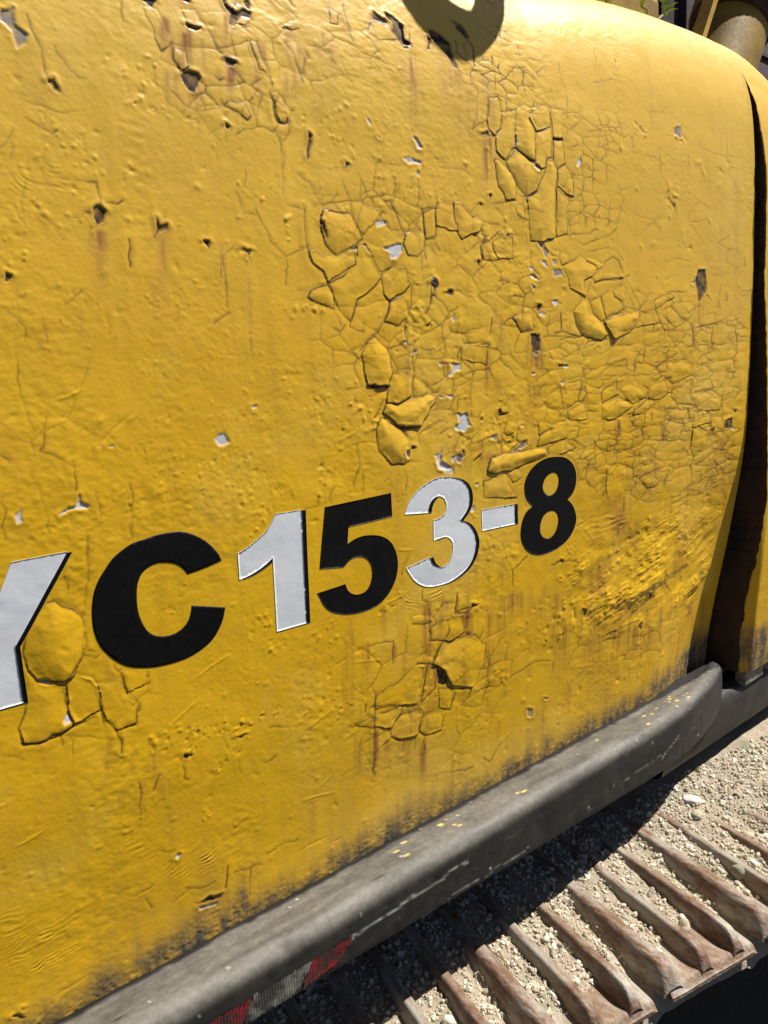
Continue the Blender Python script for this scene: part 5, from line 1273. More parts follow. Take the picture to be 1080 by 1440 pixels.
# ---------------------------------------------------------------- the body shell as one relief grid
def build_grid():
    xs = [-.26]
    while xs[-1] < XR:
        x = xs[-1]; st = .004 if x < .07 else .0010+.0014*max(0,(x-.1))/1.3
        xs.append(x+st)
    xs = np.array(xs); xs[np.argmin(abs(xs-XR))] = XR; xs = xs[xs <= XR+1e-9]
    xs = np.concatenate([xs, np.arange(XR+.003,1.60,.003), np.arange(1.604,1.82,.006)])
    ss = np.concatenate([np.arange(-.372,.86,.0012), np.arange(.864,1.46,.012)])
    return xs, ss
def vnoise_edge(s): return vnoise(s*90,s*0,1200)*(s < .73)
GX, GS = build_grid()
X, S = np.meshgrid(GX, GS)                     # rows: s, cols: x
XR2 = lambda s: np.interp(s,[-.40,-.3,-.2,0.,.2,.4,.6,.70,.735,.75],[1.440,1.436,1.438,1.452,1.434,1.419,1.417,1.415,1.409,1.404])
NR, NC = X.shape
iR = int(np.argmin(abs(GX-XR))); iC = int(np.argmin(abs(GX-1.460))); xc = GX[iC]; iE = int(np.argmin(abs(GX-1.60))); xe = GX[iE]
_r = XR2(S)+.0016*vnoise_edge(S)
X = np.where(X <= XR, X, np.where(X <= xc, XR+(X-XR)/(xc-XR)*(_r-XR), np.where(X < xe, _r+(X-xc)/(xe-xc)*(xe-_r), X)))
def win(x0,x1,s0,s1):
    a = np.searchsorted(GX,x0); b = np.searchsorted(GX,x1); c_ = np.searchsorted(GS,s0); d = np.searchsorted(GS,s1)
    return (slice(max(c_-1,0),min(d+1,NR)), slice(max(a-1,0),min(b+1,NC)))
def pwin(P, m=.006):
    P = np.asarray(P); return win(P[:,0].min()-m,P[:,0].max()+m,P[:,1].min()-m,P[:,1].max()+m)
Hb = .0016*fbm(X*3.2,S*3.6,3,3)+.0007*fbm(X*11,S*12,3,5)       # broad waviness of the sheet
lump = np.clip(fbm(X*7,S*8,3,17)*1.6+.25,0,1)
H = .00016*fbm(X*45,S*50,3,9)+.00005*vnoise(X*260,S*300,13)+lump*(.00030*fbm(X*70,S*95,3,19)+.00014*fbm(X*170+S*50,S*260,2,23))
H += .00022*np.clip(vnoise(X*22,S*9,21)-.2,0,1)*vnoise(X*160,S*220,15)
crack = np.zeros_like(X); rust = np.zeros_like(X); chip = np.zeros_like(X); hole = np.zeros_like(X); grey = np.zeros_like(X)
fid = np.full(X.shape,-1,np.int32)
letter_mask = np.zeros_like(X)
for k, Pl in LETTERS.items():
    if k in ('8a','8b'): continue
    w = pwin(Pl,.012); letter_mask[w] = np.maximum(letter_mask[w], np.where(inside(X[w],S[w],Pl),1,1-sstep(.002,.008,seg_dist(X[w],S[w],Pl))))
free = 1-letter_mask
WX = X+.006*fbm(X*28,S*28,3,41); WS = S+.006*fbm(X*28+40,S*28,3,43)
# crazed zones
for zi,(Pl,cx,cs,k,lift) in enumerate(CRAZING):
    w = pwin(Pl,.05); x = X[w]; s = S[w]
    d = seg_dist(x,s,Pl); m = np.where(inside(x,s,Pl),sstep(-.01,.035,d),sstep(-.010,-.025,-d)*0)*free[w]
    f1,f2,cid = voronoi(WX[w]/cx,WS[w]/cs,zi*13+5); e = (f2-f1)*cs*.6
    gate = sstep(-.25,.25,vnoise(x*24,s*30,zi+60)+.35*(k-.3))
    cr = np.exp(-(e/.00072)**2)*m*gate
    crack[w] = np.maximum(crack[w], cr*min(1.,k*1.45)*(.62+.38*vnoise(x*50,s*50,zi+66)))
    H[w] += m*lift*.0022*((1-np.exp(-e/.008))*.8+(cid-.5)*.35*(1-np.exp(-e/.003)))
    H[w] -= cr*.0002
# rough wrinkled patches
for wi,(Pl,a) in enumerate(WRINKLES):
    w = pwin(Pl,.03); x = X[w]; s = S[w]; d = seg_dist(x,s,Pl); m = np.where(inside(x,s,Pl),sstep(-.02+.025*fbm(x*30,s*30,3,285),.06,d),0)*free[w]
    u = x*.96+s*.28; v_ = s*.96-x*.28
    r = 1-abs(fbm(u*16,v_*60,4,200+wi)); r2 = 1-abs(fbm(u*40+9,v_*95,3,230+wi)); b_ = fbm(u*10,v_*22,3,260+wi)
    pch = np.clip(fbm(x*18,s*18,3,290+wi)*1.5+.5,0,1)
    vf1,vf2,vc = voronoi((u+.006*fbm(u*40,v_*40,2,295))*60,(v_+.004*fbm(u*40,v_*40,2,296))*150,297+wi); H[w] += a*m*pch*.0011*(vf2-vf1)*(.4+vc)
    H[w] += a*m*((.0016*r**2+.0009*r2**2)*(.25+.75*pch)+.0040*b_-.001)
    rust[w] = np.maximum(rust[w], a*m*.55*sstep(.05,.5,fbm(x*20,s*14,4,270+wi)))
# pits and blisters
for px_,ps_,rx,rs,sz,n,a in PITS:
    for k in range(n):
        cx = px_+RNG.normal(0,.5)*rx; cs = ps_+RNG.normal(0,.5)*rs
        z = sz*RNG.uniform(.18,.55); el = RNG.uniform(.7,1.7); th = RNG.uniform(0,3.14)
        w = win(cx-4*z,cx+4*z,cs-4*z,cs+4*z); dx = X[w]-cx; ds = S[w]-cs
        u = dx*math.cos(th)+ds*math.sin(th); v_ = -dx*math.sin(th)+ds*math.cos(th)
        q = (u/(z*el))**2+(v_/z)**2; g = np.exp(-q**1.3)
        sg = 1 if RNG.random() < .62 else -.9
        H[w] += (a*sg*z*.30*(g if RNG.random() < .6 else g*(1-1.5*np.exp(-q*5))))*free[w]
        if RNG.random() < .08: crack[w] = np.maximum(crack[w], .7*np.exp(-((u/(z*.8))**2+(v_/(z*.22))**2))*free[w])
# sparse pits everywhere
for k in range(420):
    cx = RNG.uniform(.08,1.36); cs = RNG.uniform(-.33,.60); z = RNG.uniform(.0009,.0026)*(1+.5*(cx>.7)); el = RNG.uniform(1,2.4); th = RNG.normal(.3,.6)
    w = win(cx-7*z,cx+7*z,cs-4*z,cs+4*z); dx = X[w]-cx; ds = S[w]-cs
    u = dx*math.cos(th)+ds*math.sin(th); v_ = -dx*math.sin(th)+ds*math.cos(th)
    H[w] += RNG.choice([1,1,-1])*z*.20*np.exp(-((u/(z*el))**2+(v_/z)**2))*free[w]
# long shallow scrapes
for k in range(70):
    cx = RNG.uniform(.08,1.2); cs = RNG.uniform(-.33,.40); L = RNG.uniform(.006,.05); th = RNG.normal(.25,.25); z = RNG.uniform(.0008,.0016)
    w = win(cx-L,cx+L,cs-L,cs+L); dx = X[w]-cx; ds = S[w]-cs
    u = dx*math.cos(th)+ds*math.sin(th); v_ = -dx*math.sin(th)+ds*math.cos(th)+.15*np.sin(u/L*3+k)*L*.3
    H[w] += RNG.choice([1,-1])*.0004*np.exp(-(u/(L*.5))**4-(v_/z)**2)*free[w]
# tread-like prints
for i,(cx,cs,ux,us,vx,vs,wl,a) in enumerate(PRINTS):
    r = max(abs(ux)+abs(vx),abs(us)+abs(vs))*1.3; w = win(cx-r,cx+r,cs-r,cs+r); dx = X[w]-cx; ds = S[w]-cs
    det = ux*vs-us*vx; p_ = (dx*vs-ds*vx)/det; q = (ux*ds-us*dx)/det
    q = q+.22*vnoise(X[w]*70,S[w]*70,300+i)+.15*p_*p_
    env = np.exp(-(abs(p_)/.9)**4-(abs(q)/.95)**4)*(.6+.4*vnoise(X[w]*70,S[w]*70,320+i))
    H[w] += a*.00050*env*np.sin(q/wl*2*math.pi)*free[w]
# lifted flakes of paint
for i,(Pl,dome,tx,ts) in enumerate(FLAKES):
    Pr = rough_poly(Pl,.008,.0007,500+i)
    w = pwin(Pr,.010); x = X[w]; s = S[w]; ins = inside(x,s,Pr)&(letter_mask[w]<.95); d = seg_dist(x,s,Pr)
    ar = .5*abs(sum(Pl[k][0]*Pl[(k+1)%len(Pl)][1]-Pl[(k+1)%len(Pl)][0]*Pl[k][1] for k in range(len(Pl)))); R_ = math.sqrt(ar/math.pi)
    if not ins.any(): continue
    dm = d[ins].max(); q = np.clip(d/dm,0,1); dome_h = (1-(1-q)**1.75)
    cx,cs = np.mean(Pl,axis=0); tl_ = math.hypot(tx,ts)+1e-9; pr = ((x-cx)*tx+(s-cs)*ts)/tl_          # along the lifted side
    pm = pr[ins].max()+1e-6; lift_ = np.clip((pr+.25*pm)/(1.25*pm),0,1)**1.7
    h = .108*R_*dome*dome_h*(1+.15*fbm(x*60,s*60,2,590+i))+.085*R_*tl_*lift_*(.55+.45*(1-q))*(.75+.5*vnoise(x*45+i,s*45,595))
    lipn = np.clip(vnoise(x*55+3*i,s*55,597)+.15,0,1); h = h+(.0007 if R_ > .016 else .0002)*lipn*np.exp(-(d/.0022)**2)
    H[w] = np.where(ins, H[w]*.75+h, H[w])
    fid[w] = np.where(ins, i, fid[w])
    crack[w] = np.where(ins&(d > .0015),crack[w]*.35,crack[w])
    op = (.50 if R_ > .013 else .22)+.55*vnoise(x*40+i,s*40,600)+.35*tl_*lift_
    crack[w] = np.maximum(crack[w], np.exp(-(d/.00085)**2)*np.clip(op+.25*dome,0,1)*free[w])
    # the sheet just outside sinks a little
    H[w] -= np.where(ins,0,.0002*np.exp(-(d/.003)**2))*free[w]
# hand-laid crack lines
for i,(Pl,wd) in enumerate(CRACKS):
    P_ = np.array(Pl); Q = [P_[0]]
    for a,b in zip(P_[:-1],P_[1:]):
        n = max(1,int(np.hypot(*(b-a))/.006))
        for k in range(1,n+1): Q.append(a+(b-a)*k/n+(RNG.normal(0,.0007,2) if k < n else 0))
    w = pwin(Q,.010); d = seg_dist(X[w]+.0016*fbm(X[w]*90,S[w]*90,2,690),S[w]+.0016*fbm(X[w]*90+30,S[w]*90,2,691),Q,False)
    width = (.00062+.00035*wd)*(1+.35*vnoise(X[w]*60,S[w]*60,700+i))
    c_ = np.exp(-(d/width)**2)*(.12+.78*wd)*np.clip(.75+.75*vnoise(X[w]*55,S[w]*55,695+i),.15,1)*free[w]
    crack[w] = np.maximum(crack[w], c_); H[w] -= .0005*wd*c_
    H[w] += wd*.00022*np.exp(-((d-.0040)/.0040)**2)*free[w]
    rust[w] = np.maximum(rust[w], wd*.35*np.exp(-(d/.0022)**2)*sstep(0,.4,vnoise(X[w]*25,S[w]*25,800))*free[w])
# bare spots, with a curled flake's shadow painted in among them
for i,(kd,Pl) in enumerate(SPOTS):
    Pr = rough_poly(Pl,.005,.0006,900+i); w = pwin(Pr,.008); x = X[w]; s = S[w]; ins = inside(x,s,Pr); d = seg_dist(x,s,Pr); sd = np.where(ins,d,-d)+.0009*fbm(x*210,s*210,2,940)
    m = sstep(-.0006,.0006,sd)*free[w]
    if kd == 'h':
        up = sstep(-.2,.6,(s-np.mean(Pr[:,1]))/(np.ptp(Pr[:,1])*.5+1e-6))
        hole[w] = np.maximum(hole[w],m*(.86+.3*vnoise(x*140,s*140,955))); H[w] -= .0007*m; H[w] += .0005*up*np.exp(-((sd+.0020)/.0022)**2)*(sd < .0004)*free[w]
        rust[w] = np.maximum(rust[w],.7*sstep(-.006,0,sd)*(.5+.5*vnoise(x*70,s*70,950)))
    else:
        chip[w] = np.maximum(chip[w],m*np.clip(.9+.5*vnoise(x*170,s*170,957),0,1)); H[w] -= .0005*m; H[w] += .0005*np.exp(-((sd+.0020)/.0022)**2)*(sd < .0004)*(.5+.5*vnoise(x*60,s*60,958))*free[w]
        if kd == 'g': grey[w] = np.maximum(grey[w],m)
# rust runs
for i,(sx_,s0,L,wd,dx_,k) in enumerate(STREAKS):
    wd = abs(wd)*.75+.0010; w = win(sx_-3*wd-abs(dx_),sx_+3*wd+abs(dx_),s0-L*1.2,s0+.004)
    q = np.clip((s0-S[w])/L,-.2,1.3); xc = sx_+dx_*q+.0016*vnoise(S[w]*25,S[w]*0+i,970)
    prof_ = np.exp(-((X[w]-xc)/(wd*(1+.3*q)))**2)*sstep(-.10,.16,q)*(1-sstep(.25,1.15,q))
    prof_ *= .6+.6*vnoise(X[w]*230+i,S[w]*16,980)
    rust[w] = np.maximum(rust[w], np.clip(k*1.7*prof_,0,1)*free[w])
# grime creeping up from the sill
gx = fbm(X*9,X*0,3,1010); gv = fbm(X*70,S*7,4,1020); gn = fbm(X*45,S*45,4,1030)
lev = -.313+.014*gx+.008*gv+.012*gn+.030*np.exp(-((X-.31)/.045)**2)*sstep(-.6,.6,gv)-.004*sstep(.5,.9,X)+.030*sstep(1.10,1.4,X)
dirt = sstep(.040,-.022,S-lev)
dirt = np.clip(np.maximum(dirt, .45*sstep(.12,-.01,S-lev)*np.clip(.35+.8*fbm(X*40,S*4,4,1025),0,1)),0,1)
H += np.clip(dirt,0,1)**2*.0007*fbm(X*240,S*280,3,1040)*sstep(-.27,-.31,S)
H = Hb+H*(1-.72*letter_mask)
# sky and sun haze on the upper shoulder, painted in as paler colour
painted_sheen = np.clip(.04+.60*sstep(.15,.85,S+.03*fbm(X*6,S*6,3,1050)),0,1)
base, nrm = surface(X,S)
PT = base+nrm*H[...,None]
crack = np.clip(crack*1.2,0,1)**.85
WA = np.stack([rust,chip,dirt,crack],-1); WB = np.stack([hole,grey,painted_sheen,np.ones_like(X)],-1)
idx = np.arange(NR*NC).reshape(NR,NC)
quads = np.stack([idx[:-1,:-1],idx[:-1,1:],idx[1:,1:],idx[1:,:-1]],-1)
qx = .5*(X[:-1,:-1]+X[:-1,1:]); qs = .5*(S[:-1,:-1]+S[1:,:-1])
qc = np.tile(np.arange(NC-1),(NR-1,1))
rear = ((qs < .75)&(qc >= iC))|((qs >= .75)&(qc >= iR))
gap = (qs < .75)&(qc >= iR)&(qc < iC)
f4 = np.stack([fid[:-1,:-1],fid[:-1,1:],fid[1:,1:],fid[1:,:-1]],-1)
qf = np.where((f4 == f4[...,:1]).all(-1), f4[...,0], -1)
ragged = (S[:-1,:-1] < -.335+.004*vnoise(X[:-1,:-1]*60,X[:-1,:-1]*0,1100))&(qx < XR-.25)*True
FLATP = PT.reshape(-1,3); FA = WA.reshape(-1,4); FB = WB.reshape(-1,4)
def piece(name, mask, mat, parent):
    q = quads[mask]; u, inv = np.unique(q.ravel(), return_inverse=True)
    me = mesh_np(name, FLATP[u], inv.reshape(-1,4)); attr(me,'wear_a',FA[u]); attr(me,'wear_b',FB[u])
    return obj(name, me, mat, parent)

body = tag(empty('excavator_body',(.7,.3,-.37)),'yellow excavator body side with peeling cracked paint and model lettering','excavator')
def bpart(o):                                  # keep world placement under the body's Empty
    o.matrix_parent_inverse = Matrix.Translation(body.location).inverted(); return o
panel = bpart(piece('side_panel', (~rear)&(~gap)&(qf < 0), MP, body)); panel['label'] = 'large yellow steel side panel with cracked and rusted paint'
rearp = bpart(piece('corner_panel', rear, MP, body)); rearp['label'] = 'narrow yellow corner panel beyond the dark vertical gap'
for i in range(len(FLAKES)):
    mk = (qf == i)&(~rear)&(~gap)
    if mk.sum() > 3: piece('paint_flake', mk, MP, panel)

# thickness of the sheets along the gap, and the dark frame behind it
def strip(name, P0, P1, mat, parent, n=6):
    """ruled strip between two polylines"""
    P0 = np.asarray(P0); P1 = np.asarray(P1); k = len(P0); V = []
    for j in range(n+1): V.append(P0+(P1-P0)*j/n)
    V = np.concatenate(V); q = [(j*k+i,j*k+i+1,(j+1)*k+i+1,(j+1)*k+i) for j in range(n) for i in range(k-1)]
    return obj(name, mesh_np(name,V,q), mat, parent)
sg = np.arange(-.372,.752,.004)
ci = np.searchsorted(GX,XR-1e-6); rr = np.searchsorted(GS,sg); e0 = PT[np.clip(rr,0,NR-1),ci]
bpart(strip('panel_edge', e0, e0+np.array([-.004,.030,0]), MP if False else M_RUST, body))
sg2 = np.arange(-.372,.748,.002); P0,N0 = surface(XR2(sg2),sg2)
wob = .0016*vnoise_edge(sg2)
P0 = P0-N0*.0005; P0[:,0] += wob
P1 = P0+np.array([-.012,.10,0.]); P1[:,0] = np.maximum(P1[:,0],XR+.004)
bpart(strip('corner_panel_edge', P0+np.array([.0015,-.001,0]), P1, M_RUST, body, 10))
bm = bmesh.new(); add_box(bm,(1.30,.105,-.36),(1.60,.118,.76)); bpart(bm_obj('door_frame',bm,M_DARK,body))
bm = bmesh.new(); add_box(bm,(-.26,.62,-.37),(1.80,.63,.87)); bpart(bm_obj('inner_bulkhead',bm,M_DARK,body))

# ---------------------------------------------------------------- lettering, cut vinyl laid over the paint
def relief(x, s):
    i = np.clip(np.searchsorted(GX,x)-1,0,NC-2); j = np.clip(np.searchsorted(GS,s)-1,0,NR-2)
    a = np.clip((x-GX[i])/(GX[i+1]-GX[i]),0,1); b = np.clip((s-GS[j])/(GS[j+1]-GS[j]),0,1)
    return H[j,i]*(1-a)*(1-b)+H[j,i+1]*a*(1-b)+H[j+1,i]*(1-a)*b+H[j+1,i+1]*a*b
def smooth_outline(P, sharp=.55):
    """round the traced outline where it bends gently, keep its corners"""
    P = np.asarray(P,float); n = len(P); out = []
    ang = []
    for i in range(n):
        a = P[i]-P[i-1]; b = P[(i+1)%n]-P[i]
        ang.append(abs(math.atan2(a[0]*b[1]-a[1]*b[0],a@b)))
    tan = []
    for i in range(n): tan.append(.5*(P[(i+1)%n]-P[i-1]))
    for i in range(n):
        j = (i+1)%n; p0,p1 = P[i],P[j]; L = np.hypot(*(p1-p0)); m = max(2,int(L/.0025))
        c0 = ang[i] > sharp; c1 = ang[j] > sharp
        t0 = (p1-p0) if c0 else tan[i]/max(np.hypot(*tan[i]),1e-9)*L; t1 = (p1-p0) if c1 else tan[j]/max(np.hypot(*tan[j]),1e-9)*L
        for k in range(m):
            t = k/m; h00 = 2*t**3-3*t*t+1; h10 = t**3-2*t*t+t; h01 = -2*t**3+3*t*t; h11 = t**3-t*t
            out.append(h00*p0+h10*t0+h01*p1+h11*t1)
    return np.array(out)
def sticker(name, outline, holes, off, mat, step=.0021, shift=(0,0)):
    loops = [np.asarray(outline)+np.array(shift)]+[np.asarray(h)+np.array(shift) for h in holes]
    pts = []; edges = []
    for lp in loops:
        b = len(pts); pts += [tuple(p) for p in lp]; edges += [(b+k,b+(k+1)%len(lp)) for k in range(len(lp))]
    o = loops[0]; gx,gs = np.meshgrid(np.arange(o[:,0].min(),o[:,0].max(),step),np.arange(o[:,1].min(),o[:,1].max(),step))
    gx = gx+step*.2*RNG.uniform(-1,1,gx.shape); gs = gs+step*.2*RNG.uniform(-1,1,gs.shape)
    def isin(x,s):
        r = inside(x,s,loops[0])
        for h in loops[1:]: r &= ~inside(x,s,h)
        return r
    dd = np.min([seg_dist(gx,gs,lp) for lp in loops],axis=0); ok = isin(gx,gs)&(dd > step*.5)
    pts += list(zip(gx[ok],gs[ok]))
    v,e,f,_,_,_ = delaunay_2d_cdt([Vector(p) for p in pts],edges,[],0,1e-7)
    v = np.array([(p.x,p.y) for p in v]); f = np.array(f)
    c_ = v[f].mean(1); f = f[isin(c_[:,0],c_[:,1])]
    P0,N0 = surface(v[:,0],v[:,1]); h = relief(v[:,0],v[:,1])
    dv = np.min([seg_dist(v[:,0],v[:,1],lp) for lp in loops],axis=0)
    h = h+off+.00018*np.clip(fbm(v[:,0]*60,v[:,1]*60,3,1300)+.1,0,1)*(dv > .003)
    co = P0+N0*h[:,None]
    # side skirt down to the paint gives the vinyl its thickness
    nb = sum(len(lp) for lp in loops); low = P0[:nb]+N0[:nb]*(h[:nb]-off*.9)[:,None]
    nv = len(co); co = np.vstack([co,low]); tri = f.tolist(); b = 0
    for lp in loops:
        for k in range(len(lp)):
            a1 = b+k; a2 = b+(k+1)%len(lp); tri += [[a1,nv+a1,nv+a2],[a1,nv+a2,a2]]
        b += len(lp)
    me = mesh_np(name,co,tri)
    at = me.attributes.new('sharp_face','BOOLEAN','FACE'); fl = np.zeros(len(tri),bool); fl[len(f):] = True; at.data.foreach_set('value',fl)
    return obj(name,me,mat,panel)
# the Y runs out of the picture: complete it from its visible arm and stem
Yv = np.array(LETTERS['Y']); tl,tr,crotch,br,bl = Yv
stem_w = .032; sx = br[0]-stem_w/2
mir = lambda p: [2*sx-p[0],p[1]]
Yfull = [tr,crotch,br,[br[0]-stem_w,br[1]],mir(crotch),mir(tr),mir(tl),[sx,crotch[1]+.030],tl]
SYM = [('Y',Yfull,[],'w','white letter Y'),('C',LETTERS['C'],[],'b','black letter C'),('1',LETTERS['1'],[],'w','white digit 1'),('5',LETTERS['5'],[],'b','black digit 5'),
       ('3',LETTERS['3'],[],'w','white digit 3'),('-',LETTERS['-'],[],'w','white hyphen'),('8',LETTERS['8'],[LETTERS['8a'],LETTERS['8b']],'b','black digit 8')]
for ch,ol,hl,kd,lab in SYM:
    o_ = smooth_outline(ol); h_ = [smooth_outline(h,1.2) for h in hl]
    nm = {'-':'hyphen_sticker'}.get(ch,'letter_sticker' if ch in 'YC' else 'digit_sticker')
    if kd == 'w':
        dx = .0034+.0030*(np.mean([p[0] for p in ol])/.7)
        a = sticker(nm,o_,h_,.00050,M_WHITE); b = sticker('sticker_backing',o_,h_,.00026,M_BLACK,shift=(dx,-.0012)); b['label'] = 'black edge behind the '+lab
    else: a = sticker(nm,o_,h_,.00034,M_BLACK)
    a['label'] = lab+' cut from vinyl'

# ---------------------------------------------------------------- sill beam under the panel
def mat_beam():
    m, t, b = new_mat('worn_grey_steel')
    A = nd(t,'ShaderNodeAttribute',attribute_name='wear_a'); sa = nd(t,'ShaderNodeSeparateColor'); t.links.new(A.outputs['Color'],sa.inputs[0])
    v = objvec(t,(.85,1,1)); n1 = noise(t,30,9,.75,v); n2 = noise(t,160,4,.6,v); v2 = objvec(t,(.12,1,1)); n3 = noise(t,120,4,.7,v2)
    col = mix(t,ramp(t,n1,(.35,0.),(.66,1.)),(.010,.0092,.008),(.030,.027,.023))
    dust = math_(t,'MULTIPLY',sa.outputs[0],ramp(t,n2,(.3,.55),(.7,1.)))
    col = mix(t,dust,col,mix(t,n1,(.10,.092,.076),(.235,.215,.18)))
    col = mix(t,math_(t,'MULTIPLY',ramp(t,n3,(.62,0.),(.72,1.)),.28),col,(.20,.19,.17))
    col = mix(t,sa.outputs[1],col,(.60,.43,.12)); col = mix(t,sa.outputs[2],col,(.58,.57,.52)); col = mix(t,A.outputs['Alpha'],col,(.006,.005,.004))
    t.links.new(col,b.inputs['Base Color']); t.links.new(ramp(t,n1,(.3,.50),(.7,.74)),b.inputs['Roughness'])
    bump(t,b,math_(t,'ADD',n1,math_(t,'MULTIPLY',n2,.35)),.22,.0020)
    b.inputs['Specular IOR Level'].default_value = .4
    return m
M_BEAM = mat_beam()
# section of the beam (y,z) from the joint with the panel over the rounded nose and down the face; zb = bottom
def section(x, n=64):
    endt = np.clip((x-1.02)/.35,0,1)                              # the nose narrows away at its free end
    zb = -.396-.034*np.clip((x-.28)/.95,0,1.2); yo = -.040+.056*endt**2.0
    zt = -.3275-.006*np.clip((x-.24),0,1)+.0
    pts = [(.045,zt-.004),(.022,zt-.003),(yo+.026,zt+.0005)]
    for a in np.linspace(90,0,9): pts.append((yo+.018-.018*math.cos(math.radians(90-a))*1.0 if False else yo+.020-.020*math.sin(math.radians(90-a)), zt-.018+.0185*math.cos(math.radians(90-a))))
    pts += [(yo-.0005,zt-.035),(yo,zb+.012)]
    for a in np.linspace(0,90,6): pts.append((yo+.009-.009*math.cos(math.radians(a)), zb+.009-.009*math.sin(math.radians(a))))
    pts += [(yo+.06,zb),(.10,zb)]
    P = np.array(pts); L = np.concatenate([[0],np.cumsum(np.hypot(*np.diff(P,axis=0).T))]); q = np.linspace(0,L[-1],n)
    return np.stack([np.interp(q,L,P[:,0]),np.interp(q,L,P[:,1])],-1)
bx = np.concatenate([np.arange(-.26,.1,.006),np.arange(.1,1.372,.0022)]); NS = 96
V = np.array([[(x,*p) for p in section(x,NS)] for x in bx])
tN = np.gradient(V[:,:,1:],axis=1); tN /= np.maximum(np.linalg.norm(tN,axis=2,keepdims=True),1e-9); bn = np.stack([tN[...,1]*1,-tN[...,0]],-1)   # outward (y,z)
BXg = V[...,0]; arc = np.tile(np.linspace(0,1,NS),(len(bx),1)); bz = V[...,2]; by = V[...,1]
hb = .0022*fbm(BXg*6,arc*3,3,1400)+.0008*fbm(BXg*18,arc*7,3,1410)+.00010*fbm(BXg*120,arc*60,2,1420)
for k in range(60):
    cx = RNG.uniform(.1,1.3); ca = RNG.uniform(.1,.62); z = RNG.uniform(.002,.007); hb -= RNG.uniform(.1,.28)*z*np.exp(-(((BXg-cx)/(z*1.4))**2+((arc-ca)*.2/z)**2))
dust = sstep(-.352,-.334,bz)*np.clip(.75+.5*fbm(BXg*14,arc*30,4,1430),0,1); dust = np.maximum(dust,.75*sstep(.35,1.,fbm(BXg*9,arc*40,3,1435)+.35)*sstep(-.345,-.333,bz))
yel = np.zeros_like(BXg); whi = np.zeros_like(BXg); blk = np.zeros_like(BXg)
for cx,n,sx_ in ((1.17,14,.06),(1.0,8,.10),(.60,5,.03),(.52,3,.05),(.72,2,.06)):
    for k in range(n):
        x0 = cx+RNG.normal(0,.5)*sx_; y0 = RNG.uniform(-.024,.012); r = RNG.uniform(.0006,.0024)
        d = np.hypot((BXg-x0)*.45,by-y0)+.0012*fbm(BXg*300,by*500,2,1440+k); yel = np.maximum(yel,(1-sstep(r-.0008,r+.0004,d))*(bz > -.342))
for k in range(36):
    x0 = RNG.uniform(.1,1.3); a0 = RNG.uniform(.02,.66); r = RNG.uniform(.0004,.0013)
    whi = np.maximum(whi,1-sstep(r,r+.0009,np.hypot((BXg-x0)*.7,(arc-a0)*.22)))
def scratch(x0,a0,x1,a1,wd,amt,field,sd):
    t = np.clip(((BXg-x0)*(x1-x0))/((x1-x0)**2),0,1); ac = a0+(a1-a0)*t+.012*vnoise(BXg*40,BXg*0,sd)
    return np.maximum(field,amt*(1-sstep(wd*.5,wd,abs(arc-ac)*.22))*((BXg > min(x0,x1))&(BXg < max(x0,x1))))
for q in ((.24,.47,.42,.40,.0022,.9,1),(.42,.40,.60,.37,.0018,.7,2),(.52,.52,.62,.49,.0012,.5,3),(.62,.50,.72,.49,.0012,.4,4),(.66,.56,.70,.55,.001,.4,5),(1.06,.46,1.12,.38,.0016,.5,6),(.95,.45,1.06,.44,.001,.3,7)):
    whi = scratch(q[0],q[1],q[2],q[3],q[4],q[5],whi,1500+q[6])
whi *= (.55+.45*vnoise(BXg*130,arc*60,1520))
for k in range(26):
    x0 = RNG.uniform(.15,1.3); a0 = RNG.uniform(.2,.64); L = RNG.uniform(.003,.015); blk = np.maximum(blk,np.exp(-((BXg-x0)/L)**2-((arc-a0)*.22/.0010)**2)*.9)
# black seam where the beam meets the panel
blk = np.maximum(blk,1-sstep(.0,.004,.0265-by+.0*bz) if False else np.where(arc < .5,sstep(.017,.0235,by+.002*vnoise(BXg*90,BXg*0,1530)),0))
V[...,1] += bn[...,0]*-hb*0+np.where(True,-hb*tN[...,1]*-1,0)*-1*0-hb*abs(tN[...,1]); V[...,2] += hb*abs(tN[...,0])*(arc < .5)
ib = np.arange(V.shape[0]*NS).reshape(V.shape[0],NS); qb = np.stack([ib[:-1,:-1],ib[:-1,1:],ib[1:,1:],ib[1:,:-1]],-1).reshape(-1,4)
me = mesh_np('sill_beam',V.reshape(-1,3),qb); attr(me,'wear_a',np.stack([np.clip(dust,0,1),yel,np.clip(whi,0,1),blk],-1).reshape(-1,4))
beam = bpart(obj('sill_beam',me,M_BEAM,body)); beam['label'] = 'dark grey steel sill beam with dusty rounded top edge'
# rounded end cap of the beam
sec = V[-1]; cpts = np.vstack([sec,sec.mean(0)]); k = len(sec)
me = mesh_np('beam_end',cpts,[(i,i+1,k) for i in range(k-1)]); attr(me,'wear_a',np.zeros((k+1,4))); obj('beam_end',me,M_BEAM,beam)
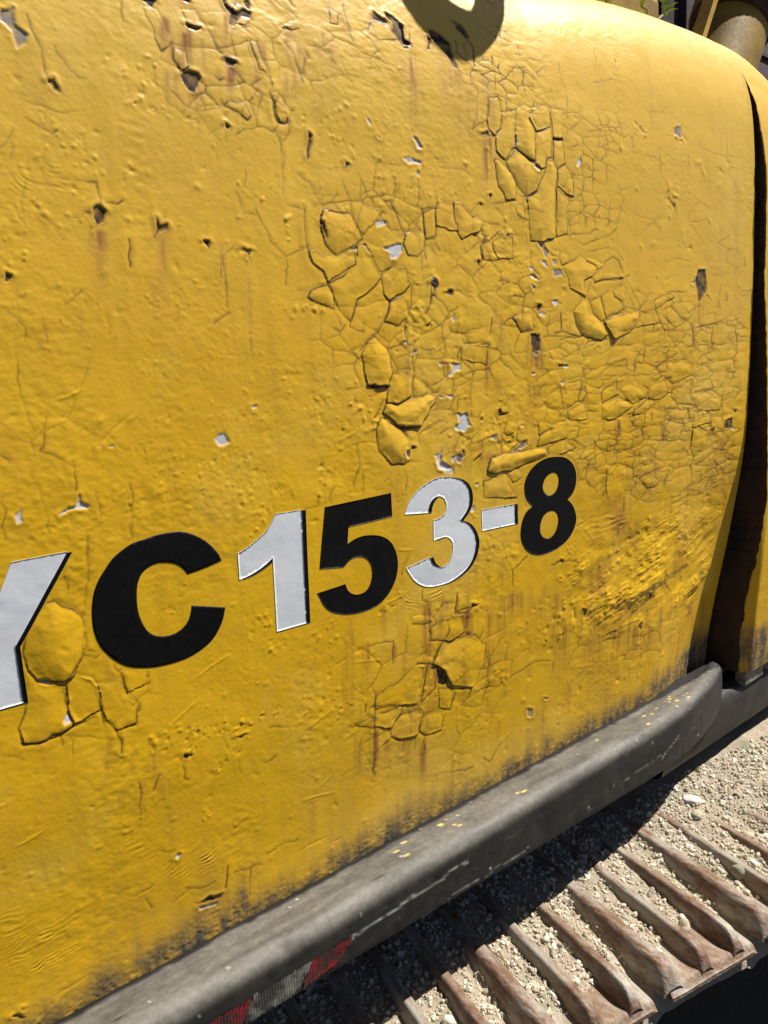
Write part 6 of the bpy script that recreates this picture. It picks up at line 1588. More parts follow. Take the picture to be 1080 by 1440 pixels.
# the frame rail that carries on past the end of the sill beam
def rail(x0,x1,pts,name,parent,nx=120):
    P = np.array(pts,float); L = np.concatenate([[0],np.cumsum(np.hypot(*np.diff(P,axis=0).T))]); q = np.linspace(0,L[-1],40)
    sy = np.interp(q,L,P[:,0]); sz = np.interp(q,L,P[:,1]); xx = np.linspace(x0,x1,nx)
    g = np.stack([np.repeat(xx[:,None],40,1),np.tile(sy,(nx,1)),np.tile(sz,(nx,1))],-1)
    g[...,1] += .001*fbm(g[...,0]*20,g[...,2]*30,3,1600); i_ = np.arange(nx*40).reshape(nx,40)
    me = mesh_np(name,g.reshape(-1,3),np.stack([i_[:-1,:-1],i_[:-1,1:],i_[1:,1:],i_[1:,:-1]],-1).reshape(-1,4))
    a_ = np.zeros((nx*40,4)); a_[:,0] = .25*np.clip(fbm(g[...,0]*20,g[...,2]*40,3,1610),0,1).ravel(); attr(me,'wear_a',a_)
    return bpart(obj(name,me,M_BEAM,parent))
rail(1.15,1.95,[(.14,-.395),(.03,-.398),(.018,-.403),(.012,-.415),(.010,-.470),(.016,-.492),(.03,-.498),(.14,-.498)],'frame_rail',body)
bm = bmesh.new(); add_box(bm,(-.26,.04,-.372),(1.95,.62,-.362)); bpart(bm_obj('floor_plate',bm,M_DARK,body))
bm = bmesh.new(); add_box(bm,(1.80,.06,-.36),(1.806,.62,.80)); bpart(bm_obj('end_plate',bm,M_RUST,body))  # unseen; added to keep the sun from shining into the gap
# lip of grey sheet under the corner panel
bm = bmesh.new(); add_box(bm,(1.452,.008,-.402),(1.53,.030,-.372)); bmesh.ops.rotate(bm,cent=(1.49,.02,-.385),matrix=Matrix.Rotation(math.radians(-2),3,'Y'),verts=bm.verts)
M_GREY = mat_simple('dusty_grey_steel',(.10,.092,.075),(.24,.22,.18),40,.7,0,.4,.002)
bpart(bm_obj('corner_panel_foot',bm,M_GREY,body,False,.002))
bm = bmesh.new(); add_box(bm,(1.55,.006,-.395),(1.78,.032,-.368)); bpart(bm_obj('corner_panel_foot',bm,M_GREY,body,False,.002))
# red and white reflective tape on the face of the beam
def mat_tape(name, ca, cb):
    m, t, b = new_mat(name); v = objvec(t); n = noise(t,55,5,.7,v); w = nd(t,'ShaderNodeTexWave'); w.inputs['Scale'].default_value = 95; w.inputs['Distortion'].default_value = .6; t.links.new(v,w.inputs[0])
    col = mix(t,ramp(t,n,(.40,0.),(.55,1.)),ca,(.030,.028,.024)); col = mix(t,math_(t,'MULTIPLY',w.outputs[1],.35),col,cb); t.links.new(col,b.inputs['Base Color']); b.inputs['Roughness'].default_value = .45
    bump(t,b,w.outputs[1],.4,.0006); return m
M_RED = mat_tape('red_reflective',(.26,.012,.015),(.13,.008,.008)); M_SIL = mat_tape('silver_reflective',(.17,.17,.14),(.09,.09,.07))
def tape(x0,x1,ztop0,ztop1,zbot0,zbot1,slope,mat,sd):
    n = 40; V_ = []; r = np.random.default_rng(sd)
    for i in range(n+1):
        t = i/n; x = x0+(x1-x0)*t; zt = ztop0+(ztop1-ztop0)*t+r.normal(0,.0009); zb = zbot0+(zbot1-zbot0)*t+r.normal(0,.0011)
        for j in range(7):
            u = j/6; z = zb+(zt-zb)*u; V_.append((x+slope*(u-.5)+(r.normal(0,.0006) if 0 < i < n else r.normal(0,.0015)),0,z))
    V_ = np.array(V_); xi = np.clip(np.searchsorted(bx,V_[:,0])-1,0,len(bx)-1)
    for k,(x,_,z) in enumerate(V_):
        colz = V[xi[k],30:80]; j = np.argmin(abs(colz[:,2]-z)); V_[k,1] = colz[j,1]-.0011
    q = [(i*7+j,(i+1)*7+j,(i+1)*7+j+1,i*7+j+1) for i in range(n) for j in range(6)]
    return obj('reflective_tape',mesh_np('reflective_tape',V_,q),mat,beam)
tape(.150,.222,-.360,-.362,-.386,-.389,.014,M_SIL,1); tape(.224,.278,-.362,-.363,-.388,-.390,.014,M_RED,2)['label'] = 'faded red block of reflective tape'
tape(.280,.350,-.363,-.365,-.389,-.392,.016,M_SIL,3)['label'] = 'grimy silver block of ribbed reflective tape'; tape(.352,.405,-.364,-.364,-.392,-.386,.020,M_RED,4)['label'] = 'bright red end block of reflective tape'

# ---------------------------------------------------------------- unseen plate added above the frame, shaped to throw the looped shadow
loop_px = LOOP
def throw(q):
    P_,_ = surface(*q); t = (P_[1]+.075)/(-SUN.y); return P_+np.array(SUN)*t
outer = np.array([throw(q) for q in loop_px['outer']]); inner = np.array([throw(q) for q in loop_px['inner']])
def plate(name, loops, y0, th, mat, parent):
    pts = []; edges = []
    for lp in loops:
        b = len(pts); pts += [Vector((p[0],p[2])) for p in lp]; edges += [(b+k,b+(k+1)%len(lp)) for k in range(len(lp))]
    v,e,f,_,_,_ = delaunay_2d_cdt(pts,edges,[],0,1e-6); v = np.array([(a.x,a.y) for a in v]); f = np.array(f); c_ = v[f].mean(1)
    xz = [np.array([(p[0],p[2]) for p in lp]) for lp in loops]; k_ = inside(c_[:,0],c_[:,1],xz[0])
    for h in xz[1:]: k_ &= ~inside(c_[:,0],c_[:,1],h)
    bm = bmesh.new(); vs_ = [bm.verts.new((a,y0,b)) for a,b in v]
    for t_ in f[k_]: bm.faces.new([vs_[i] for i in t_])
    g = bmesh.ops.extrude_face_region(bm,geom=bm.faces[:]); bmesh.ops.translate(bm,verts=[q for q in g['geom'] if isinstance(q,bmesh.types.BMVert)],vec=(0,th,0))
    bmesh.ops.recalc_face_normals(bm,faces=bm.faces[:]); return bm_obj(name,bm,mat,parent)
M_YEL = mat_simple('dull_yellow_paint',(.42,.22,.012),(.60,.34,.02),12,.55,0,.3,.002)
bpart(plate('shadow_caster_loop',[outer,inner],-.080,.010,M_YEL,body))
top_ = outer[np.argmax(outer[:,2])]
bm = bmesh.new(); add_box(bm,(outer[:,0].min(),-.0795,top_[2]-.02),(outer[:,0].min()+.05,.10,top_[2]+.012)); bpart(bm_obj('shadow_caster_arm',bm,M_YEL,body,False,.003))
bm = bmesh.new(); add_box(bm,(outer[:,0].min(),.06,.66),(outer[:,0].min()+.05,.10,top_[2]-.02)); bpart(bm_obj('shadow_caster_post',bm,M_YEL,body,False,.003))

# ---------------------------------------------------------------- crawler track
M_SHOE = mat_simple('rusty_track_steel',(.10,.052,.032),(.27,.205,.155),34,.62,.15,.5,.002,(1,.35,1))
def mat_shoe():
    m, t, b = new_mat('worn_track_steel'); v = objvec(t,(1,.4,1)); n1 = noise(t,24,6,.65,v,.4); n2 = noise(t,150,5,.7,v); n3 = noise(t,9,4,.6,v)
    col = mix(t,ramp(t,n1,(.44,0.),(.56,1.)),(.32,.285,.235),(.15,.078,.042)); col = mix(t,math_(t,'MULTIPLY',ramp(t,n2,(.45,0.),(.7,1.)),.55),col,(.33,.28,.22)); col = mix(t,ramp(t,n3,(.5,0.),(.7,.5)),col,(.34,.27,.18))
    t.links.new(col,b.inputs['Base Color']); t.links.new(ramp(t,n2,(.3,.45),(.7,.75)),b.inputs['Roughness']); b.inputs['Metallic'].default_value = .1
    bump(t,b,math_(t,'ADD',n1,math_(t,'MULTIPLY',n2,.9)),.9,.0032); return m
M_SHOE = mat_shoe()
TA = math.radians(-11.6); td = np.array([math.cos(TA),math.sin(TA),0]); wd_ = np.array([math.sin(TA),-math.cos(TA),0])   # along the chain / outwards
PITCH = .2015; ZP = -.58; WID = .62; T0 = np.array([.983,-.236,ZP])               # outer right corner of one shoe
track = tag(empty('crawler_track',tuple(T0-np.array([0,0,.05]))),'rusty crawler track with gravel lying on its ribbed shoes','track')
trk = Matrix.Translation(track.location).inverted()
def shoe_meshes():
    # plate: t from 0 (right lip) to -PITCH*.93 ; w from 0 (outer end) inwards to -WID
    nt_,nw = 40,90; tt = np.linspace(.006,-PITCH*.83,nt_); ww = np.concatenate([np.linspace(0,-.06,40),np.linspace(-.065,-WID,nw-40)])
    Tg,Wg = np.meshgrid(tt,ww); z = np.zeros_like(Tg)-.010*np.exp(-(Wg/.006)**2)+.0012*fbm(Tg*30,Wg*12,3,1700)-.006*np.exp(-((Tg-.006)/.006)**2)
    top = np.stack([Tg,Wg,z],-1); bot = top.copy(); bot[...,2] = -.016
    def wrap(a,b):
        r,c_ = a.shape[:2]; V_ = np.concatenate([a.reshape(-1,3),b.reshape(-1,3)]); i_ = np.arange(r*c_).reshape(r,c_); o = r*c_
        q = np.stack([i_[:-1,:-1],i_[1:,:-1],i_[1:,1:],i_[:-1,1:]],-1).reshape(-1,4); q2 = q[:,::-1]+o
        rim = np.concatenate([i_[0,:],i_[1:,-1],i_[-1,-2::-1],i_[-2:0:-1,0]]); s_ = np.stack([rim,np.roll(rim,-1),np.roll(rim,-1)+o,rim+o],-1)
        return V_,np.concatenate([q,q2,s_])
    pv,pq = wrap(top,bot)
    gs_ = []
    for gi,(tc,hw,ht) in enumerate(((-.145*PITCH,.0105,.028),(-.465*PITCH,.0105,.028),(-.795*PITCH,.0150,.029))):
        n1 = 26; wq = np.concatenate([np.linspace(-.004,-.06,34),np.linspace(-.065,-WID,60)]); a = np.linspace(-1,1,n1)
        A_,W_ = np.meshgrid(a,wq)
        endf = np.clip((-.003-W_)/.034,0,1); endh = np.clip(1-(1-endf)**3.2,0,1)**.9        # rounded outer nose
        flare = 1-.12*(1-endf)**2.0
        prof_ = np.clip((1-abs(A_)**3.6),0,1)**.6
        base_w = hw*(1.55-.55*prof_)
        t_ = tc+np.sign(A_)*abs(A_)**.8*base_w*flare*(.9+.1*prof_)+.0009*fbm(W_*30,A_*0+gi,3,1710+gi)
        z_ = (ht*endh*prof_)+.0012*fbm(W_*40,A_*2,3,1720+gi)*prof_-.0055*(1-prof_)-.003*(1-endh)
        gs_.append((np.stack([t_,W_,z_],-1),gi))
    return (pv,pq),gs_
(pv,pq),gs_ = shoe_meshes()
def toworld(P_):      # local (t,w,z) to track axes
    return np.outer(P_[:,0],td)+np.outer(P_[:,1],wd_)+np.outer(P_[:,2],[0,0,1])
plate_me = mesh_np('track_shoe',toworld(pv),pq,False); plate_me.materials.append(M_SHOE)
groust = []
for g,gi in gs_:
    r,c_ = g.shape[:2]; i_ = np.arange(r*c_).reshape(r,c_); q = np.stack([i_[:-1,:-1],i_[1:,:-1],i_[1:,1:],i_[:-1,1:]],-1).reshape(-1,4)
    m_ = mesh_np('grouser',toworld(g.reshape(-1,3)),q); m_.materials.append(M_SHOE); groust.append(m_)
NSH = range(-4,6)
for k in NSH:
    s_ = bpy.data.objects.new('track_shoe',plate_me); link(s_,track); s_.matrix_parent_inverse = trk
    s_.location = T0+td*PITCH*k+np.array([0,0,random.uniform(-.002,.002)]); s_.rotation_euler = (0,random.uniform(-.012,.012),0)
    for m_ in groust:
        g = bpy.data.objects.new('grouser',m_); link(g,s_)
# the chain links under the shoes
bm = bmesh.new(); c0 = T0+wd_*-.34
add_box(bm,(-1.1,-.10,-.12),(1.3,.10,-.020)); bmesh.ops.rotate(bm,cent=(0,0,0),matrix=Matrix.Rotation(TA,3,'Z'),verts=bm.verts); bmesh.ops.translate(bm,verts=bm.verts,vec=c0)
ch = bm_obj('track_chain',bm,M_DARK,track); ch.matrix_parent_inverse = trk
bm = bmesh.new(); add_box(bm,(-1.4,-.13,-.62),(1.6,.13,-.16)); bmesh.ops.rotate(bm,cent=(0,0,0),matrix=Matrix.Rotation(TA,3,'Z'),verts=bm.verts); bmesh.ops.translate(bm,verts=bm.verts,vec=c0)
ch = bm_obj('track_frame',bm,M_DARK,track); ch.matrix_parent_inverse = trk

# earth and gravel lying on the shoes
def fill_level(t, w):
    """height of loose earth above the shoe plates; w: 0 at the outer end, negative inwards"""
    inn = sstep(-.10,-.30,w); ph = (t/PITCH)%1.0
    lv = -.016+.020*sstep(-.010,-.10,w)+.016*sstep(-.10,-.26,w)
    lv += .006*fbm(t*9,w*9,3,1800)+.003*fbm(t*45,w*45,3,1810)
    lv -= .010*np.exp(-((ph-.07)/.05)**2)*(1-inn)
    lv += .026*sstep(.02,.40,t)*sstep(-.07,-.17,w)                     # deeper heap further along the track
    return lv
tt = np.arange(-1.05,1.15,.0045); ww = np.arange(-.012,-WID-.01,-.0045); Tg,Wg = np.meshgrid(tt,ww)
zz = fill_level(Tg,Wg); zz -= .03*np.exp(-((Wg+.012)/.006)**2)
i_ = np.arange(Tg.size).reshape(Tg.shape); P_ = toworld(np.stack([Tg,Wg,zz],-1).reshape(-1,3))+T0
def mat_soil():
    m, t, b = new_mat('dry_earth'); v = objvec(t); n1 = noise(t,7,4,.6,v); n2 = noise(t,120,6,.7,v); n3 = noise(t,420,3,.6,v)
    col = mix(t,ramp(t,n2,(.3,0.),(.7,1.)),(.26,.205,.14),(.50,.42,.31)); col = mix(t,math_(t,'MULTIPLY',ramp(t,n1,(.50,0.),(.66,1.)),.6),col,(.20,.22,.13))
    t.links.new(col,b.inputs['Base Color']); b.inputs['Roughness'].default_value = .95; bump(t,b,math_(t,'ADD',n2,n3),.9,.004); return m
def mat_stone(name, pal):
    m, t, b = new_mat(name); g = nd(t,'ShaderNodeAttribute',attribute_name='tone'); v = objvec(t); n = noise(t,300,4,.65,v)
    r = nd(t,'ShaderNodeValToRGB'); e = r.color_ramp.elements
    while len(e) < len(pal): e.new(.5)
    for i,(p_,c_) in enumerate(pal): e[i].position = p_; e[i].color = (*c_,1)
    t.links.new(g.outputs['Fac'],r.inputs[0]); col = mix(t,math_(t,'MULTIPLY',ramp(t,n,(.35,0.),(.7,1.)),.4),r.outputs[0],(.20,.165,.12))
    t.links.new(col,b.inputs['Base Color']); b.inputs['Roughness'].default_value = .9; bump(t,b,n,.5,.0015); return m
M_SOIL = mat_soil(); M_STONE = mat_stone('gravel_stone',[(0,(.34,.28,.20)),(.35,(.52,.45,.33)),(.6,(.66,.59,.46)),(.85,(.50,.49,.37)),(1,(.80,.77,.68))])
soil = tag(obj('loose_earth',mesh_np('loose_earth',P_,np.stack([i_[:-1,:-1],i_[1:,:-1],i_[1:,1:],i_[:-1,1:]],-1).reshape(-1,4)),M_SOIL),'dry sandy earth lying between the track ribs','earth',kind='stuff')
def rocks(n, size, tr, wr, seed, lift=.25):
    r = np.random.default_rng(seed)
    bm = bmesh.new(); bmesh.ops.create_icosphere(bm,subdivisions=1,radius=1); bv = np.array([v.co[:] for v in bm.verts]); bf = np.array([[v.index for v in f.verts] for f in bm.faces]); bm.free()
    t = r.uniform(*tr,n); w = wr[0]+(wr[1]-wr[0])*r.random(n); z = fill_level(t,w); keep = z > -.006; t,w,z = t[keep],w[keep],z[keep]; n = len(t)
    s = size[0]*(size[1]/size[0])**(r.random(n)**2.2)
    ax = r.normal(0,1,(n,4)); ax /= np.linalg.norm(ax,axis=1)[:,None]; a,b,c_,d = ax.T
    Rm = np.stack([1-2*(c_*c_+d*d),2*(b*c_-a*d),2*(b*d+a*c_),2*(b*c_+a*d),1-2*(b*b+d*d),2*(c_*d-a*b),2*(b*d-a*c_),2*(c_*d+a*b),1-2*(b*b+c_*c_)],-1).reshape(n,3,3)
    sc = s[:,None]*r.uniform(.55,1.15,(n,3)); L = bv[None]*sc[:,None]*(1+.22*r.normal(0,1,(n,len(bv),1)).clip(-1,1)); L = np.einsum('nij,nkj->nki',Rm,L)
    ctr = toworld(np.stack([t,w,z+s*lift],-1))+T0; V_ = (L+ctr[:,None]).reshape(-1,3); F_ = (bf[None]+np.arange(n)[:,None,None]*len(bv)).reshape(-1,3)
    return V_,F_,np.repeat(r.random(n),len(bv))
V1,F1,T1 = rocks(18000,(.0015,.0056),(-.80,.72),(-.004,-.33),1)
me = mesh_np('gravel',V1,F1,False); a = me.attributes.new('tone','FLOAT','POINT'); a.data.foreach_set('value',T1.astype(np.float32))
tag(obj('gravel',me,M_STONE),'fine pale gravel scattered over the track shoes','gravel',kind='stuff')
# larger stones, each its own thing
M_PEB = mat_simple('pale_stone',(.30,.25,.17),(.46,.40,.29),60,.9,0,.6,.002); M_PEBG = mat_simple('grey_green_stone',(.20,.19,.13),(.33,.31,.21),50,.9,0,.6,.002)
def stone(xy, size, lab, mat, seed, zoff=.0):
    r = np.random.default_rng(seed); bm = bmesh.new(); bmesh.ops.create_icosphere(bm,subdivisions=3,radius=1)
    ph = r.uniform(0,9,3)
    for v in bm.verts:
        n = v.co.normalized(); k = 1+.16*math.sin(3*n.x+ph[0])*math.cos(2.3*n.y+ph[1])+.10*math.sin(4*n.z+ph[2])+.05*math.sin(9*n.x+7*n.y+ph[0])
        k += .16*mnoise.noise(n*2.2+Vector(ph))+.09*mnoise.noise(n*5.5+Vector(ph)); k = min(k,1.02+.05*mnoise.noise(n*1.3+Vector(ph)))
        v.co = Vector((n.x*size[0],n.y*size[1],n.z*size[2]))*k
    bmesh.ops.rotate(bm,cent=(0,0,0),matrix=Matrix.Rotation(r.uniform(0,3.1),3,'Z'),verts=bm.verts)
    for v in bm.verts: v.co *= .82
    o = bm_obj('stone',bm,mat,None,True); d = np.array([*xy,0])-T0; t = d@td; w = d@wd_; o.location = (xy[0],xy[1],ZP+float(fill_level(np.array([t]),np.array([w]))[0])+size[2]*.55+zoff)
    return tag(o,lab,'stone')
M_PEBW = mat_simple('white_stone',(.48,.44,.36),(.68,.64,.56),70,.9,0,.6,.002); M_PEBD = mat_simple('dark_stone',(.05,.05,.055),(.12,.12,.12),70,.85,0,.6,.002)
stone((0.9310,-0.1545),(0.014, 0.011, 0.016),'brown rounded stone beside a tuft of straw on the track',M_PEB,40)
stone((0.9205,-0.1388),(0.011, 0.008, 0.008),'angular tan stone leaning against the brown rounded stone',M_PEB,41)
stone((1.1008,-0.1552),(0.016, 0.013, 0.018),'large grey green round stone on the track gravel',M_PEBG,42)
stone((1.1937,-0.1251),(0.013, 0.01, 0.009),'tan oblong stone resting on a red rusty rib',M_PEB,43)
stone((1.2213,-0.1428),(0.01, 0.008, 0.008),'whitish stone next to the tan oblong stone',M_PEBW,44)
stone((0.9507,-0.1399),(0.006, 0.006, 0.006),'small pale pebble behind the brown rounded stone',M_PEBW,45)
stone((0.9276,-0.1206),(0.014, 0.005, 0.004),'flat leaf shaped brown stone chip by the ribs',M_PEB,46)
stone((1.1820,-0.0379),(0.018, 0.013, 0.008),'pale lump of dried earth near the beam shadow',M_PEB,47)
stone((1.2133,-0.0111),(0.024, 0.016, 0.007),'flat pale slab at the edge of the beam shadow',M_PEBW,48)
stone((1.1402,-0.1597),(0.012, 0.009, 0.007),'pale flat stone above the grey green round stone',M_PEBW,49)
stone((0.7190,-0.0620),(0.006, 0.005, 0.005),'dark grey pebble lying on the pale gravel',M_PEBD,50)
stone((0.7487,-0.0547),(0.012, 0.004, 0.004),'thin grey brown stone sliver between two ribs',M_PEBG,51)
stone((0.7562,-0.0370),(0.008, 0.006, 0.005),'white squarish pebble between two ribs',M_PEBW,52)
stone((0.5525,-0.0415),(0.011, 0.009, 0.008),'bright white stone wedged against a rib',M_PEBW,53)
stone((0.6936,-0.1312),(0.005, 0.004, 0.004),'dark blue grey pebble at the shoe end',M_PEBD,54)
stone((0.9338,-0.0232),(0.006, 0.005, 0.004),'white pebble at the start of a rib',M_PEBW,55)
stone((0.8691,-0.1500),(0.007, 0.005, 0.005),'white grey chip on the rib below the gravel',M_PEBW,56)

# dry twigs and grass stalks
M_TWIG = mat_simple('dry_twig',(.09,.06,.035),(.20,.14,.08),80,.9,0,.3,.001); M_STRAW = mat_simple('dry_straw',(.30,.24,.13),(.46,.38,.22),80,.85,0,.3,.001)
def tube(name, pts, rad, mat, parent=None, sides=6):
    pts = [Vector(p) for p in pts]; V_ = []; F_ = []
    for i,p in enumerate(pts):
        d = (pts[min(i+1,len(pts)-1)]-pts[max(i-1,0)]).normalized(); u = d.orthogonal().normalized(); v = d.cross(u); r_ = rad*(1-.5*i/len(pts)) if not isinstance(rad,list) else rad[i]
        for k in range(sides): a_ = 2*math.pi*k/sides; V_.append(p+(u*math.cos(a_)+v*math.sin(a_))*r_)
    for i in range(len(pts)-1):
        for k in range(sides): F_.append((i*sides+k,i*sides+(k+1)%sides,(i+1)*sides+(k+1)%sides,(i+1)*sides+k))
    return obj(name,mesh_np(name,[v[:] for v in V_],F_),mat,parent)
def twig(xy0, xy1, lab, mat, rad, seed, hz=.010, n=8):
    r = np.random.default_rng(seed); P_ = []
    for k in range(n+1):
        q = np.array(xy0)+(np.array(xy1)-np.array(xy0))*k/n+r.normal(0,.0022,2); d = np.array([*q,0])-T0; P_.append((q[0],q[1],ZP+float(fill_level(np.array([d@td]),np.array([d@wd_]))[0])+hz+r.normal(0,.0008)))
    return tag(tube('twig',P_,rad,mat),lab,'twig')
twig((0.7866,0.0055),(0.8045,-0.0278),'dark bent twig at the edge of the shadow',M_TWIG,0.0014,60)
twig((0.6773,0.0069),(0.6568,-0.0776),'long thin dark root lying across the gravel',M_TWIG,0.0013,61)
twig((0.6836,-0.0080),(0.6631,-0.0506),'short dark root crossing the long thin root',M_TWIG,0.0011,62)
twig((0.7808,-0.1023),(0.7955,-0.1157),'brown stick lying across a rib gap',M_TWIG,0.0013,63)
twig((0.9070,-0.1658),(0.8938,-0.2001),'straw stalk beside the brown rounded stone',M_STRAW,0.0012,64)
twig((0.9104,-0.1727),(0.9120,-0.2113),'second straw stalk crossing the first one',M_STRAW,0.0012,65)
twig((0.9902,-0.1400),(1.0140,-0.1353),'pale straw stalk sticking up between ribs',M_STRAW,0.0013,66)
twig((1.0707,-0.1698),(1.0608,-0.2054),'thin straw stalk under the grey green stone',M_STRAW,0.0011,67)
twig((0.8057,-0.0531),(0.7954,-0.0919),'dry straw stalk along the rusty rib',M_STRAW,0.0011,68)
twig((0.8930,-0.1682),(0.8807,-0.1935),'broken straw stalk near the shoe end',M_STRAW,0.001,69)


# ---------------------------------------------------------------- ground and what stands behind the machine
def sheet(name, lo, hi, z, n, amp, mat):
    xs_ = np.linspace(lo[0],hi[0],n); ys_ = np.linspace(lo[1],hi[1],n); a_,b_ = np.meshgrid(xs_,ys_); z_ = z+amp*fbm(a_*.8,b_*.8,4,1900); i_ = np.arange(n*n).reshape(n,n)
    return tag(obj(name,mesh_np(name,np.stack([a_,b_,z_],-1).reshape(-1,3),np.stack([i_[:-1,:-1],i_[:-1,1:],i_[1:,1:],i_[1:,:-1]],-1).reshape(-1,4)),mat),kind='structure')
M_GROUND = mat_simple('near_black_ground',(.006,.006,.005),(.018,.016,.012),6,.95,0,.4,.01)  # even near-black colour over the whole ground
sheet('ground',(-40,-40),(40,40),-1.45,160,.02,M_GROUND)
UPRIGHTS = [5.3992,5.7304,5.6526,5.8765]
COVER = [1.8041,2.2502]
CYL = [[3.1015, 0.95, 1.4392],[3.2484, 0.95, 1.6977],0.14433]
BAR = [[2.8493, 0.9, 1.4622],[2.9161, 0.9, 1.5834],0.05219]
WEEDS = [[[1.3889, 0.2, 0.9026],[1.3621, 0.2, 0.9374],'thick pale green weed stalk on the shoulder',1,.03],[[1.4133, 0.2, 0.9058],[1.4423, 0.2, 0.9425],'leafy weed with narrow leaves on the shoulder',9,.03],[[1.2728, 0.22, 0.9042],[1.2642, 0.22, 0.9254],'low weed tuft beside the yellow engine cover',5,.025]]
M_BACKY = mat_simple('shade_darkened_yellow',(.20,.115,.006),(.36,.215,.010),9,.6,0,.3,.003)  # yellow darkened to stand in for shade on the cylinder
M_WALL = mat_simple('purple_brown_boards',(.040,.020,.022),(.070,.037,.040),5,.85,0,.4,.004,(.15,1,1))
M_DKWALL = mat_simple('wall_shade_dark',(.010,.005,.006),(.018,.009,.011),7,.85)  # near-black colour for a column of shade on the wall
def q3(p,y): return Vector(p)
wall = tag(empty('board_wall',(3.2,3.0,0)),'purple brown wall of overlapping horizontal boards behind the machine','wall')
wi = Matrix.Translation(wall.location).inverted()
for k in range(22):
    bm = bmesh.new(); z0 = -1.4+.215*k; add_box(bm,(.2,3.0,z0),(14.0,3.03,z0+.207))
    for v in bm.verts:
        if v.co.z < z0+.1 and v.co.y < 3.01: v.co.y -= .022
    o = bm_obj('board',bm,M_WALL,wall,False,.003); o.matrix_parent_inverse = wi
for px0,px1,yy,mat,lab in ((UPRIGHTS[0],UPRIGHTS[1],2.6,M_DKWALL,'dark upright strip standing in for shade on the board wall'),(UPRIGHTS[2],UPRIGHTS[3],2.55,M_WALL,'paler purple brown post in front of the board wall')):
    o = tag(empty('wall_upright',((px0+px1)/2,yy+.06,-1.45)),lab,'post'); iv = Matrix.Translation(o.location).inverted()
    bm = bmesh.new(); add_box(bm,(px0,yy,-1.45),(px1,yy+.12,3.2)); c_ = bm_obj('shaft',bm,mat,o,False,.006); c_.matrix_parent_inverse = iv
    bm = bmesh.new(); add_box(bm,(px0-.03,yy-.03,-1.45),(px1+.03,yy+.15,-1.40)); c_ = bm_obj('base_plate',bm,mat,o,False,.004); c_.matrix_parent_inverse = iv
# yellow housing on the deck behind the shoulder
hs = tag(empty('engine_cover',((COVER[0]+COVER[1])/2,.85,.84)),'plain yellow engine cover standing behind the curved shoulder','cover'); iv = Matrix.Translation(hs.location).inverted()
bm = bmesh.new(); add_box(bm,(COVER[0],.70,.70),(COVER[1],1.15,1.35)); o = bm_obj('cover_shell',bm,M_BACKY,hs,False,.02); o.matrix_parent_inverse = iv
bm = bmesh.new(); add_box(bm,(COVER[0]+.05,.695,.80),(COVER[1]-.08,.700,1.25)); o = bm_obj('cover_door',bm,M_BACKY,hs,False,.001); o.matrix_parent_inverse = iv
# leaning yellow cylinder with its collar
A0 = Vector(CYL[0]); A1 = Vector(CYL[1]); ax = (A1-A0).normalized()
cy = tag(empty('hydraulic_cylinder',tuple(A0)),'stout yellow cylinder with a rusty collar leaning behind the shoulder','cylinder'); iv = Matrix.Translation(cy.location).inverted()
def ring(name,p0,p1,r0,r1,mat,par,n=40,cap=True):
    d = (p1-p0).normalized(); u = d.orthogonal().normalized(); v = d.cross(u); bm = bmesh.new(); a_ = []; b_ = []
    for k in range(n):
        t_ = 2*math.pi*k/n; e_ = u*math.cos(t_)+v*math.sin(t_); a_.append(bm.verts.new(p0+e_*r0)); b_.append(bm.verts.new(p1+e_*r1))
    for k in range(n): bm.faces.new((a_[k],a_[(k+1)%n],b_[(k+1)%n],b_[k]))
    if cap: bm.faces.new(a_[::-1]); bm.faces.new(b_)
    bmesh.ops.bevel(bm,geom=[e for e in bm.edges if len(e.link_faces)==2 and any(len(f.verts)>4 for f in e.link_faces)],offset=.004,segments=2,affect='EDGES')
    bmesh.ops.recalc_face_normals(bm,faces=bm.faces[:])
    o = bm_obj(name,bm,mat,par,True); o.matrix_parent_inverse = iv; return o
CRD = CYL[2]
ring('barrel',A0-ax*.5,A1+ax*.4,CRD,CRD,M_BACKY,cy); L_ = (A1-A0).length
ring('collar',A0+ax*L_*.55,A0+ax*L_*.95,CRD*1.16,CRD*1.18,M_BACKY,cy); ring('collar_rim',A0+ax*L_*.40,A0+ax*L_*.548,CRD*1.06,CRD*1.12,M_RUST,cy)
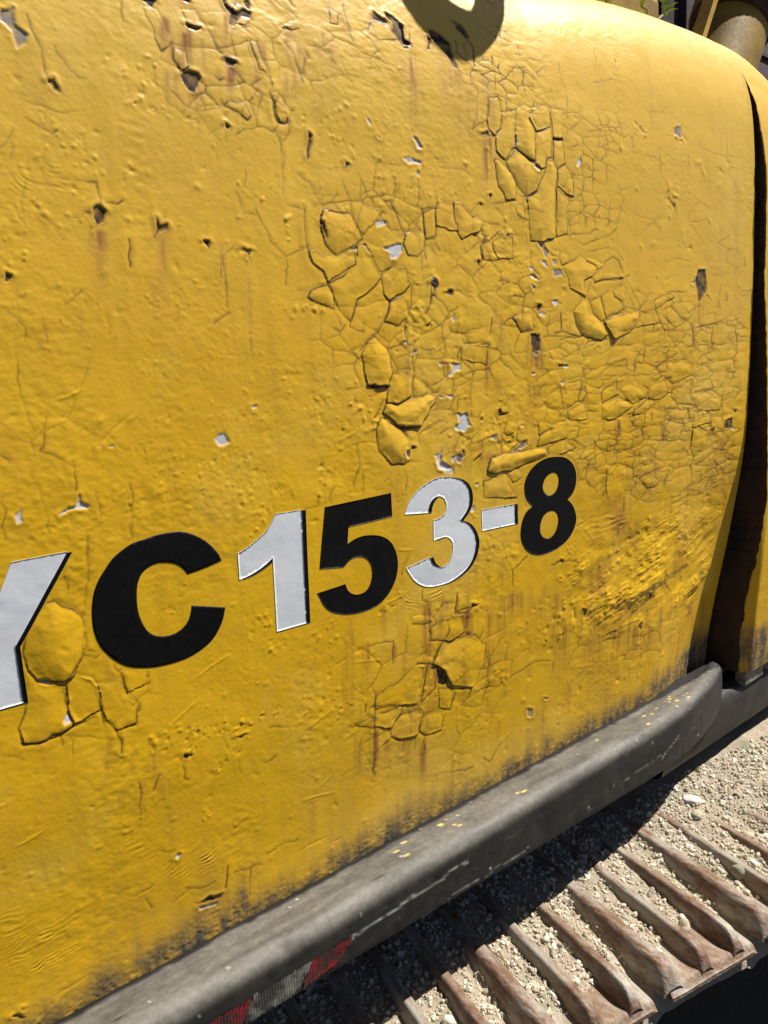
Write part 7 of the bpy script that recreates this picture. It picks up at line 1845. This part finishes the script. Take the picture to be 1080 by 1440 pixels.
# upright yellow bar beside the cylinder
br_ = tag(empty('yellow_bar',tuple(BAR[0])),'narrow upright yellow steel bar left of the leaning cylinder','bar'); iv = Matrix.Translation(br_.location).inverted()
d_ = (Vector(BAR[1])-Vector(BAR[0])); bm = bmesh.new(); add_box(bm,(-BAR[2]/2,-.012,-d_.length*.6),(BAR[2]/2,.012,d_.length*1.3)); rot = d_.to_track_quat('Z','Y').to_matrix(); 
bmesh.ops.rotate(bm,cent=(0,0,0),matrix=rot,verts=bm.verts); bmesh.ops.translate(bm,verts=bm.verts,vec=Vector(BAR[0])); o = bm_obj('bar_strip',bm,M_YEL,br_,False,.002); o.matrix_parent_inverse = iv
bm = bmesh.new(); add_box(bm,(-BAR[2],-.02,-d_.length*.62),(BAR[2],.02,-d_.length*.6)); bmesh.ops.rotate(bm,cent=(0,0,0),matrix=rot,verts=bm.verts); bmesh.ops.translate(bm,verts=bm.verts,vec=Vector(BAR[0])); o = bm_obj('bar_foot',bm,M_YEL,br_,False,.002); o.matrix_parent_inverse = iv
# weeds rooted in the dirt behind the shoulder
M_LEAF = mat_simple('weed_leaf',(.07,.14,.025),(.13,.22,.05),60,.6,0,.3,.001); M_STEM = mat_simple('weed_stem',(.12,.17,.05),(.20,.24,.09),50,.7,0,.2,.001)
def leaf(par, root, d, L, wd, iv):
    d = Vector(d).normalized(); u = d.cross(Vector((0,0,1))).normalized(); n = u.cross(d); bm = bmesh.new(); rows = []
    for k in range(6):
        t_ = k/5; w_ = wd*math.sin(math.pi*(.08+.92*t_))*(1-t_*.3)+.0003; c_ = Vector(root)+d*L*t_-Vector((0,0,1))*L*.35*t_*t_
        rows.append([bm.verts.new(c_-u*w_+n*w_*.35),bm.verts.new(c_),bm.verts.new(c_+u*w_+n*w_*.35)])
    for a_,b_ in zip(rows[:-1],rows[1:]):
        for j in (0,1): bm.faces.new((a_[j],a_[j+1],b_[j+1],b_[j]))
    o = bm_obj('leaf',bm,M_LEAF,par,True); o.matrix_parent_inverse = iv
for i,(root,tip,lab,nl,Lf) in enumerate(WEEDS):
    w_ = tag(empty('weed',tuple(root)),lab,'weed'); iv = Matrix.Translation(w_.location).inverted(); R0 = Vector(root); T_ = Vector(tip); r = random.Random(i+3)
    P_ = [R0+(T_-R0)*k/7+Vector((r.uniform(-1,1),r.uniform(-1,1),0))*.003+Vector((.012,0,0))*math.sin(k/7*3.1)*(1 if i else -1) for k in range(8)]
    o = tube('stem',P_,.0034 if i == 0 else .0022,M_STEM,w_); o.matrix_parent_inverse = iv
    for k in range(nl):
        p_ = P_[min(7,3+int(k*4.9/max(nl,1)))]; a_ = r.uniform(0,6.28); leaf(w_,p_,(math.cos(a_),math.sin(a_),r.uniform(.1,.7)),Lf*r.uniform(.6,1.1),Lf*.16,iv)
